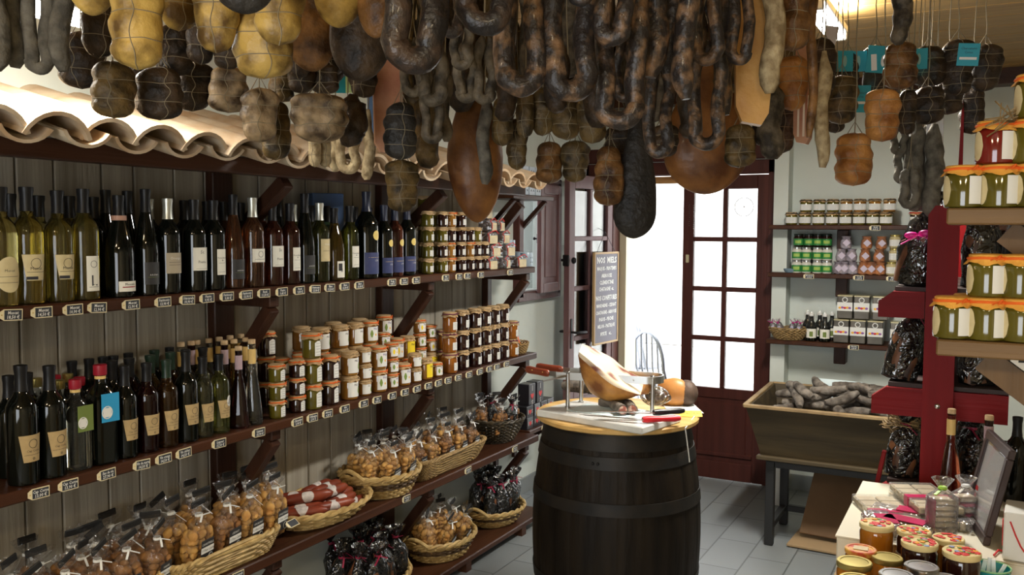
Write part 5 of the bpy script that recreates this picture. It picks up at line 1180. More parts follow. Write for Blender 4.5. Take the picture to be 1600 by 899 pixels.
for k in range(2):
    for px in (1244, 1259, 1276, 1291): bjar(px, 1.437, k, 'gm', 'white', 'silver', 'red', 'greenl', 'white jar with green label', 'on the middle back-wall shelf')
for px in (1246, 1262, 1276, 1290): bjar(px, 1.437, 2, 'gm', 'dark', 'green', 'red', 'greenl', 'dim dark green jar on the stack behind', 'on the middle back-wall shelf', y=yf2 + .09, s=1.0)
for px in (1246, 1262, 1276, 1290):
    for k in range(2): bjar(px, 1.437, k, 'gm', 'dark', 'green', 'red', 'greenl', 'dark green jar behind the white ones', 'on the middle back-wall shelf', y=yf2 + .09)
def wrapjar(px, k, m, y=yf2, s=1.0):
    key = 'wj' + m.name
    if key not in CM:
        b = crump(G().lathe([(.022, 0), (.031, .006), (.033, .03), (.029, .052), (.022, .06), (.026, .07), (.031, .076)], 16), .004, 60, 2); lb = G().box((0, 0, 0), (.002, .032, .032), 0, Matrix.Rotation(.78, 4, 'X'))
        CM[key] = [('wrapping', b.mesh('wrapping', m)), ('label', lb.mesh('label', mat('lilac_label', (.55, .48, .58), .6)), None, None, (.033, 0, .036))]
    d = ray(px, 450); x = d.x / d.y * y
    c = {'lilac_wrap': 'silver-lilac', 'orange_wrap': 'orange'}[m.name]
    thing('wrapped_jar', CM[key], (x, y, 1.437 + k * .077), c + ' wrapped little jar with tilted square label', 'jar', rot=(0, 0, -PI / 2 + .2), group='wrapped jars on the middle back-wall shelf', where='', tail=TIER[k] + ' tier', scale=(s, s, s))
Ml, Mo = mat('lilac_wrap', (.20, .17, .20), .4, (.42, .38, .42), scale=20), mat('orange_wrap', (.50, .20, .08), .4, (.25, .12, .07), scale=20)
for px, k in ((1309, 0), (1318, 0), (1331, 0), (1313, 1), (1329, 1), (1320, 2)): wrapjar(px, k, Ml, yf2 + (.0 if px != 1318 else .0))
for px, k in ((1348, 0), (1360, 0), (1374, 0), (1350, 1), (1372, 1), (1352, 2), (1375, 2)): wrapjar(px, k, Mo)
for k in range(3):
    for px in (1392 + (4 if k else 0), 1415, 1437): bjar(px, 1.437, k, 'gm', 'pale', 'gold', 'red', 'band', 'jar with gold lid and white label', 'on the middle back-wall shelf', y=yf2 + (.0 if k < 2 else .02))
d = ray(1228, 418); thing('small_glass_dish', [], (d.x / d.y * YS + .02, YS + .05, 1.4375), 'small bluish glass dish at left end of the middle back-wall shelf', 'dish', data=G().lathe([(.03, 0), (.04, .01), (.045, .024), (.040, .022), (.03, .006)], 24, capt=True).mesh('small_glass_dish', mat('bluish_glass', (.35, .5, .62), .1, trans=.4)))
# tins on the lowest shelf (front 2 high)
M_tin = mat('biscuit_tin', (.16, .145, .12), .32, (.09, .08, .065), scale=5, metal=.6); M_tinl = mat('tin_lid', (.62, .55, .32), .3, metal=.6)
W_, D_, H_ = .088, .088, .148
tb_ = G().box((0, 0, H_ / 2), (D_, W_, H_ - .008), bev=.004).mesh('biscuit_tin', M_tin); tl_ = G().box((0, 0, H_ - .006), (D_ + .002, W_ + .002, .010), bev=.003).mesh('tin_lid', M_tinl)
tw_ = G().box((D_ / 2 + .001, 0, H_ * .52), (.001, W_, .052)).mesh('white_wrapper', M_white); fl = G()
for i, y_ in enumerate((-.028, -.014, .0, .014, .028)): fl.ball((D_ / 2 + .002, y_, H_ * .47 + .002 * (i % 2)), .001, .009, .007, i % 3, 8, 5)
fl = fl.mesh('fruit_print', [M_sun, mat('purple_print', (.28, .10, .35), .6), M_raff['red']])
rg = G().tube([(D_ / 2 + .001, .014 * math.cos(2 * PI * i / 16), H_ * .80 + .014 * math.sin(2 * PI * i / 16)) for i in range(16)], .003, 5, closed=True).mesh('round_emblem', M_white)
for px, k in ((1316, 0), (1342, 0), (1369, 0), (1405, 0), (1436, 0), (1321, 1), (1347, 1), (1376, 1)):
    y = YS + .055; d = ray(px, 500)
    thing('biscuit_tin', [('lid', tl_), ('white_wrapper', tw_, [('fruit_print', fl)]), ('round_emblem', rg)], (d.x / d.y * y, y, 1.0155 + k * .1485), 'metal biscuit tin with white wrapper and fruit picture', 'tin', rot=(0, 0, -PI / 2), group='biscuit tins on the lowest back-wall shelf', where='', data=tb_, tail=TIER[k] + ' tier')
# swing top bottles
for i, (px, dy) in enumerate(((1268, 0), (1289, 0), (1262, .1), (1281, .1), (1300, .1))):
    y = YS + .05 + dy; d = ray(px, 500)
    key = 'swing'
    if key not in CM:
        CM[key] = [('glass_body', G().lathe([(.030, 0), (.034, .004), (.034, .085), (.026, .105), (.014, .125), (.012, .15), (.014, .155)], 20).mesh('glass_body', M_gl['dark'])), ('clear_neck', G().lathe([(.0345, .083), (.0265, .106), (.0145, .126), (.0125, .15)], 20, capb=False, capt=False).mesh('clear_neck', M_gl['clear'])),
                   ('swing_stopper', G().lathe([(.013, .154), (.015, .158), (.012, .172), (.006, .176)], 16).mesh('swing_stopper', M_white)), ('wire_bail', G().tube([(0, -.016, .135), (0, -.018, .16), (0, 0, .180), (0, .018, .16), (0, .016, .135)], .0014, 5).mesh('wire_bail', M_steel)),
                   ('label', G().patch(.0345, -.95, .95, .022, .078, 10).mesh('label', M_lab['white']), [('olive_print', G().patch(.0355, -.35, .25, .03, .062, 5, th=.0003).mesh('olive_print', M_lab['olive']))])]
    thing('swing_top_bottle', CM[key], (d.x / d.y * y, y, 1.0155), 'swing-top bottle with cream label, %s' % ('front pair' if dy == 0 else 'behind'), 'bottle', rot=(0, 0, -PI / 2 + .2), group='swing-top bottles', where='')
d = ray(1232, 515); xk_ = d.x / d.y * (YS + .04)
basket('bread_basket', .075, .055, .115, .085, .065, 1.0, M_sea, (xk_, YS + .05, 1.0155), .1, 'small oval basket with pink-tied bags on lowest back-wall shelf', rows=8, rr=.004, handles=False, ns=20, rimr=.006)
M_pink = mat('magenta_ribbon', (.60, .02, .25), .4)
for i, (u, v) in enumerate(((-.07, -.02), (-.03, -.03), (.02, -.03), (.06, -.02), (-.04, .03), (.03, .03))):
    b_ = crump(G().lathe([(.2, 0), (.9, .004), (1, .03), (.8, .07), (.3, .085), (.9, .105)], 16, sx=.024, sy=.018, capt=False), .005, 50, i); inn = crump(G().lathe([(.5, .003), (.85, .006), (.9, .03), (.7, .06), (.2, .08)], 14, sx=.024, sy=.018), .005, 60, i)
    rb_ = G().lathe([(.007, .082), (.009, .086), (.007, .09)], 10); rb_.bar((0, -.006, .086), (.02, -.012, .10), .006, .002); rb_.bar((0, -.006, .086), (-.016, -.012, .104), .006, .002); cdp = G().box((0, -.019, .045), (.018, .001, .045))
    thing('herb_bag', [('herbs', inn.mesh('herbs', mat('dried_herbs', (.10, .07, .07), .8, (.22, .17, .16), scale=60))), ('film', b_.mesh('film', M_clear)), ('ribbon', rb_.mesh('ribbon', M_pink)), ('card', cdp.mesh('card', mat('lilac_card', (.5, .48, .62), .6)))], (xk_ + u, YS + .05 + v, 1.045), 'little clear bag with magenta ribbon in the small oval basket', 'bag', rot=(.25, .35 * (-1 if u < 0 else .5), 0), group='ribboned bags in the small oval basket', where='')
for px, z, t in ((1364, 1.735, 'Stock'), (1263, 1.437, 'Moutarde'), (1341, 1.437, 'Confit'), (1336, 1.015, 'Biscuits'), (1393, 1.437, 'Miel')):
    y = YS - .0015; d = ray(px, 450); price_tag((d.x / d.y * y, y, z - .018), (0, 0, -PI / 2), t, '6,00 €', 'slate price tag reading ' + t + ' on the back-wall shelf edge', 'right of the door')

# ================================================================ KNEADING TROUGH
M_old = mat('old_trough_wood', (0.085, 0.060, 0.027), .7, (0.042, 0.030, 0.014), scale=2.5, stretch=(.6, 6, 6), bump=.3)
fl_, fr_ = at_y(1165, 636, 4.72), at_y(1425, 659, 4.72); zt_ = (fl_.z + fr_.z) / 2; x0, x1 = fl_.x, fr_.x + .1
bl_, br_ = at_y(1189, 712, 4.82), at_y(1400, 742, 4.82); zb2 = (bl_.z + br_.z) / 2; b0, b1 = bl_.x, br_.x + .02
yF0, yF1, yK0, yK1 = 4.72, 4.83, 5.38, 5.26; th = .022
tr = G()
def quadslab(a, b, c, d, t):
    a, b, c, d = map(Vector, (a, b, c, d)); n = (b - a).cross(d - a).normalized() * t
    vs = [a, b, c, d, a + n, b + n, c + n, d + n]; return vs, [(3, 2, 1, 0), (4, 5, 6, 7), (0, 1, 5, 4), (1, 2, 6, 5), (2, 3, 7, 6), (3, 0, 4, 7)]
zt2 = zt_ + .02
for q in (((b0, yF1, zb2), (b1, yF1, zb2), (x1, yF0, zt_), (x0, yF0, zt_)), ((b1, yK1, zb2), (b0, yK1, zb2), (x0, yK0, zt2), (x1, yK0, zt2)),
          ((b0, yK1, zb2), (b0, yF1, zb2), (x0, yF0, zt_), (x0, yK0, zt2)), ((b1, yF1, zb2), (b1, yK1, zb2), (x1, yK0, zt2), (x1, yF0, zt_)), ((b0, yK1, zb2), (b1, yK1, zb2), (b1, yF1, zb2), (b0, yF1, zb2))):
    v_, f_ = quadslab(*q, -th); tr.add(v_, f_)
rim_ = G(); rim_.bar((x0 - .008, yF0 - .004, zt_ + .004), (x1, yF0 - .004, zt_ + .004), .03, .018, bev=.003); rim_.bar((x0 - .002, yF0, zt_ + .004), (x0 - .002, yK0, zt2 + .004), .028, .018, bev=.003); rim_.bar((x0, yK0, zt2 + .004), (x1, yK0, zt2 + .004), .028, .018, bev=.003)
lip = G().bar((b0 - .02, yF1 - .012, zb2 + .0), (b1 + .02, yF1 - .012, zb2 + .0), .05, .022, bev=.003)
stn = G()
M_legk = mat('black_painted_frame', (.016, .016, .016), .5)
legs = []
xl0, xl1 = b0 + .045, b1 - .02
for x in (xl0, xl1):
    for y in (4.86, 5.25): legs.append(('leg', G().box((x, y, zb2 / 2 - .01), (.045, .045, zb2 - .024), bev=.003).mesh('leg', M_legk)))
rails_ = []
for c_, d_ in [((x, 5.055, z_), (.035, .345, .035)) for x in (xl0, xl1) for z_ in (.10, zb2 - .04)] + [(((xl0 + xl1) / 2, 5.25, .10), (xl1 - xl0 - .045, .035, .035)), (((xl0 + xl1) / 2, 4.86, zb2 - .04), (xl1 - xl0 - .045, .035, .035))]:
    rails_.append(('cross_rail', G().box(c_, d_, bev=.003).mesh('cross_rail', M_legk)))
parts = [('rim', rim_.mesh('rim', mat('worn_pale_rim', (.36, .25, .12), .6, (.2, .13, .06), scale=8))), ('bottom_ledge', lip.mesh('bottom_ledge', M_old))] + rails_ + legs
thing('kneading_trough', parts, (0, 0, 0), 'old wooden kneading trough on black legs full of dry sausages', 'trough', data=tr.mesh('kneading_trough', M_old))
# sausages heaped in the trough
mats_s = [log_saus(.19, .026, k, False, .012).mesh('dry_sausage', M_saus) for k in range(4)]
zf_ = zt_ - .015
parts = []
thing('crate_liner', [], ((x0 + x1) / 2, 5.03, zf_ - .045), 'board under the sausages inside the trough', 'board', data=G().box((0, 0, 0), (x1 - x0 - .17, .42, .02)).mesh('crate_liner', M_old))
rs2 = random.Random(5)
for L_ in range(3):
    for i in range(13 if L_ < 2 else 9):
        u = (i + .5) / (13 if L_ < 2 else 9); x = x0 + .14 + (x1 - x0 - .28) * u + rs2.uniform(-.02, .02)
        y = 4.90 + .24 * ((i * 7 + L_ * 3) % 5) / 4; y += L_ * .01
        if L_ == 2: y = 4.92 + .2 * rs2.random()
        dome = .035 * math.sin(PI * u)
        thing('dry_sausage', [], (x, y, zf_ + L_ * .036 + dome * (L_ > 0)), 'grey dry sausage in the kneading trough', 'sausage', rot=(rs2.uniform(0, 6), rs2.uniform(-.35, .35) * (L_ > 0), rs2.uniform(-1.2, 1.2)), group='dry sausages in the trough', where='', data=mats_s[i % 4], tail=('lowest', 'middle', 'top')[L_] + ' layer')
thing('sheet_of_paper', [], (-.72, 5.20, zt_ + .03), 'white paper standing up behind the sausages in the trough', 'paper', rot=(-.5, 0, -.1), data=G().box((0, 0, 0), (.26, .003, .15)).mesh('sheet_of_paper', mat('bluish_paper', (.62, .74, .76), .6)))
# cardboard leaning under the trough
M_card = mat('brown_cardboard', (.20, .12, .06), .8, (.16, .09, .045), scale=4)
ca = at_z(1232, 853, 0)
thing('cardboard_sheet', [], (-.62, 5.02, .012), 'flat brown cardboard sheet lying on the floor under the trough', 'cardboard', rot=(0, 0, -.05), data=G().box((0, 0, 0), (.55, .34, .012), bev=.002).mesh('cardboard_sheet', mat('pale_cardboard', (.34, .23, .12), .8)))
thing('cardboard_sheet', [], (-.60, 5.15, .19), 'dark brown cardboard sheet leaning behind under the trough', 'cardboard', rot=(math.radians(-48) + PI / 2 * 0, 0, -.08), data=G().box((0, 0, 0), (.50, .012, .44), bev=.002).mesh('cardboard_sheet', M_card))
thing('white_bottle', [('cap', G().lathe([(.012, .17), (.012, .19)], 12).mesh('cap', M_white))], (-1.10, 5.62, 0.0), 'white spray bottle on the floor behind the trough leg', 'bottle', data=G().lathe([(.03, 0), (.032, .01), (.03, .11), (.012, .14), (.011, .17)], 16).mesh('white_bottle', M_white), scale=(1.2, 1.2, 1.6))

# ================================================================ RED DISPLAY STAND (gondola)
M_red = wood('red_stained_wood', (0.21, 0.008, 0.010), (0.15, 0.006, 0.007), 'z', .5, spec=.15); M_redx = wood('red_stained_wood_beam', (0.21, 0.008, 0.010), (0.15, 0.006, 0.007), 'x', .5, spec=.15)
YP = 3.30
pL, pR = at_y(1443, 600, YP).x, at_y(1491, 600, YP).x; xc = (pL + pR) / 2; pw = pR - pL
ztop = at_y(1462, 322, YP).z
def beam(z0, z1, xl, xr, ch=.035):
    pts = [(xl, z0), (xr, z0), (xr, z1), (xl + ch * 1.3, z1), (xl, z1 - ch)]
    return G().prism(pts, YP - .02, YP + .02)
parts = [('post', G().prism([(xc - pw / 2, 0), (xc + pw / 2, 0), (xc + pw / 2, ztop - .02), (xc + pw / 2 - .02, ztop), (xc - pw / 2 + .02, ztop), (xc - pw / 2, ztop - .03)], YP - .055, YP - .021).mesh('post', M_red))]
bz = []
for (yl, yu, xpx, xrp) in ((497, 456, 1373, 1445), (650, 607, 1367, 1582), (800, 760, 1370, 1582)):
    z0 = at_y(1430, yl, YP).z; z1 = at_y(1430, yu, YP).z; xl = at_y(xpx, 480, YP).x; xr_ = at_y(xrp, 480, YP).x
    if z0 > .5: parts.append(('arm', beam(z0, z1, xl, xr_).mesh('arm', M_redx))); bz.append((z0, z1, xl, max(xr_, xc + .25)))
bl2 = G().ball((xc - .0, YP - .057, at_y(1469, 631, YP).z), .009, .005, .009, 0, 12, 8); parts.append(('bolt', bl2.mesh('bolt', M_steel)))
slope = G().bar((xc - .26, YP + .03, 1.02), (xc - .36, YP + .03, .88), .02, .03); parts.append(('slanting_strip', G().bar(at_y(1382, 705, YP - .02), at_y(1366, 775, YP - .02), .03, .014, bev=.002).mesh('slanting_strip', M_redx)))
parts.append(('post', G().box((xc, YP + .9, ztop / 2), (pw, .034, ztop)).mesh('post', M_red)))
for z0, z1, xl, xr_ in bz: parts.append(('arm', G().prism([(xl, z0), (xr_, z0), (xr_, z1), (xl + .045, z1), (xl, z1 - .035)], YP + .855, YP + .88).mesh('arm', M_redx)))
thing('red_display_stand', parts, (0, 0, 0), 'red wooden display stand with tall post and cantilever arms', 'display stand')
levels = []
for i, (z0, z1, xl, xr_) in enumerate(bz):
    for s_, xa, xb_ in ((0, xl + .05, xc - .01), (1, xc + .01, max(xr_ - .02, xc + .22))):
        thing('display_shelf', [], ((xa + xb_) / 2, YP + .42, z1 + .008), 'dark board of the red stand, %s side' % ('left' if s_ == 0 else 'right'), 'shelf', where='', tail=['top', 'middle', 'lower'][i] + ' level', data=G().box((0, 0, 0), (xb_ - xa, .84, .014)).mesh('display_shelf', mat('dark_board', (.03, .015, .012), .6)))
    levels.append((z1 + .016, xl, xc, xr_))
for i, (z, xl, xc_, xr_) in enumerate(levels):
    for j in range(4):
        big = (1.15, 1.1, 1.62) if i == 0 else (1.15, 1.1, 1.5)
        if i == 2: big = (1.1, 1.1, 1.15)
        bag('dark', (xl + .085 + rnd.uniform(-.01, .01), YP + .06 + .18 * j, z), rnd.uniform(-.3, .3) + PI, rnd.uniform(-.08, .08), 'black cellophane gift bag on the %s left arm of the red stand' % ('top', 'middle', 'lower')[i], '', 'gift bags on the red stand', None, big, False, name='gift_bag', tiltx=-.20 if i < 2 else -.05)
        bag('dark', (xc_ + .11 + rnd.uniform(-.01, .01), YP + .08 + .18 * j, z), rnd.uniform(-.4, .4) + PI, rnd.uniform(-.08, .08), 'black cellophane gift bag on the %s right side of the red stand' % ('top', 'middle', 'lower')[i], '', 'gift bags on the red stand', None, big, False, name='gift_bag')
        if i < 2: bag('dark', (xc_ + .24 + rnd.uniform(-.01, .01), YP + .12 + .18 * j, z), rnd.uniform(-.4, .4) + PI, rnd.uniform(-.08, .08), 'black cellophane gift bag at outer right of the red stand, %s' % ('top', 'middle')[i], '', 'gift bags on the red stand', None, big, False, name='gift_bag')
# magenta bow + printed ribbon on the topmost bag, grey film bag in the low basket
p = at_y(1434, 368, YP - .02)
bow = G(); bow.ball((-.02, 0, .0), .022, .008, .012); bow.ball((.025, 0, .006), .024, .008, .013); bow.bar((0, 0, 0), (-.05, -.01, -.03), .022, .003); bow.bar((0, 0, 0), (.06, -.01, -.02), .022, .003)
q = G(); 
for k in range(4): q.bar((-.05 + .03 * k, -.012, -.02 + .004 * k), (-.035 + .03 * k, -.012, -.012 + .004 * k), .012, .002)
thing('ribbon_bow', [('pale_dots', q.mesh('pale_dots', mat('pink_beige', (.6, .42, .36), .6)))], p, 'magenta ribbon bow on the topmost black gift bag', 'bow', data=bow.mesh('ribbon_bow', M_pink))
# nest-like straw bundle in front of the trough corner, behind the red post
p = at_y(1412, 680, YP + .10)
g = G(); rr_ = random.Random(9)
for i in range(46):
    a = rr_.uniform(0, 2 * PI); r_ = rr_.uniform(.045, .085); z_ = rr_.uniform(-.05, .045); pts = []
    for k in range(7): t = a + k * .28; pts.append((r_ * math.cos(t), r_ * .8 * math.sin(t), z_ + rr_.uniform(-.008, .008)))
    g.tube(pts, .0025, 4)
thing('twig_wreath_basket', [], (p.x, p.y, levels[-1][0] + .20 if len(levels) > 2 else .95), 'dark twiggy nest-shaped basket left of the red post', 'basket', data=g.mesh('twig_wreath_basket', mat('dark_twigs', (.09, .05, .02), .7, (.3, .2, .08), scale=20)))

# ================================================================ JAM SHELVES AT RIGHT, IN FRONT OF THE RED STAND
M_shw = wood('brown_shelf_board', (0.22, 0.13, 0.055), (0.13, 0.075, 0.03), 'x', .5)
YJ = 1.90
for z, nm, xl in ((1.744, 'upper', -.072), (1.492, 'lower', -.082)):
    thing('display_board', [], ((xl + .62) / 2, YJ + .105, z - .0155), 'brown %s board carrying the orange-capped jam jars' % nm, 'shelf', data=G().box((0, 0, 0), (.62 - xl, .21, .031), bev=.003).mesh('display_board', M_shw))
parts = []; ZL_ = .771
M_br2 = wood('brown_upright_post', (0.16, 0.09, 0.035), (0.10, 0.055, 0.02), 'z', .5)
for y in (YJ + .05, YJ + .16): parts.append(('post', G().box((.40, y, (ZL_ + 1.71) / 2), (.05, .03, 1.71 - ZL_)).mesh('post', M_br2)))
for z, xa in ((1.712, .0), (1.46, -.03)): parts.append(('brace', G().bar((xa + .03, YJ + .105, z - .012), (.38, YJ + .105, z - .30), .05, .03, up=(0, 1, 0)).mesh('brace', M_br2)))
thing('jam_display_frame', parts, (0, 0, 0), 'brown post with slanting braces under the jam boards', 'display stand')
SZ['jam'] = (.0355, .082)
def rjar(px, z, k, y, ds, jam='green', where='', tail=''):
    d = ray(px, 300); x = d.x / d.y * y; key = ('rj', jam)
    if key not in JM:
        r, h = SZ['jam']; parts = [p for p in jar_parts('jam', jam, 'orcloth', 'orange', None, 3)]
        w1 = G().patch(r + .0005, -.33, .33, h * .10, h * .74, 5).mesh('label', M_white)
        w2 = G().patch(r + .0005, -1.95, -1.25, h * .08, h * .76, 8, shape=lambda u: (h * .42 - h * .34 * math.sqrt(max(.001, 1 - (2 * u - 1) ** 2)), h * .42 + h * .34 * math.sqrt(max(.001, 1 - (2 * u - 1) ** 2)))).mesh('label', M_lab['cream'])
        JM[key] = parts + [('label', w1), ('label', w2)]
    thing('jam_jar', JM[key], (x, y, z + k * .083), ds, 'jar', rot=(0, 0, -.95 + rnd.uniform(-.06, .06)), group='orange-capped jam jars at the right edge', where=where, tail=tail)
dG = 'olive jam jar with orange cloth cap'
for px in (1506, 1562, 1618): rjar(px, 1.744, 0, YJ + .04, dG, where='on the upper right board', tail='bottom tier')
for px in (1540, 1598): rjar(px, 1.744, 0, YJ + .13, 'olive jam jar behind the bottom row', where='on the upper right board')
rjar(1553, 1.744, 1, YJ + .05, 'red jam jar with orange cloth cap above the olive ones', 'red'); rjar(1607, 1.744, 1, YJ + .05, dG, where='on the upper right board', tail='second tier'); rjar(1612, 1.744, 2, YJ + .05, 'topmost olive jam jar with orange cap at the right photo edge')
for px in (1496, 1550, 1604): rjar(px, 1.492, 0, YJ + .04, dG, where='on the lower right board', tail='bottom tier')
for px in (1548, 1600): rjar(px, 1.492, 1, YJ + .045, dG, where='on the lower right board', tail='second tier')
for px in (1525, 1580): rjar(px, 1.492, 0, YJ + .13, 'olive jam jar at the back', where='on the lower right board')
g = G(); rr_ = random.Random(4)
for i in range(10): g.tube([(0, 0, 0), (rr_.uniform(-.03, .005), rr_.uniform(-.03, 0), rr_.uniform(-.01, .03)), (rr_.uniform(-.055, -.02), rr_.uniform(-.04, 0), rr_.uniform(-.03, .05))], .0014, 4)
p = at_y(1585, 190, YJ + .02); thing('raffia_tuft', [], p, 'wiry brown raffia tuft sticking out between top right jam jars', 'raffia', data=g.mesh('raffia_tuft', mat('dark_twigs', (.1, .05, .02), .7)))
p = at_y(1492, 270, 3.0)
thing('red_pole', [], (p.x, 3.42, 1.72), 'thin dark red pointed pole standing behind jam jars', 'pole', data=G().prism([(-.008, -.0), (.012, 0), (.008, .38), (.004, .42), (-.0, .38)], -.008, .008).mesh('red_pole', M_red))
# white sign glimpsed under the shelf at far right
p = at_y(1594, 560, 3.0)
thing('white_sign', [('black_mark', G().box((.006, -.002, .012), (.02, .001, .05)).mesh('black_mark', M_black))], p, 'small white sign with black mark under the lower jam board', 'sign', data=G().box((0, 0, 0), (.05, .003, .10), bev=.001).mesh('white_sign', M_white))

# ================================================================ COUNTER
ZK = .85
cl, cn = at_z(1350, 754, ZK), at_z(1303, 838, ZK)
M_lam = mat('cream_laminate', (0.66, 0.62, 0.50), .4)
cx0 = -.345; cy1, cy0 = cl.y, cn.y
g = G().box(((cx0 + 1.1) / 2, (cy0 + cy1) / 2, ZK / 2), (1.1 - cx0, cy1 - cy0, ZK), bev=.004)
thing('counter', [('top_edge', G().box((0, 0, 0), (1.1 - cx0 + .006, cy1 - cy0 + .006, .004)).mesh('top_edge', M_lam), None, None, ((cx0 + 1.1) / 2, (cy0 + cy1) / 2, ZK + .0015))], (0, 0, 0), 'cream laminate counter block carrying packets of nougat', 'counter', data=g.mesh('counter', M_lam))
ZT = ZK + .004
ZL = .77     # lower shelf in front for the jars
thing('jar_table', [], (.30, cy0 - .36, ZL / 2), 'wooden table carrying the honey jars in front of the counter', 'table', data=G().box((0, 0, 0), (1.28, .70, ZL), bev=.004).mesh('jar_table', wood('tan_table', (.42, .27, .11), (.3, .18, .07), 'x', .5)))
SZ['hon'] = (.038, .140)
M_lidf = mat('flower_lid', (.72, .60, .30), .4)
flm = []
def lid_print(seed):
    g = G(); rn = random.Random(seed); r, h = SZ['hon']; n = 0
    for i in range(26):
        a = rn.uniform(0, 2 * PI); q = r * .82 * math.sqrt(rn.random()); g.ball((q * math.cos(a), q * math.sin(a), h + .0008), .007, .006, .0010, rn.randrange(4) if rn.random() > .45 else 0, 8, 3)
    return g.mesh('fruit_print', [mat('print_red', (.62, .03, .03), .4), mat('print_blue', (.25, .32, .55), .4), mat('print_orange', (.85, .35, .03), .4), mat('print_leaf', (.25, .33, .08), .4)])
def honey(px, pyb, jam, lidk, ds, z, s=1.0, seed=0, k=None):
    """pyb: row of the lid centre"""
    r, h = SZ['hon']; p = at_z(px, pyb, z + h * s)
    body = G().lathe([(r * .85, 0), (r * .97, .004), (r * 1.0, .012), (r * .97, h * .5), (r * 1.0, h * .84), (r * .92, h * .90), (r * .86, h * .94)], 26).mesh('jar_body', M_jam[jam])
    lm = {'flower': M_lidf, 'gold': M_cap['gold'], 'silver': M_steel, 'redf': mat('red_floral_lid', (.55, .05, .04), .4, (.8, .5, .1), scale=40)}[lidk]
    parts = [('jar_body', body), ('lid', G().lathe([(r * .98, h * .905), (r * 1.02, h * .92), (r * 1.02, h * .985), (r * .96, h), (r * .80, h), (r * .77, h - .0015), (r * .4, h - .001)], 32).mesh('lid', lm), [('fruit_print', lid_print(seed))] if lidk == 'flower' else ([('round_label', G().box((0, 0, h + .0005), (.035, .028, .001)).mesh('round_label', M_cream))] if lidk == 'redf' else None))]
    if jam == 'dark': parts.append(('label', G().patch(r + .0005, -2.6, -1.6, h * .1, h * .6, 8).mesh('label', M_lab['beige'])))
    thing('honey_jar', parts, (p.x, p.y, z), ds, 'jar', group='honey jars on the table', scale=(s, s, s), rot=(0, 0, rnd.uniform(-.4, .4)))
honey(1370, 817, 'amber', 'flower', 'amber honey jar with fruit-printed lid nearest the nougat packets', ZL, 1.12, 1)
honey(1428, 828, 'dark', 'flower', 'dark jam jar with fruit-printed lid in the rear of the group', ZL, 1.08, 2)
honey(1437, 846, 'dark', 'flower', 'dark jam jar with fruit-printed lid in the middle of the group', ZL, 1.12, 3)
honey(1482, 840, 'amber', 'flower', 'amber jam jar with fruit-printed lid right of the two dark ones', ZL, 1.0, 4)
honey(1503, 861, 'dark', 'flower', 'dark jam jar with fruit-printed lid behind the teal bowl', ZL, 1.12, 5)
honey(1345, 857, 'amber', 'redf', 'jar with red floral lid and paper label at left of group', ZL, .98)
honey(1335, 877, 'amber', 'gold', 'amber honey jar with gold lid at left front', ZL, 1.05)
honey(1386, 870, 'amber', 'gold', 'amber honey jar with dark gold lid behind the silver lids', ZL, .95)
honey(1440, 884, 'dark', 'silver', 'dark jar with silver lid in front of the fruit-printed lids', ZL, 1.0)
honey(1401, 897, 'dark', 'silver', 'jar with dull silver lid cut by the photo bottom', ZL, 1.0)
honey(1338, 904, 'amber', 'gold', 'honey jar with pale gold lid cut by the photo bottom', ZL, 1.0)
honey(1478, 904, 'dark', 'silver', 'jar with silver lid left of the teal bowl', ZL, .95)
# teal bowl with paper sticks
p = at_z(1547, 886, ZL + .095)
bw_ = G().lathe([(.03, 0), (.045, .006), (.056, .035), (.060, .062), (.057, .064), (.053, .036), (.042, .012)], 30)
thing('teal_bowl', [('green_rim', G().tube([(.0585 * math.cos(2 * PI * i / 30), .0585 * math.sin(2 * PI * i / 30), .063) for i in range(30)], .0028, 6, closed=True).mesh('green_rim', mat('green_glaze', (.25, .5, .25), .2)))], (p.x, p.y, ZL + .045), 'teal glazed bowl holding white paper twists', 'bowl', data=bw_.mesh('teal_bowl', mat('teal_glaze', (.02, .22, .24), .15, (.03, .3, .3), scale=20)), scale=(.8, .8, .8))
thing('wooden_block', [], (p.x, p.y, ZL + .022), 'small block under the teal bowl', 'block', data=G().box((0, 0, 0), (.06, .06, .043), bev=.004).mesh('wooden_block', M_shw))
for i, (u, v, rz_) in enumerate(((-.015, .0, .3), (.008, .005, -.2), (-.002, .02, .1), (.022, -.008, .6))):
    thing('paper_twist', [], (p.x + u, p.y + v, ZL + .085), 'white paper stick standing in the teal bowl', 'paper', rot=(rz_ * .6, rz_ * .4, rz_), group='paper sticks in the teal bowl', where='', data=G().box((0, 0, 0), (.010, .004, .055), bev=.001).mesh('paper_twist', M_white))
# nougat / calisson packets
M_nou = mat('nougat_pale', (.62, .52, .36), .6, (.5, .40, .26), scale=12); M_box = thin('clear_box', (.96, .96, .95), .04, .06, .2, 20, haze=((.75, .75, .7), .12), fk=.45); M_mag = mat('magenta_band', (.50, .01, .10), .35, (.38, .01, .07), scale=20)
def nbox(px, py_, z, L, W, H, a, nx_, ny_, ds, band=.5):
    p = at_z(px, py_, z + H); g = G().box((0, 0, H / 2), (W, L, H), bev=.003); inn = G()
    for i in range(nx_):
        for j in range(ny_): inn.box((-W / 2 + W * (i + .5) / nx_, -L / 2 + L * (j + .5) / ny_, H / 2 - .001), (W / nx_ - .005, L / ny_ - .005, H - .010), bev=.003)
    bd = G().box((0, L * (band - .5), H / 2), (W + .003, .030, H + .002))
    thing('nougat_box', [('clear_lid', g.mesh('clear_lid', M_box)), ('nougat_pieces', inn.mesh('nougat_pieces', M_nou)), ('magenta_band', bd.mesh('magenta_band', M_mag))], (p.x, p.y, z), ds, 'box', rot=(0, 0, a))
nbox(1388, 792, ZT, .26, .135, .028, .42, 2, 5, 'clear box of pale nougat with magenta band nearest counter left edge', .35)
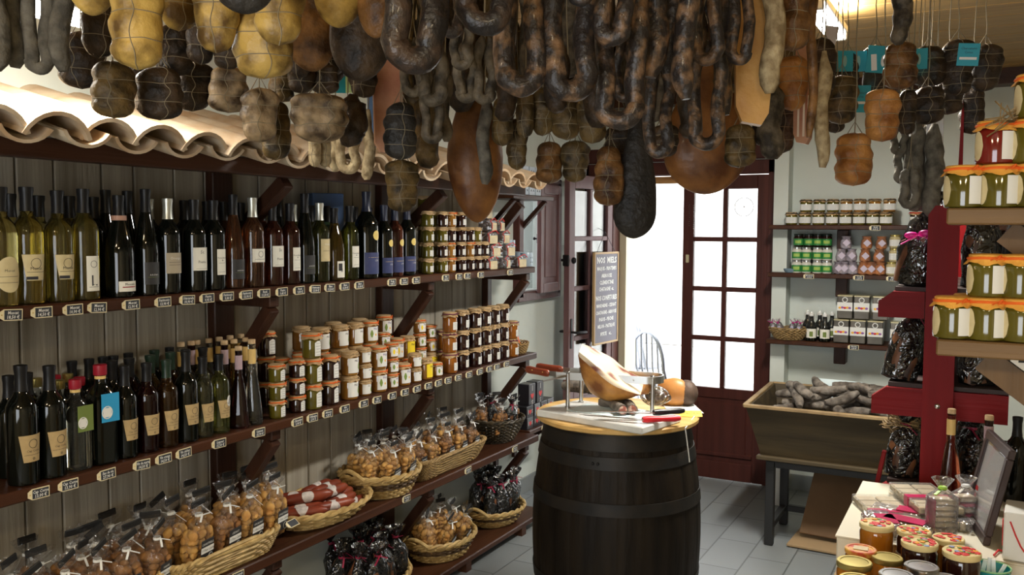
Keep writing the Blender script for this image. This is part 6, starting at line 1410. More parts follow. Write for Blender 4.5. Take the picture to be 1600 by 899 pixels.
nbox(1447, 785, ZT, .26, .135, .030, .42, 2, 5, 'lower clear nougat box at the far end of the counter', .3)
nbox(1446, 772, ZT + .0315, .25, .13, .028, .42, 2, 5, 'upper clear nougat box stacked at the far end of the counter', .4)
for i, (px, py_, a, L) in enumerate(((1385, 800 + 17, .35, .15), (1440, 806, 1.45, .24), (1415, 818, 1.3, .2))):
    p = at_z(px, py_, ZT + .02); inn = G(); n = int(L / .018)
    for k in range(n): inn.box((0, -L / 2 + .009 + k * .018, .012), (.045, .014, .022), bev=.003)
    film = crump(G().box((0, 0, .015), (.058, L + .035, .030), bev=.006), .005, 45, i)
    lb = G().box((0, .0, .031), (.05, L * .55, .002))
    thing('nougat_stick', [('nougat_slices', inn.mesh('nougat_slices', M_nou)), ('film', film.mesh('film', M_clear)), ('magenta_label', lb.mesh('magenta_label', M_mag))], (p.x, p.y, ZT + .001), 'film-wrapped nougat stick with magenta label lying on the counter', 'packet', rot=(0, 0, a), group='nougat sticks on the counter', where='')
for i, (px, py_, n, ds) in enumerate(((1470, 838, 7, 'upright stack of nougat bars tied with lime green ribbon'), (1507, 815, 5, 'upright stack of nougat bars with red layers beside the frame'))):
    p = at_z(px, py_, ZT); inn = G(); 
    for k in range(n): inn.box((0, 0, .008 + k * .0155), (.055, .055, .010), k % 2 if i else 0, bev=.002)
    film = crump(G().lathe([(.9, .001), (1.0, .004), (1.0, n * .0155), (.5, n * .0155 + .018), (.25, n * .0155 + .028), (.7, n * .0155 + .055)], 20, sx=.042, sy=.042, capt=False), .004, 40, i)
    rb = G().lathe([(.010, n * .0155 + .022), (.013, n * .0155 + .027), (.010, n * .0155 + .032)], 12); rb.bar((0, 0, n * .0155 + .026), (-.03, -.02, n * .0155 + .014), .008, .003)
    side = G().box((-.0305, 0, n * .0155 / 2), (.002, .05, n * .0155))
    thing('nougat_stack', [('nougat_bars', inn.mesh('nougat_bars', [M_nou, M_mag])), ('film', film.mesh('film', M_clear)), ('ribbon', rb.mesh('ribbon', mat('lime_ribbon', (.35, .65, .05), .4) if i == 0 else M_white)), ('side_label', side.mesh('side_label', M_mag))], (p.x, p.y, ZT), ds, 'packet', rot=(0, 0, .5))
# corked bottles behind the counter
for px, dep_y, gl, bd in ((1487, 3.12, 'rosedark', 'gold'), (1546, 3.05, 'plum', 'lilac')):
    d = ray(px, 650); y = dep_y; x = d.x / d.y * y; zt_p = at_y(px, 640 if px < 1500 else 650, y).z
    bottle('cone', gl, 'cork', None, x, y, ZT, 'tall corked liqueur bottle standing at the far end of the counter', '', 'corked bottles on the counter', (zt_p - ZT) / .285, 0, (bd, .205, .255))
bottle('bordeaux', 'rosedark', 'black', None, .18, 3.16, ZT, 'dark bottle behind the framed notice on the counter', '', 'bottles behind the frame', .95)
bottle('bordeaux', 'dark', 'black', None, .10, 3.17, ZT, 'near-black bottle behind the corked liqueurs', '', 'bottles behind the frame', .9)
# framed notice (leaning, glass front)
fa, fb = at_z(1540, 845, ZT), None
P0 = at_z(1512, 800, ZT); P1 = at_z(1545, 862, ZT) 
P0 = Vector((.075, 2.93, ZT)); 
fr_w, fr_h = .36, .27
dvec = (at_z(1552, 868, ZT) - at_z(1509, 800, ZT)); dvec.z = 0
A0 = at_z(1509, 806, ZT); A1 = at_z(1553, 872, ZT); dirf = (A1 - A0).normalized(); Lf_ = (A1 - A0).length
ztopf = .27
g = G(); pn = G()
T = Matrix.Translation(A0) @ Matrix.Rotation(math.atan2(dirf.y, dirf.x), 4, 'Z') @ Matrix.Rotation(math.radians(-12), 4, 'X')
fw = .026
Wf = .27
for (c, d_) in (((Wf / 2, 0, fw / 2), (Wf, .018, fw)), ((Wf / 2, 0, ztopf - fw / 2), (Wf, .018, fw)), ((fw / 2, 0, ztopf / 2), (fw, .018, ztopf - 2 * fw)), ((Wf - fw / 2, 0, ztopf / 2), (fw, .018, ztopf - 2 * fw))): g.box(c, d_, 0, T, .003)
pn.box((Wf / 2, 0, ztopf / 2), (Wf - 2 * fw, .004, ztopf - 2 * fw), 0, T)
gl_ = G().box((Wf / 2, .004, ztopf / 2), (Wf - 2 * fw, .002, ztopf - 2 * fw), 0, T); gl_.box((Wf / 2, -.004, ztopf / 2), (Wf - 2 * fw, .002, ztopf - 2 * fw), 0, T)
pr = G()
for i in range(3):
    for s_ in (-1, 1): pr.box((Wf * .16, s_ * .0026, .06 + .02 * i), (Wf * .10, .0008, .012), 0, T)
thing('framed_notice', [('paper_sheet', pn.mesh('paper_sheet', M_white), [('red_print', pr.mesh('red_print', M_redh))]), ('glass', gl_.mesh('glass', thin('frame_glass', (.98, .98, .99), .03, .03, fk=.35)))], (0, 0, 0), 'dark-framed notice under glass standing on the counter at right', 'picture frame', data=g.mesh('framed_notice', mat('dark_frame', (.05, .035, .035), .35)))
# white paper bag box with rope handles
M_wbag = mat('white_card_bag', (.68, .68, .64), .5)
c0_ = at_z(1585, 862, ZT + .0)
for i, (c, d_, rz_, ds) in enumerate((((.128, 2.655, ZT + .0635), (.13, .13, .125), -.05, 'white carton box with grey string beside the framed notice'),)):
    st = G(); st.tube([(-.05 + .0125 * k, -.0665, .04 - .085 * math.sin(PI * k / 8)) for k in range(9)], .0022, 6); st.tube([(-.0665, -.05 + .0125 * k, .04 - .085 * math.sin(PI * k / 8)) for k in range(9)], .0022, 6)
    thing('white_carton', [('string', st.mesh('string', M_raff['red']))], c, ds, 'box', rot=(0, 0, rz_), data=G().box((0, 0, 0), d_, bev=.003).mesh('white_carton', M_wbag))
st = [at_z(1553 + 0, 868, ZT + .004), at_z(1560, 860, ZT + .006), at_z(1572, 862, ZT + .005), at_z(1590, 870, ZT + .005), at_z(1612, 878, ZT + .005)]
thing('red_rope', [], (0, 0, 0), 'red brown rope handle curling on the counter at right photo edge', 'rope', data=G().tube(st, .0028, 6).mesh('red_cord', M_raff['red']))
# ================================================================ HANGING MEATS
def meat(name, c, c2, rough, scale=14, bump=.9, bs=40, lo=.35, hi=.65, coat=0.0): return mat(name, c, rough, c2, scale=scale, bump=bump, bscale=bs, lo=lo, hi=hi, coat=coat, detail=8, spec=.35)
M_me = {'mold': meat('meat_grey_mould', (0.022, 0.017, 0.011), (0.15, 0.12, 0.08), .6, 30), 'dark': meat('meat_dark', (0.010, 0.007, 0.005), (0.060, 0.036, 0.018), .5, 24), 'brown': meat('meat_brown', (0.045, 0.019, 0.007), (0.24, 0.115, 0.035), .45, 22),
        'yellow': meat('meat_yellow', (0.10, 0.055, 0.015), (0.50, 0.33, 0.085), .4, 20, .6, 34, .36, .60), 'orange': meat('meat_orange', (0.20, 0.07, 0.015), (0.50, 0.23, 0.06), .45), 'olive': meat('meat_olive', (0.022, 0.015, 0.006), (0.15, 0.095, 0.032), .5, 26),
        'saus': meat('sausage_dark_mottled', (0.022, 0.017, 0.015), (0.27, 0.155, 0.080), .38, 38, .7, 60, .48, .76, .08), 'sausb': meat('sausage_black', (0.012, 0.010, 0.010), (0.085, 0.05, 0.03), .36, 32, .7, 50, .45, .8, .1),
        'pale': meat('sausage_pale_mould', (0.20, 0.14, 0.07), (0.48, 0.38, 0.22), .8, 40), 'grey': meat('sausage_grey_mould', (0.06, 0.055, 0.045), (0.17, 0.155, 0.125), .85, 30), 'ham': meat('ham_rust', (0.085, 0.028, 0.008), (0.26, 0.11, 0.03), .42, 12, .4, 26, coat=.05),
        'hamd': meat('ham_black_rind', (0.014, 0.013, 0.012), (0.045, 0.038, 0.03), .5, 8), 'slab': meat('cured_fat_slab', (0.38, 0.17, 0.035), (0.55, 0.30, 0.08), .4, 9, .3, 30), 'pink': meat('bacon_pink', (0.30, 0.10, 0.06), (0.55, 0.30, 0.18), .4, 8, .15), 'whiteb': meat('coppa_pale_net', (0.05, 0.03, 0.015), (0.38, 0.27, 0.15), .5, 24, .6)}
M_str = mat('butcher_twine', (.24, .20, .13), .8)
CZ = ZC - .012
def yaw_to(p): return math.atan2(p.y, p.x) - PI / 2       # local Y points away from the camera
def hang_string(g, x, y, z, top): 
    n = 5; pts = [(x + .003 * math.sin(k * 2.1), y, z + (top - z) * k / n) for k in range(n + 1)]; g.tube(pts, .0016, 4); 
def netted(w_, h_, lobes, seed, rings, depth=.85):
    """tied cured loin: twine rings pinch the body, lobes split it vertically. origin at the top centre, hangs down"""
    n, m = 26, 28; ph = seed * 1.7; vs = []; fs = []
    def surf(t, u, k=1.0):
        z = -h_ * u; e = (1 - abs(2 * u - 1) ** 5) ** .55; r = w_ / 2 * (e * .95 + .05) * (.98 + .10 * math.sin(u * 3.1 + seed * 2.3))
        for q in range(1, rings + 1):
            d_ = (u - q / (rings + 1)) * h_ / w_; r *= 1 - .075 * math.exp(-(d_ * 10) ** 2)
        if lobes > 1: r *= 1 - .16 * math.exp(-((((t + .25 * math.sin(seed)) / PI + 8) % 2 - 1.5) * 6) ** 2) - .12 * math.exp(-((((t + .25 * math.sin(seed)) / PI + 8) % 2 - .5) * 6) ** 2)
        r *= 1 - .05 * abs(math.sin(2 * t + ph)) ** 6
        p = Vector((r * math.cos(t), r * depth * math.sin(t), z)); nn = mnoise.noise(p * 34 + Vector((seed, 0, 0))) * .12 + mnoise.noise(p * 13 + Vector((0, seed, 0))) * .17
        return Vector((p.x * (1 + nn) * k, p.y * (1 + nn) * k, z + nn * .02 * (k if k == 1 else 1)))
    for i in range(n + 1):
        for k in range(m): vs.append(surf(2 * PI * k / m, i / n))
    for i in range(n):
        for k in range(m): a = i * m; k2 = (k + 1) % m; fs.append((a + k, a + m + k, a + m + k2, a + k2))
    fs.append(tuple(range(m))); fs.append(tuple(n * m + k for k in range(m - 1, -1, -1)))
    tw = G()
    for q in range(1, rings + 1): tw.tube([surf(2 * PI * k / 28, q / (rings + 1), 1.008) for k in range(28)], .0009, 4, closed=True)
    for a in (-PI / 2 + .3 * math.sin(seed), PI / 2): tw.tube([surf(a + .1 * math.sin(k * .6), k / 26, 1.008) for k in range(27)], .0009, 4)
    return G().add(vs, fs, 0, True), tw
def utube(W, tk, h_, seed, straight=None):
    """U shaped sausage: two legs hang from the string, bottom bend at z = -h"""
    R_ = W / 2 - tk / 2; pts = []; n = 9; hr = max(R_, tk * .55)
    for k in range(n): u = k / (n - 1); pts.append((-R_ * (.55 + .45 * min(1, u * 2.2)) - .004 * math.sin(k + seed), .006 * math.sin(k * .9 + seed), -(h_ - hr - tk / 2) * u))
    for k in range(1, 12): a = PI + PI * k / 12; pts.append((R_ * math.cos(a), .004 * math.sin(seed), -(h_ - hr - tk / 2) + hr * math.sin(a)))
    for k in range(n): u = 1 - k / (n - 1); pts.append((R_ * (.55 + .45 * min(1, u * 2.2)) + .004 * math.sin(k * 1.3 + seed), .006 * math.sin(k + 2 * seed), -(h_ - hr - tk / 2) * u))
    rr = [tk / 2 * (1 + .10 * mnoise.noise(Vector((i * .45, seed, 0)))) for i in range(len(pts))]; rr[0] *= .5; rr[-1] *= .5
    return G().tube(pts, rr, 14, nz=.14, seed=seed)
def log1(tk, h_, seed):
    n = 16; pts = [(.005 * math.sin(k * .55 + seed) * min(1, k / 3), .004 * math.sin(k * .4 + seed * 2), -h_ * k / n) for k in range(n + 1)]
    rr = [tk / 2 * (.35 + .65 * min(1, k / 3)) * (1 + .16 * mnoise.noise(Vector((k * .6, seed * 3, 0)))) for k in range(n + 1)]; rr[-1] *= .45; rr[-2] *= .88
    return G().tube(pts, rr, 12, nz=.2, seed=seed)
def hamshape(w_, h_, seed, depth=.55, bulge=.70, tip=.25):
    n, m = 24, 26; vs = []; fs = []
    for i in range(n + 1):
        u = 1 - (1 - i / n) ** 1.7; b = .30 + .70 * math.sin(min(1, u / bulge) * PI / 2) ** 1.3 if u < bulge else max(0, 1 - ((u - bulge) / (1 - bulge)) ** 2) ** .55
        if i == n: b = .02
        for k in range(m):
            t = 2 * PI * k / m; p = Vector((w_ / 2 * b * math.cos(t), w_ / 2 * b * depth * math.sin(t), -h_ * u)); q = 1 + .05 * mnoise.noise(p * 8 + Vector((seed, 0, 0))); vs.append((p.x * q + w_ * .04 * math.sin(u * 3 + seed), p.y * q, p.z))
    for i in range(n):
        for k in range(m): a = i * m; k2 = (k + 1) % m; fs.append((a + k, a + m + k, a + m + k2, a + k2))
    fs.append(tuple(range(m))); fs.append(tuple(n * m + k for k in range(m - 1, -1, -1)))
    return G().add(vs, fs, 0, True)
def slabshape(w_, h_, seed, t=.035, taper=.8):
    pts = []; 
    for (x, z) in ((-.5 * taper, 0), (.42 * taper, 0), (.46, -.4), (.5, -.8), (.44, -.94), (.25, -1), (-.28, -.98), (-.46, -.9), (-.5, -.5)): pts.append((x * w_, z * h_))
    g = G().prism(pts[::-1], -t / 2, t / 2); return g
def tagpart(kind, z, y, x=0.0, a=0.0, w_=.05, h_=.065):
    """printed paper tag facing the camera side (-Y local)"""
    T = Matrix.Translation((x, y, z)) @ Matrix.Rotation(a, 4, 'Y')
    g = G().box((0, 0, 0), (w_, .001, h_), 0, T); key = ('tag', w_)
    tq = G()
    if kind == 'text':
        tq.box((0, -.001, -.012), (w_ * .8, .0006, .008), 0, T); subs = [('white_strip', tq.mesh('white_strip', M_white))]
        for s_, zz in (('Charcuterie', .019), ('Corse', .007)):
            me = text_mesh(s_, .011, M_ink, xs=.85); me.transform(T @ Matrix.Rotation(-PI / 2, 4, 'Z') @ Matrix.Translation((.0012, 0, zz))); subs.append(('lettering', me))
    elif kind == 'map':
        tq.box((-w_ * .22, -.001, -.008), (w_ * .22, .0006, h_ * .6), 0, T @ Matrix.Rotation(-.15, 4, 'Y')); tq.ball((.012, -.0012, -.004), .007, .0006, .018, 0, 10, 6, T); subs = [('white_print', tq.mesh('white_print', M_white))]
    elif kind == 'leaf': tq.ball((0, -.0012, 0), .006, .0006, .018, 0, 10, 6, T); subs = [('pale_print', tq.mesh('pale_print', mat('tag_pale', (.25, .45, .42), .6)))]
    else: subs = None
    return ('paper_tag', g.mesh('paper_tag', mat('tag_turquoise', (.02, .33, .42), .5) if kind != 'white' else M_white), subs, 'turquoise paper tag' if kind != 'white' else 'white paper tag')
ML = [ # kind, px, ytop, ybot, wpx, dist, mat, desc, opts
 ('log', 21, -80, 106, 30, 1.75, 'grey', 'thin straight grey sausage'), ('log', -2, -80, 110, 30, 1.7, 'grey', 'thin straight grey sausage'), ('U', 62, -90, 117, 42, 1.75, 'grey', 'grey mouldy U-shaped sausage', .020 / .042 * 1.0),
 ('log', 98, -90, 111, 28, 1.75, 'grey', 'thin straight grey sausage'), ('net', 128, 52, 139, 58, 2.05, 'dark', 'small dark tied loin'), ('net', 155, -40, 90, 52, 1.9, 'dark', 'long dark tied loin'), ('ham', 148, -190, 25, 72, 1.5, 'yellow', 'yellow ham end', None),
 ('net', 216, -60, 108, 80, 1.45, 'yellow', 'big yellow tied coppa'), ('net', 178, 96, 186, 54, 2.15, 'olive', 'brown tied loin'), ('net', 213, 100, 155, 46, 2.3, 'dark', 'small dark tied loin'), ('net', 250, 106, 188, 62, 2.2, 'dark', 'small dark tied loin'),
 ('net', 280, -70, 48, 52, 1.6, 'yellow', 'yellow tied coppa'), ('net', 272, 40, 120, 50, 2.1, 'dark', 'small dark tied loin'), ('net', 301, 98, 173, 56, 2.25, 'dark', 'small dark tied loin'), ('net', 314, 20, 100, 36, 2.1, 'dark', 'small dark tied loin'),
 ('net', 338, -60, 82, 64, 1.55, 'yellow', 'yellow tied coppa'), ('net', 357, 104, 176, 55, 2.25, 'whiteb', 'brown and white tied coppa'), ('net', 355, 60, 108, 40, 2.1, 'dark', 'small dark tied loin'), ('net', 412, -40, 124, 84, 1.6, 'yellow', 'yellow tied coppa'), ('net', 436, -70, 70, 74, 1.35, 'yellow', 'yellow tied coppa'),
 ('ham', 380, -150, 22, 90, 1.2, 'hamd', 'black ham end', None), ('net', 406, 138, 223, 52, 2.2, 'whiteb', 'brown and white tied coppa'), ('net', 431, 158, 250, 40, 2.35, 'olive', 'long olive-brown tied loin'),
 ('ham', 532, -140, 44, 72, 1.5, 'yellow', 'yellow ham end', None), ('ham', 488, -60, 112, 74, 1.9, 'brown', 'brown ham end', None), ('ham', 562, -120, 128, 92, 1.8, 'dark', 'dark ham', None), ('ham', 590, -150, 60, 60, 1.5, 'brown', 'brown ham end', None),
 ('net', 470, 95, 146, 36, 2.4, 'dark', 'small dark tied loin'), ('net', 508, 100, 146, 44, 2.4, 'dark', 'small dark tied loin'), ('net', 568, 100, 153, 36, 2.4, 'dark', 'small dark tied loin'), ('net', 440, 105, 160, 40, 2.4, 'olive', 'olive-brown tied loin'), ('net', 500, 147, 222, 78, 2.15, 'whiteb', 'wide brown and white tied coppa', 'l2'),
 ('log', 553, 148, 228, 36, 2.3, 'dark', 'dark straight sausage'), ('net', 492, 205, 262, 17, 2.6, 'pale', 'pale tied sausage'), ('net', 508, 205, 262, 18, 2.6, 'pale', 'pale tied sausage'), ('U', 544, 190, 273, 36, 2.6, 'pale', 'pale mouldy U-shaped sausage', .42), ('log', 576, 172, 281, 17, 2.6, 'pale', 'pale mouldy straight sausage'), ('log', 524, 200, 268, 14, 2.7, 'pale', 'pale mouldy straight sausage'),
 ('slab', 607, 60, 242, 44, 2.5, 'pink', 'pink brown slab of cured bacon'), ('net', 626, 160, 250, 44, 2.3, 'hamd', 'black tied loin'), ('net', 628, 250, 332, 48, 2.4, 'olive', 'pair of olive-brown tied loins', 'l2'),
 ('U', 646, -150, 118, 94, 1.15, 'sausb', 'large black U-shaped sausage', .43), ('U', 705, -120, 60, 40, 1.4, 'saus', 'dark U-shaped sausage', .44), ('U', 645, 60, 152, 34, 2.1, 'mold', 'wrinkled dark U-shaped sausage', .42), ('U', 676, 60, 168, 46, 2.1, 'mold', 'wrinkled dark U-shaped sausage', .42), ('U', 675, 110, 226, 34, 2.2, 'mold', 'wrinkled dark U-shaped sausage', .42), ('log', 695, 100, 222, 18, 2.3, 'mold', 'wrinkled dark straight sausage'), ('log', 666, 140, 262, 34, 2.5, 'olive', 'olive-brown straight sausage'), ('log', 640, 120, 240, 30, 2.6, 'dark', 'dark straight sausage'),
 ('ham', 745, 120, 348, 82, 2.75, 'ham', 'large rust-coloured ham', .55), ('log', 757, 150, 288, 20, 2.5, 'grey', 'grey straight sausage before the rust-coloured ham'), ('U', 721, 25, 110, 34, 1.9, 'mold', 'wrinkled dark U-shaped sausage', .42), ('U', 728, 70, 162, 34, 2.0, 'mold', 'wrinkled dark U-shaped sausage', .44), ('U', 757, 60, 165, 36, 2.0, 'mold', 'wrinkled dark U-shaped sausage', .44), ('U', 757, -120, 57, 84, 1.2, 'sausb', 'large black U-shaped sausage', .40),
 ('U', 813, -130, 152, 76, 1.4, 'saus', 'large mottled U-shaped sausage', .43), ('U', 890, -130, 160, 80, 1.4, 'saus', 'large mottled U-shaped sausage', .40), ('U', 968, -140, 204, 77, 1.45, 'saus', 'large mottled U-shaped sausage', .37), ('U', 957, -120, 74, 58, 1.35, 'saus', 'dark mottled U-shaped sausage', .44), ('U', 907, -160, 10, 44, 1.25, 'sausb', 'large black U-shaped sausage', .42),
 ('log', 1020, -130, 121, 36, 1.5, 'saus', 'thick mottled straight sausage'), ('log', 1045, -120, 115, 28, 1.55, 'saus', 'thick mottled straight sausage'), ('log', 1070, -130, 155, 32, 1.5, 'saus', 'thick mottled straight sausage'), ('U', 1103, -120, 103, 48, 1.6, 'saus', 'mottled U-shaped sausage', .42), ('U', 1103, 20, 236, 56, 1.75, 'saus', 'long mottled U-shaped sausage', .36), ('log', 1133, -60, 180, 24, 1.8, 'saus', 'thick mottled straight sausage'), ('U', 1155, -110, 103, 38, 1.7, 'saus', 'mottled U-shaped sausage', .44), ('log', 1178, -70, 86, 22, 1.9, 'olive', 'olive-brown straight sausage'),
 ('U', 1028, 70, 248, 44, 1.8, 'saus', 'long mottled U-shaped sausage', .42), ('U', 975, 60, 160, 34, 1.9, 'saus', 'mottled U-shaped sausage', .42), ('log', 870, 60, 175, 34, 2.2, 'dark', 'dark straight sausage'), ('log', 930, 60, 200, 34, 2.2, 'dark', 'dark straight sausage'), ('log', 1075, 110, 215, 30, 2.2, 'dark', 'dark straight sausage'), ('log', 790, 60, 190, 28, 2.3, 'dark', 'dark straight sausage'),
 ('net', 820, 138, 216, 24, 2.4, 'olive', 'olive-brown tied loin'), ('net', 848, 138, 212, 36, 2.4, 'olive', 'olive-brown tied loin'), ('net', 885, 150, 218, 38, 2.4, 'olive', 'olive-brown tied loin'), ('net', 925, 150, 225, 42, 2.3, 'olive', 'olive-brown tied loin'), ('net', 785, 150, 228, 30, 2.5, 'olive', 'olive-brown tied loin'),
 ('net', 808, 185, 266, 32, 2.6, 'olive', 'olive-brown tied loin'), ('net', 858, 222, 287, 36, 2.7, 'brown', 'brown tied loin'), ('net', 898, 220, 285, 40, 2.7, 'olive', 'olive-brown tied loin'), ('net', 951, 228, 322, 44, 2.5, 'brown', 'brown tied loin'), ('net', 965, 195, 265, 40, 2.6, 'dark', 'small dark tied loin'),
 ('ham', 991, 180, 373, 64, 2.5, 'hamd', 'black ham with rounded lower end', .80), ('ham', 1106, 90, 304, 130, 2.6, 'ham', 'broad rust-coloured ham', .66), ('net', 1155, 195, 262, 42, 2.3, 'olive', 'olive-brown tied loin'), ('net', 1035, 195, 246, 42, 2.3, 'dark', 'small dark tied loin'),
 ('slab', 1174, -100, 197, 52, 1.9, 'slab', 'tall orange slab of cured fat'), ('log', 1205, -80, 146, 30, 1.8, 'pale', 'pale mouldy straight sausage'), ('log', 1189, 130, 226, 22, 2.4, 'dark', 'dark straight sausage'), ('log', 1203, 130, 249, 34, 2.3, 'mold', 'wrinkled dark straight sausage'),
 ('net', 1238, -40, 80, 50, 1.9, 'brown', 'brown tied loin'), ('net', 1238, 88, 172, 42, 2.3, 'orange', 'orange-brown tied loin'), ('bacon', 1254, 60, 226, 26, 2.5, 'pink', 'striped strip of streaky bacon'), ('net', 1281, 60, 162, 36, 2.5, 'dark', 'small dark tied loin'), ('log', 1283, 82, 262, 20, 2.3, 'pale', 'pale mouldy straight sausage'), ('log', 1266, -60, 215, 14, 2.0, 'brown', 'thin brown straight sausage'),
 ('net', 1222, 140, 240, 34, 2.6, 'dark', 'small dark tied loin'), ('net', 1313, 118, 195, 42, 2.6, 'olive', 'olive-brown tied loin'), ('net', 1305, 165, 208, 28, 2.8, 'dark', 'small dark tied loin'), ('net', 1323, 82, 130, 34, 2.9, 'dark', 'small dark tied loin with turquoise tag', ('leaf', .0)), ('net', 1365, 72, 180, 36, 2.9, 'dark', 'small dark tied loin with turquoise tags', ('two', .0)),
 ('net', 1405, 66, 140, 44, 2.6, 'brown', 'brown tied loin'), ('net', 1378, 138, 222, 52, 2.4, 'orange', 'orange-brown tied loin'), ('net', 1333, 208, 291, 50, 2.5, 'orange', 'orange-brown tied loin'), ('log', 1407, -40, 70, 26, 2.5, 'mold', 'wrinkled dark straight sausage'),
 ('net', 1450, 72, 136, 42, 2.9, 'dark', 'small dark tied loin with turquoise tag', ('leaf', -.05)), ('net', 1416, 140, 212, 28, 2.8, 'dark', 'small dark tied loin'), ('net', 1448, 135, 194, 42, 2.8, 'dark', 'small dark tied loin'), ('net', 1494, 62, 150, 48, 2.9, 'dark', 'small dark tied loin with turquoise tag', ('text2', .01)), ('net', 1480, 120, 180, 36, 3.0, 'dark', 'small dark tied loin'), ('net', 1537, 70, 143, 42, 2.9, 'dark', 'small dark tied loin'), ('net', 1518, 138, 210, 34, 3.0, 'dark', 'small dark tied loin'),
 ('U', 1404, 190, 243, 24, 3.0, 'grey', 'grey mouldy U-shaped sausage', .46), ('U', 1410, 230, 288, 26, 3.0, 'grey', 'grey mouldy U-shaped sausage', .46), ('U', 1420, 265, 327, 28, 2.95, 'grey', 'grey mouldy U-shaped sausage', .46), ('log', 1428, 190, 330, 26, 3.0, 'grey', 'grey mouldy straight sausage'), ('log', 1441, 200, 330, 28, 3.05, 'grey', 'grey mouldy straight sausage'), ('log', 1456, 195, 338, 26, 3.0, 'grey', 'grey mouldy straight sausage'), ('log', 1447, 190, 322, 20, 3.1, 'grey', 'grey mouldy straight sausage'), ('log', 1434, 190, 305, 20, 3.12, 'grey', 'grey mouldy straight sausage'),
]
# more of the dark mass further back
rb3 = random.Random(21)
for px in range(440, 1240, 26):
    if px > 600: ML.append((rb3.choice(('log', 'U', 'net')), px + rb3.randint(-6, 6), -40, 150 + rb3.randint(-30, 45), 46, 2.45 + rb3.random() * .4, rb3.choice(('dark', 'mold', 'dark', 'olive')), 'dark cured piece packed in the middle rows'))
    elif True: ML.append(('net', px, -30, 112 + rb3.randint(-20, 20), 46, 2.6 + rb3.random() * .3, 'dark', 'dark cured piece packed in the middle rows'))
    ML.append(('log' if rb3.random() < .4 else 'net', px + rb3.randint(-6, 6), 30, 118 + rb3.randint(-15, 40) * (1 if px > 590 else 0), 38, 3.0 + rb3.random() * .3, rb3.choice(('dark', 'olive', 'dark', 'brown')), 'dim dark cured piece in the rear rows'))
PLACED = []
def settle(px, yt, yb, wpx, dist, kind):
    """slide a piece along its line of sight until it hangs clear of its neighbours"""
    best = None
    for k in range(46):
        dd = dist + (.035 * ((k + 1) // 2)) * (1 if k % 2 else -1)
        if dd < 1.0: continue
        w_ = wpx * dd / F * (1.12 if kind == 'net' else 1.06); p = at_d(px, yb, dd); zt = min(at_d(px, yt, dd).z, CZ - .05); r = w_ / 2 * (.62 if kind in ('U', 'ham', 'slab') else .86)
        if p.x < -1.80 - r * .6 or zt - p.z < .04: continue
        cost = 0
        for (x, y, z0, z1, r2) in PLACED:
            if p.z < z1 and zt > z0: cost += max(0, r + r2 - math.hypot(p.x - x, p.y - y))
        if best is None or cost < best[0] - 1e-6: best = (cost, dd, p.x, p.y, p.z, zt, r)
        if cost == 0: break
    PLACED.append((best[2], best[3], best[4], best[5], best[6])); return best[1]
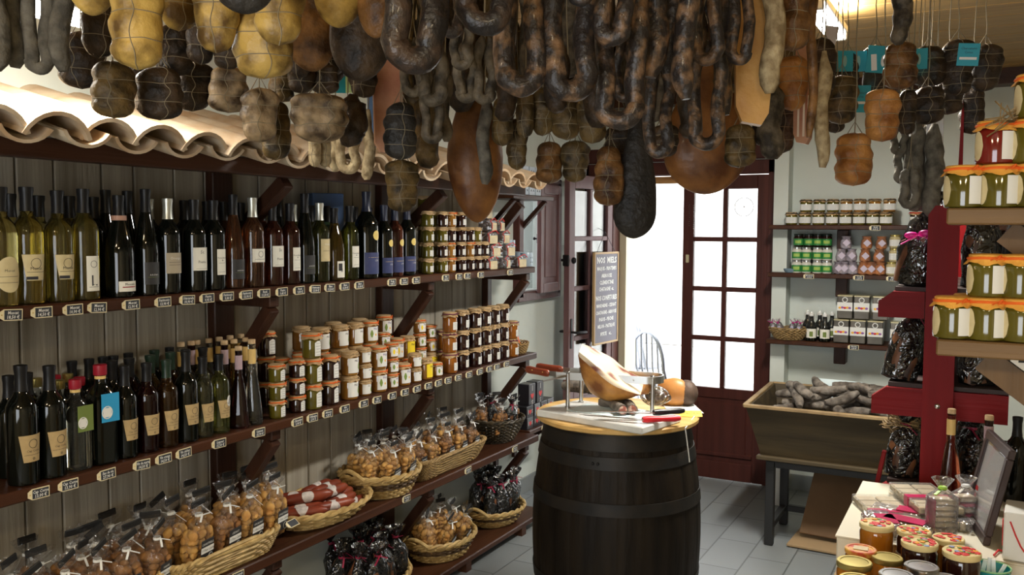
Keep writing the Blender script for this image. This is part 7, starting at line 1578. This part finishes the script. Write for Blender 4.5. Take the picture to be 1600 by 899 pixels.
for idx, it in enumerate(ML):
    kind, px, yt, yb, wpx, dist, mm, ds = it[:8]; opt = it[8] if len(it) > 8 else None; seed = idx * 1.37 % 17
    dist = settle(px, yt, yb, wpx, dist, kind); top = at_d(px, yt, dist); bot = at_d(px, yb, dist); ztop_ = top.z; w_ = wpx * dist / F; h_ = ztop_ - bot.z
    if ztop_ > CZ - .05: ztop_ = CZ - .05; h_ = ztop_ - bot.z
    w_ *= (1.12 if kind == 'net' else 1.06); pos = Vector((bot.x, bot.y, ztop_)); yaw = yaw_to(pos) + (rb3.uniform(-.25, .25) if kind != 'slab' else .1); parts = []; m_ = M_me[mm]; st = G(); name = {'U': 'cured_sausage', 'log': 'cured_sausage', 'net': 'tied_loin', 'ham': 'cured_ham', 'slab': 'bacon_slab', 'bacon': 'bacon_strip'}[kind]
    Lc = CZ - ztop_; sharp = 60
    if kind == 'net':
        lob = 2 if (opt == 'l2' or rb3.random() < .4) else 1; g, tw = netted(w_, h_, lob, seed, max(2, min(5, int(h_ / .045))))
        parts.append(('twine_net', tw.mesh('twine_net', M_str))); hang_string(st, 0, 0, -.004, Lc); st.tube([(-w_ * .25, 0, -.012), (0, 0, min(.03, Lc * .6)), (w_ * .25, 0, -.012)], .0015, 4)
    elif kind == 'U':
        tk = w_ * (opt or .42); g = utube(w_, tk, h_, seed); R_ = (w_ - tk) / 2 * .55; st.tube([(-R_, 0, -.004), (0, 0, min(.05, Lc * .6)), (R_, 0, -.004)], .0018, 4); hang_string(st, 0, 0, min(.05, Lc * .6), Lc)
    elif kind == 'log': g = log1(w_, h_, seed); hang_string(st, 0, 0, -.004, Lc)
    elif kind == 'ham': g = hamshape(w_, h_, seed, .55 if w_ < .2 else .45, opt or .72); hang_string(st, 0, 0, -.01, Lc)
    elif kind == 'slab': g = slabshape(w_, h_, seed); hang_string(st, 0, 0, -.01, Lc); sharp = 40
    else:
        g = slabshape(w_, h_, seed, .03); hang_string(st, 0, 0, -.01, Lc); q = G()
        for k in (-.25, .05, .3): q.prism([(w_ * k, -h_ * .55), (w_ * (k + .10), -h_ * .55), (w_ * (k + .12), -h_ * .93), (w_ * k, -h_ * .93)], -.0165, -.0152)
        parts.append(('white_fat_streaks', q.mesh('white_fat_streaks', mat('white_fat', (.70, .58, .45), .4))))
    parts.append(('hanging_string', st.mesh('hanging_string', M_str)))
    if isinstance(opt, tuple):
        yfr = -w_ * .55 - .006
        if opt[0] == 'leaf': parts.append(tagpart('leaf', -h_ * .38, yfr, -.02 if px < 1400 else -.025))
        elif opt[0] == 'text2': parts.append(tagpart('text', -h_ * .35, yfr, .025, .08, .062, .07))
        elif opt[0] == 'two': parts.append(tagpart('map', -.055, yfr, .005, .1, .075, .085)); parts.append(tagpart('text', -h_ * .80, yfr - .01, -.052, .03, .064, .085)); parts.append(tagpart('leaf', -.055, yfr + .02, -.055))
    where = ''
    zone = 'over the left shelves' if px < 590 else ('in the middle cluster' if px < 1140 else 'in the right cluster')
    grp = {'cured_sausage': 'hanging sausages', 'tied_loin': 'hanging tied loins', 'cured_ham': 'hanging hams'}.get(name, 'hanging bacon')
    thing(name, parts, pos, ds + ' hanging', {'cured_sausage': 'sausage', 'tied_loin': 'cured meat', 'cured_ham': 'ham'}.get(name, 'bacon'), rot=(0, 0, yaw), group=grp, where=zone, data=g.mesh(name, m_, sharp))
# loose tags and wires under the ceiling
for i, x in enumerate((1.15, 1.55, 1.95, 2.35, 2.75, 3.1)):
    thing('ceiling_wire', [], (0, 0, 0), 'thin metal hanging wire running under the ceiling', 'wire', group='hanging wires', key=x, data=G().tube([(XW + .005, x, ZC - .016), (XR - .005, x, ZC - .016)], .003, 6).mesh('ceiling_wire', M_steel), where='counted from the camera')
p = at_d(1298, 55, 3.0); thing('white_tag', [('hanging_string', G().tube([(0, 0, .03), (0, 0, CZ - p.z)], .0012, 4).mesh('hanging_string', M_str))], p, 'handwritten white paper tag on string near the ceiling lamp', 'tag', rot=(0, .2, yaw_to(p)), data=G().box((0, 0, 0), (.042, .001, .06)).mesh('white_tag', mat('pinkish_paper', (.68, .60, .58), .7)))
for px, yy_, dd, c, w2, h2 in ((530, 130, 2.9, 'tag_turquoise', 24, 30), (547, 132, 2.9, 'tag_lime', 14, 26), (585, 185, 2.95, 'tag_blue', 22, 90)):
    p = at_d(px, yy_, dd); cm_ = {'tag_turquoise': mat('tag_turquoise', (.02, .33, .42), .5), 'tag_lime': mat('tag_lime', (.55, .75, .35), .5), 'tag_blue': mat('tag_blue', (.12, .22, .42), .5)}[c]
    thing('paper_tag', [('hanging_string', G().tube([(0, 0, 0), (0, 0, CZ - p.z)], .0012, 4).mesh('hanging_string', M_str))], p, {'tag_turquoise': 'turquoise', 'tag_lime': 'lime green', 'tag_blue': 'long blue'}[c] + ' paper tag glimpsed between the hanging hams', 'tag', rot=(0, 0, yaw_to(p)), data=G().box((0, .002, 0), (w2 * dd / F, .001, h2 * dd / F)).mesh('paper_tag', cm_))
p = at_d(1461, 215, 2.98)
g = crump(G().box((0, 0, 0), (.05, .004, .17), bev=.001), .006, 40, 3)
thing('white_net_tag', [('hanging_string', G().tube([(0, 0, .05), (0, 0, CZ - p.z)], .0012, 4).mesh('hanging_string', M_str))], p, 'crumpled white netting tag over the grey sausage bunch', 'tag', rot=(0, 0, yaw_to(p)), data=g.mesh('white_net_tag', thin('white_netting', (.9, .9, .9), .1, .2, .5, 60, haze=((.7, .7, .72), .45))))
# ceiling lamps
M_tube = emis('fluorescent_tube', (1.0, .97, .92), 14.0)
def lamp(loc, L, rot, ds):
    hsg = G().box((0, 0, .03), (.09, L, .03), bev=.004); tb1 = G().tube([(-.022, -L / 2 + .02, 0), (-.022, L / 2 - .02, 0)], .013, 10); tb1.tube([(.022, -L / 2 + .02, 0), (.022, L / 2 - .02, 0)], .013, 10)
    en = G(); 
    for s_ in (-1, 1): en.box((0, s_ * (L / 2 - .012), .0), (.085, .022, .035), bev=.004)
    st_ = G(); dz = ZC - loc[2]
    for s_ in (-1, 1): st_.tube([(0, s_ * L * .3, .04), (0, s_ * L * .3, dz)], .004, 6)
    thing('strip_light', [('tubes', tb1.mesh('tubes', M_tube)), ('end_cap', en.mesh('end_cap', M_white)), ('hanger', st_.mesh('hanger', M_white))], loc, ds, 'light', rot=rot, data=hsg.mesh('strip_light', M_white))
lamp((-2.02, 1.42, 2.215), .52, (0, 0, 0), 'glaring fluorescent strip light over the tiled roof at left')
lamp((-.60, 3.75, 2.52), .62, (0, 0, 0), 'fluorescent strip light behind the meats near the back wall')
finish_labels()
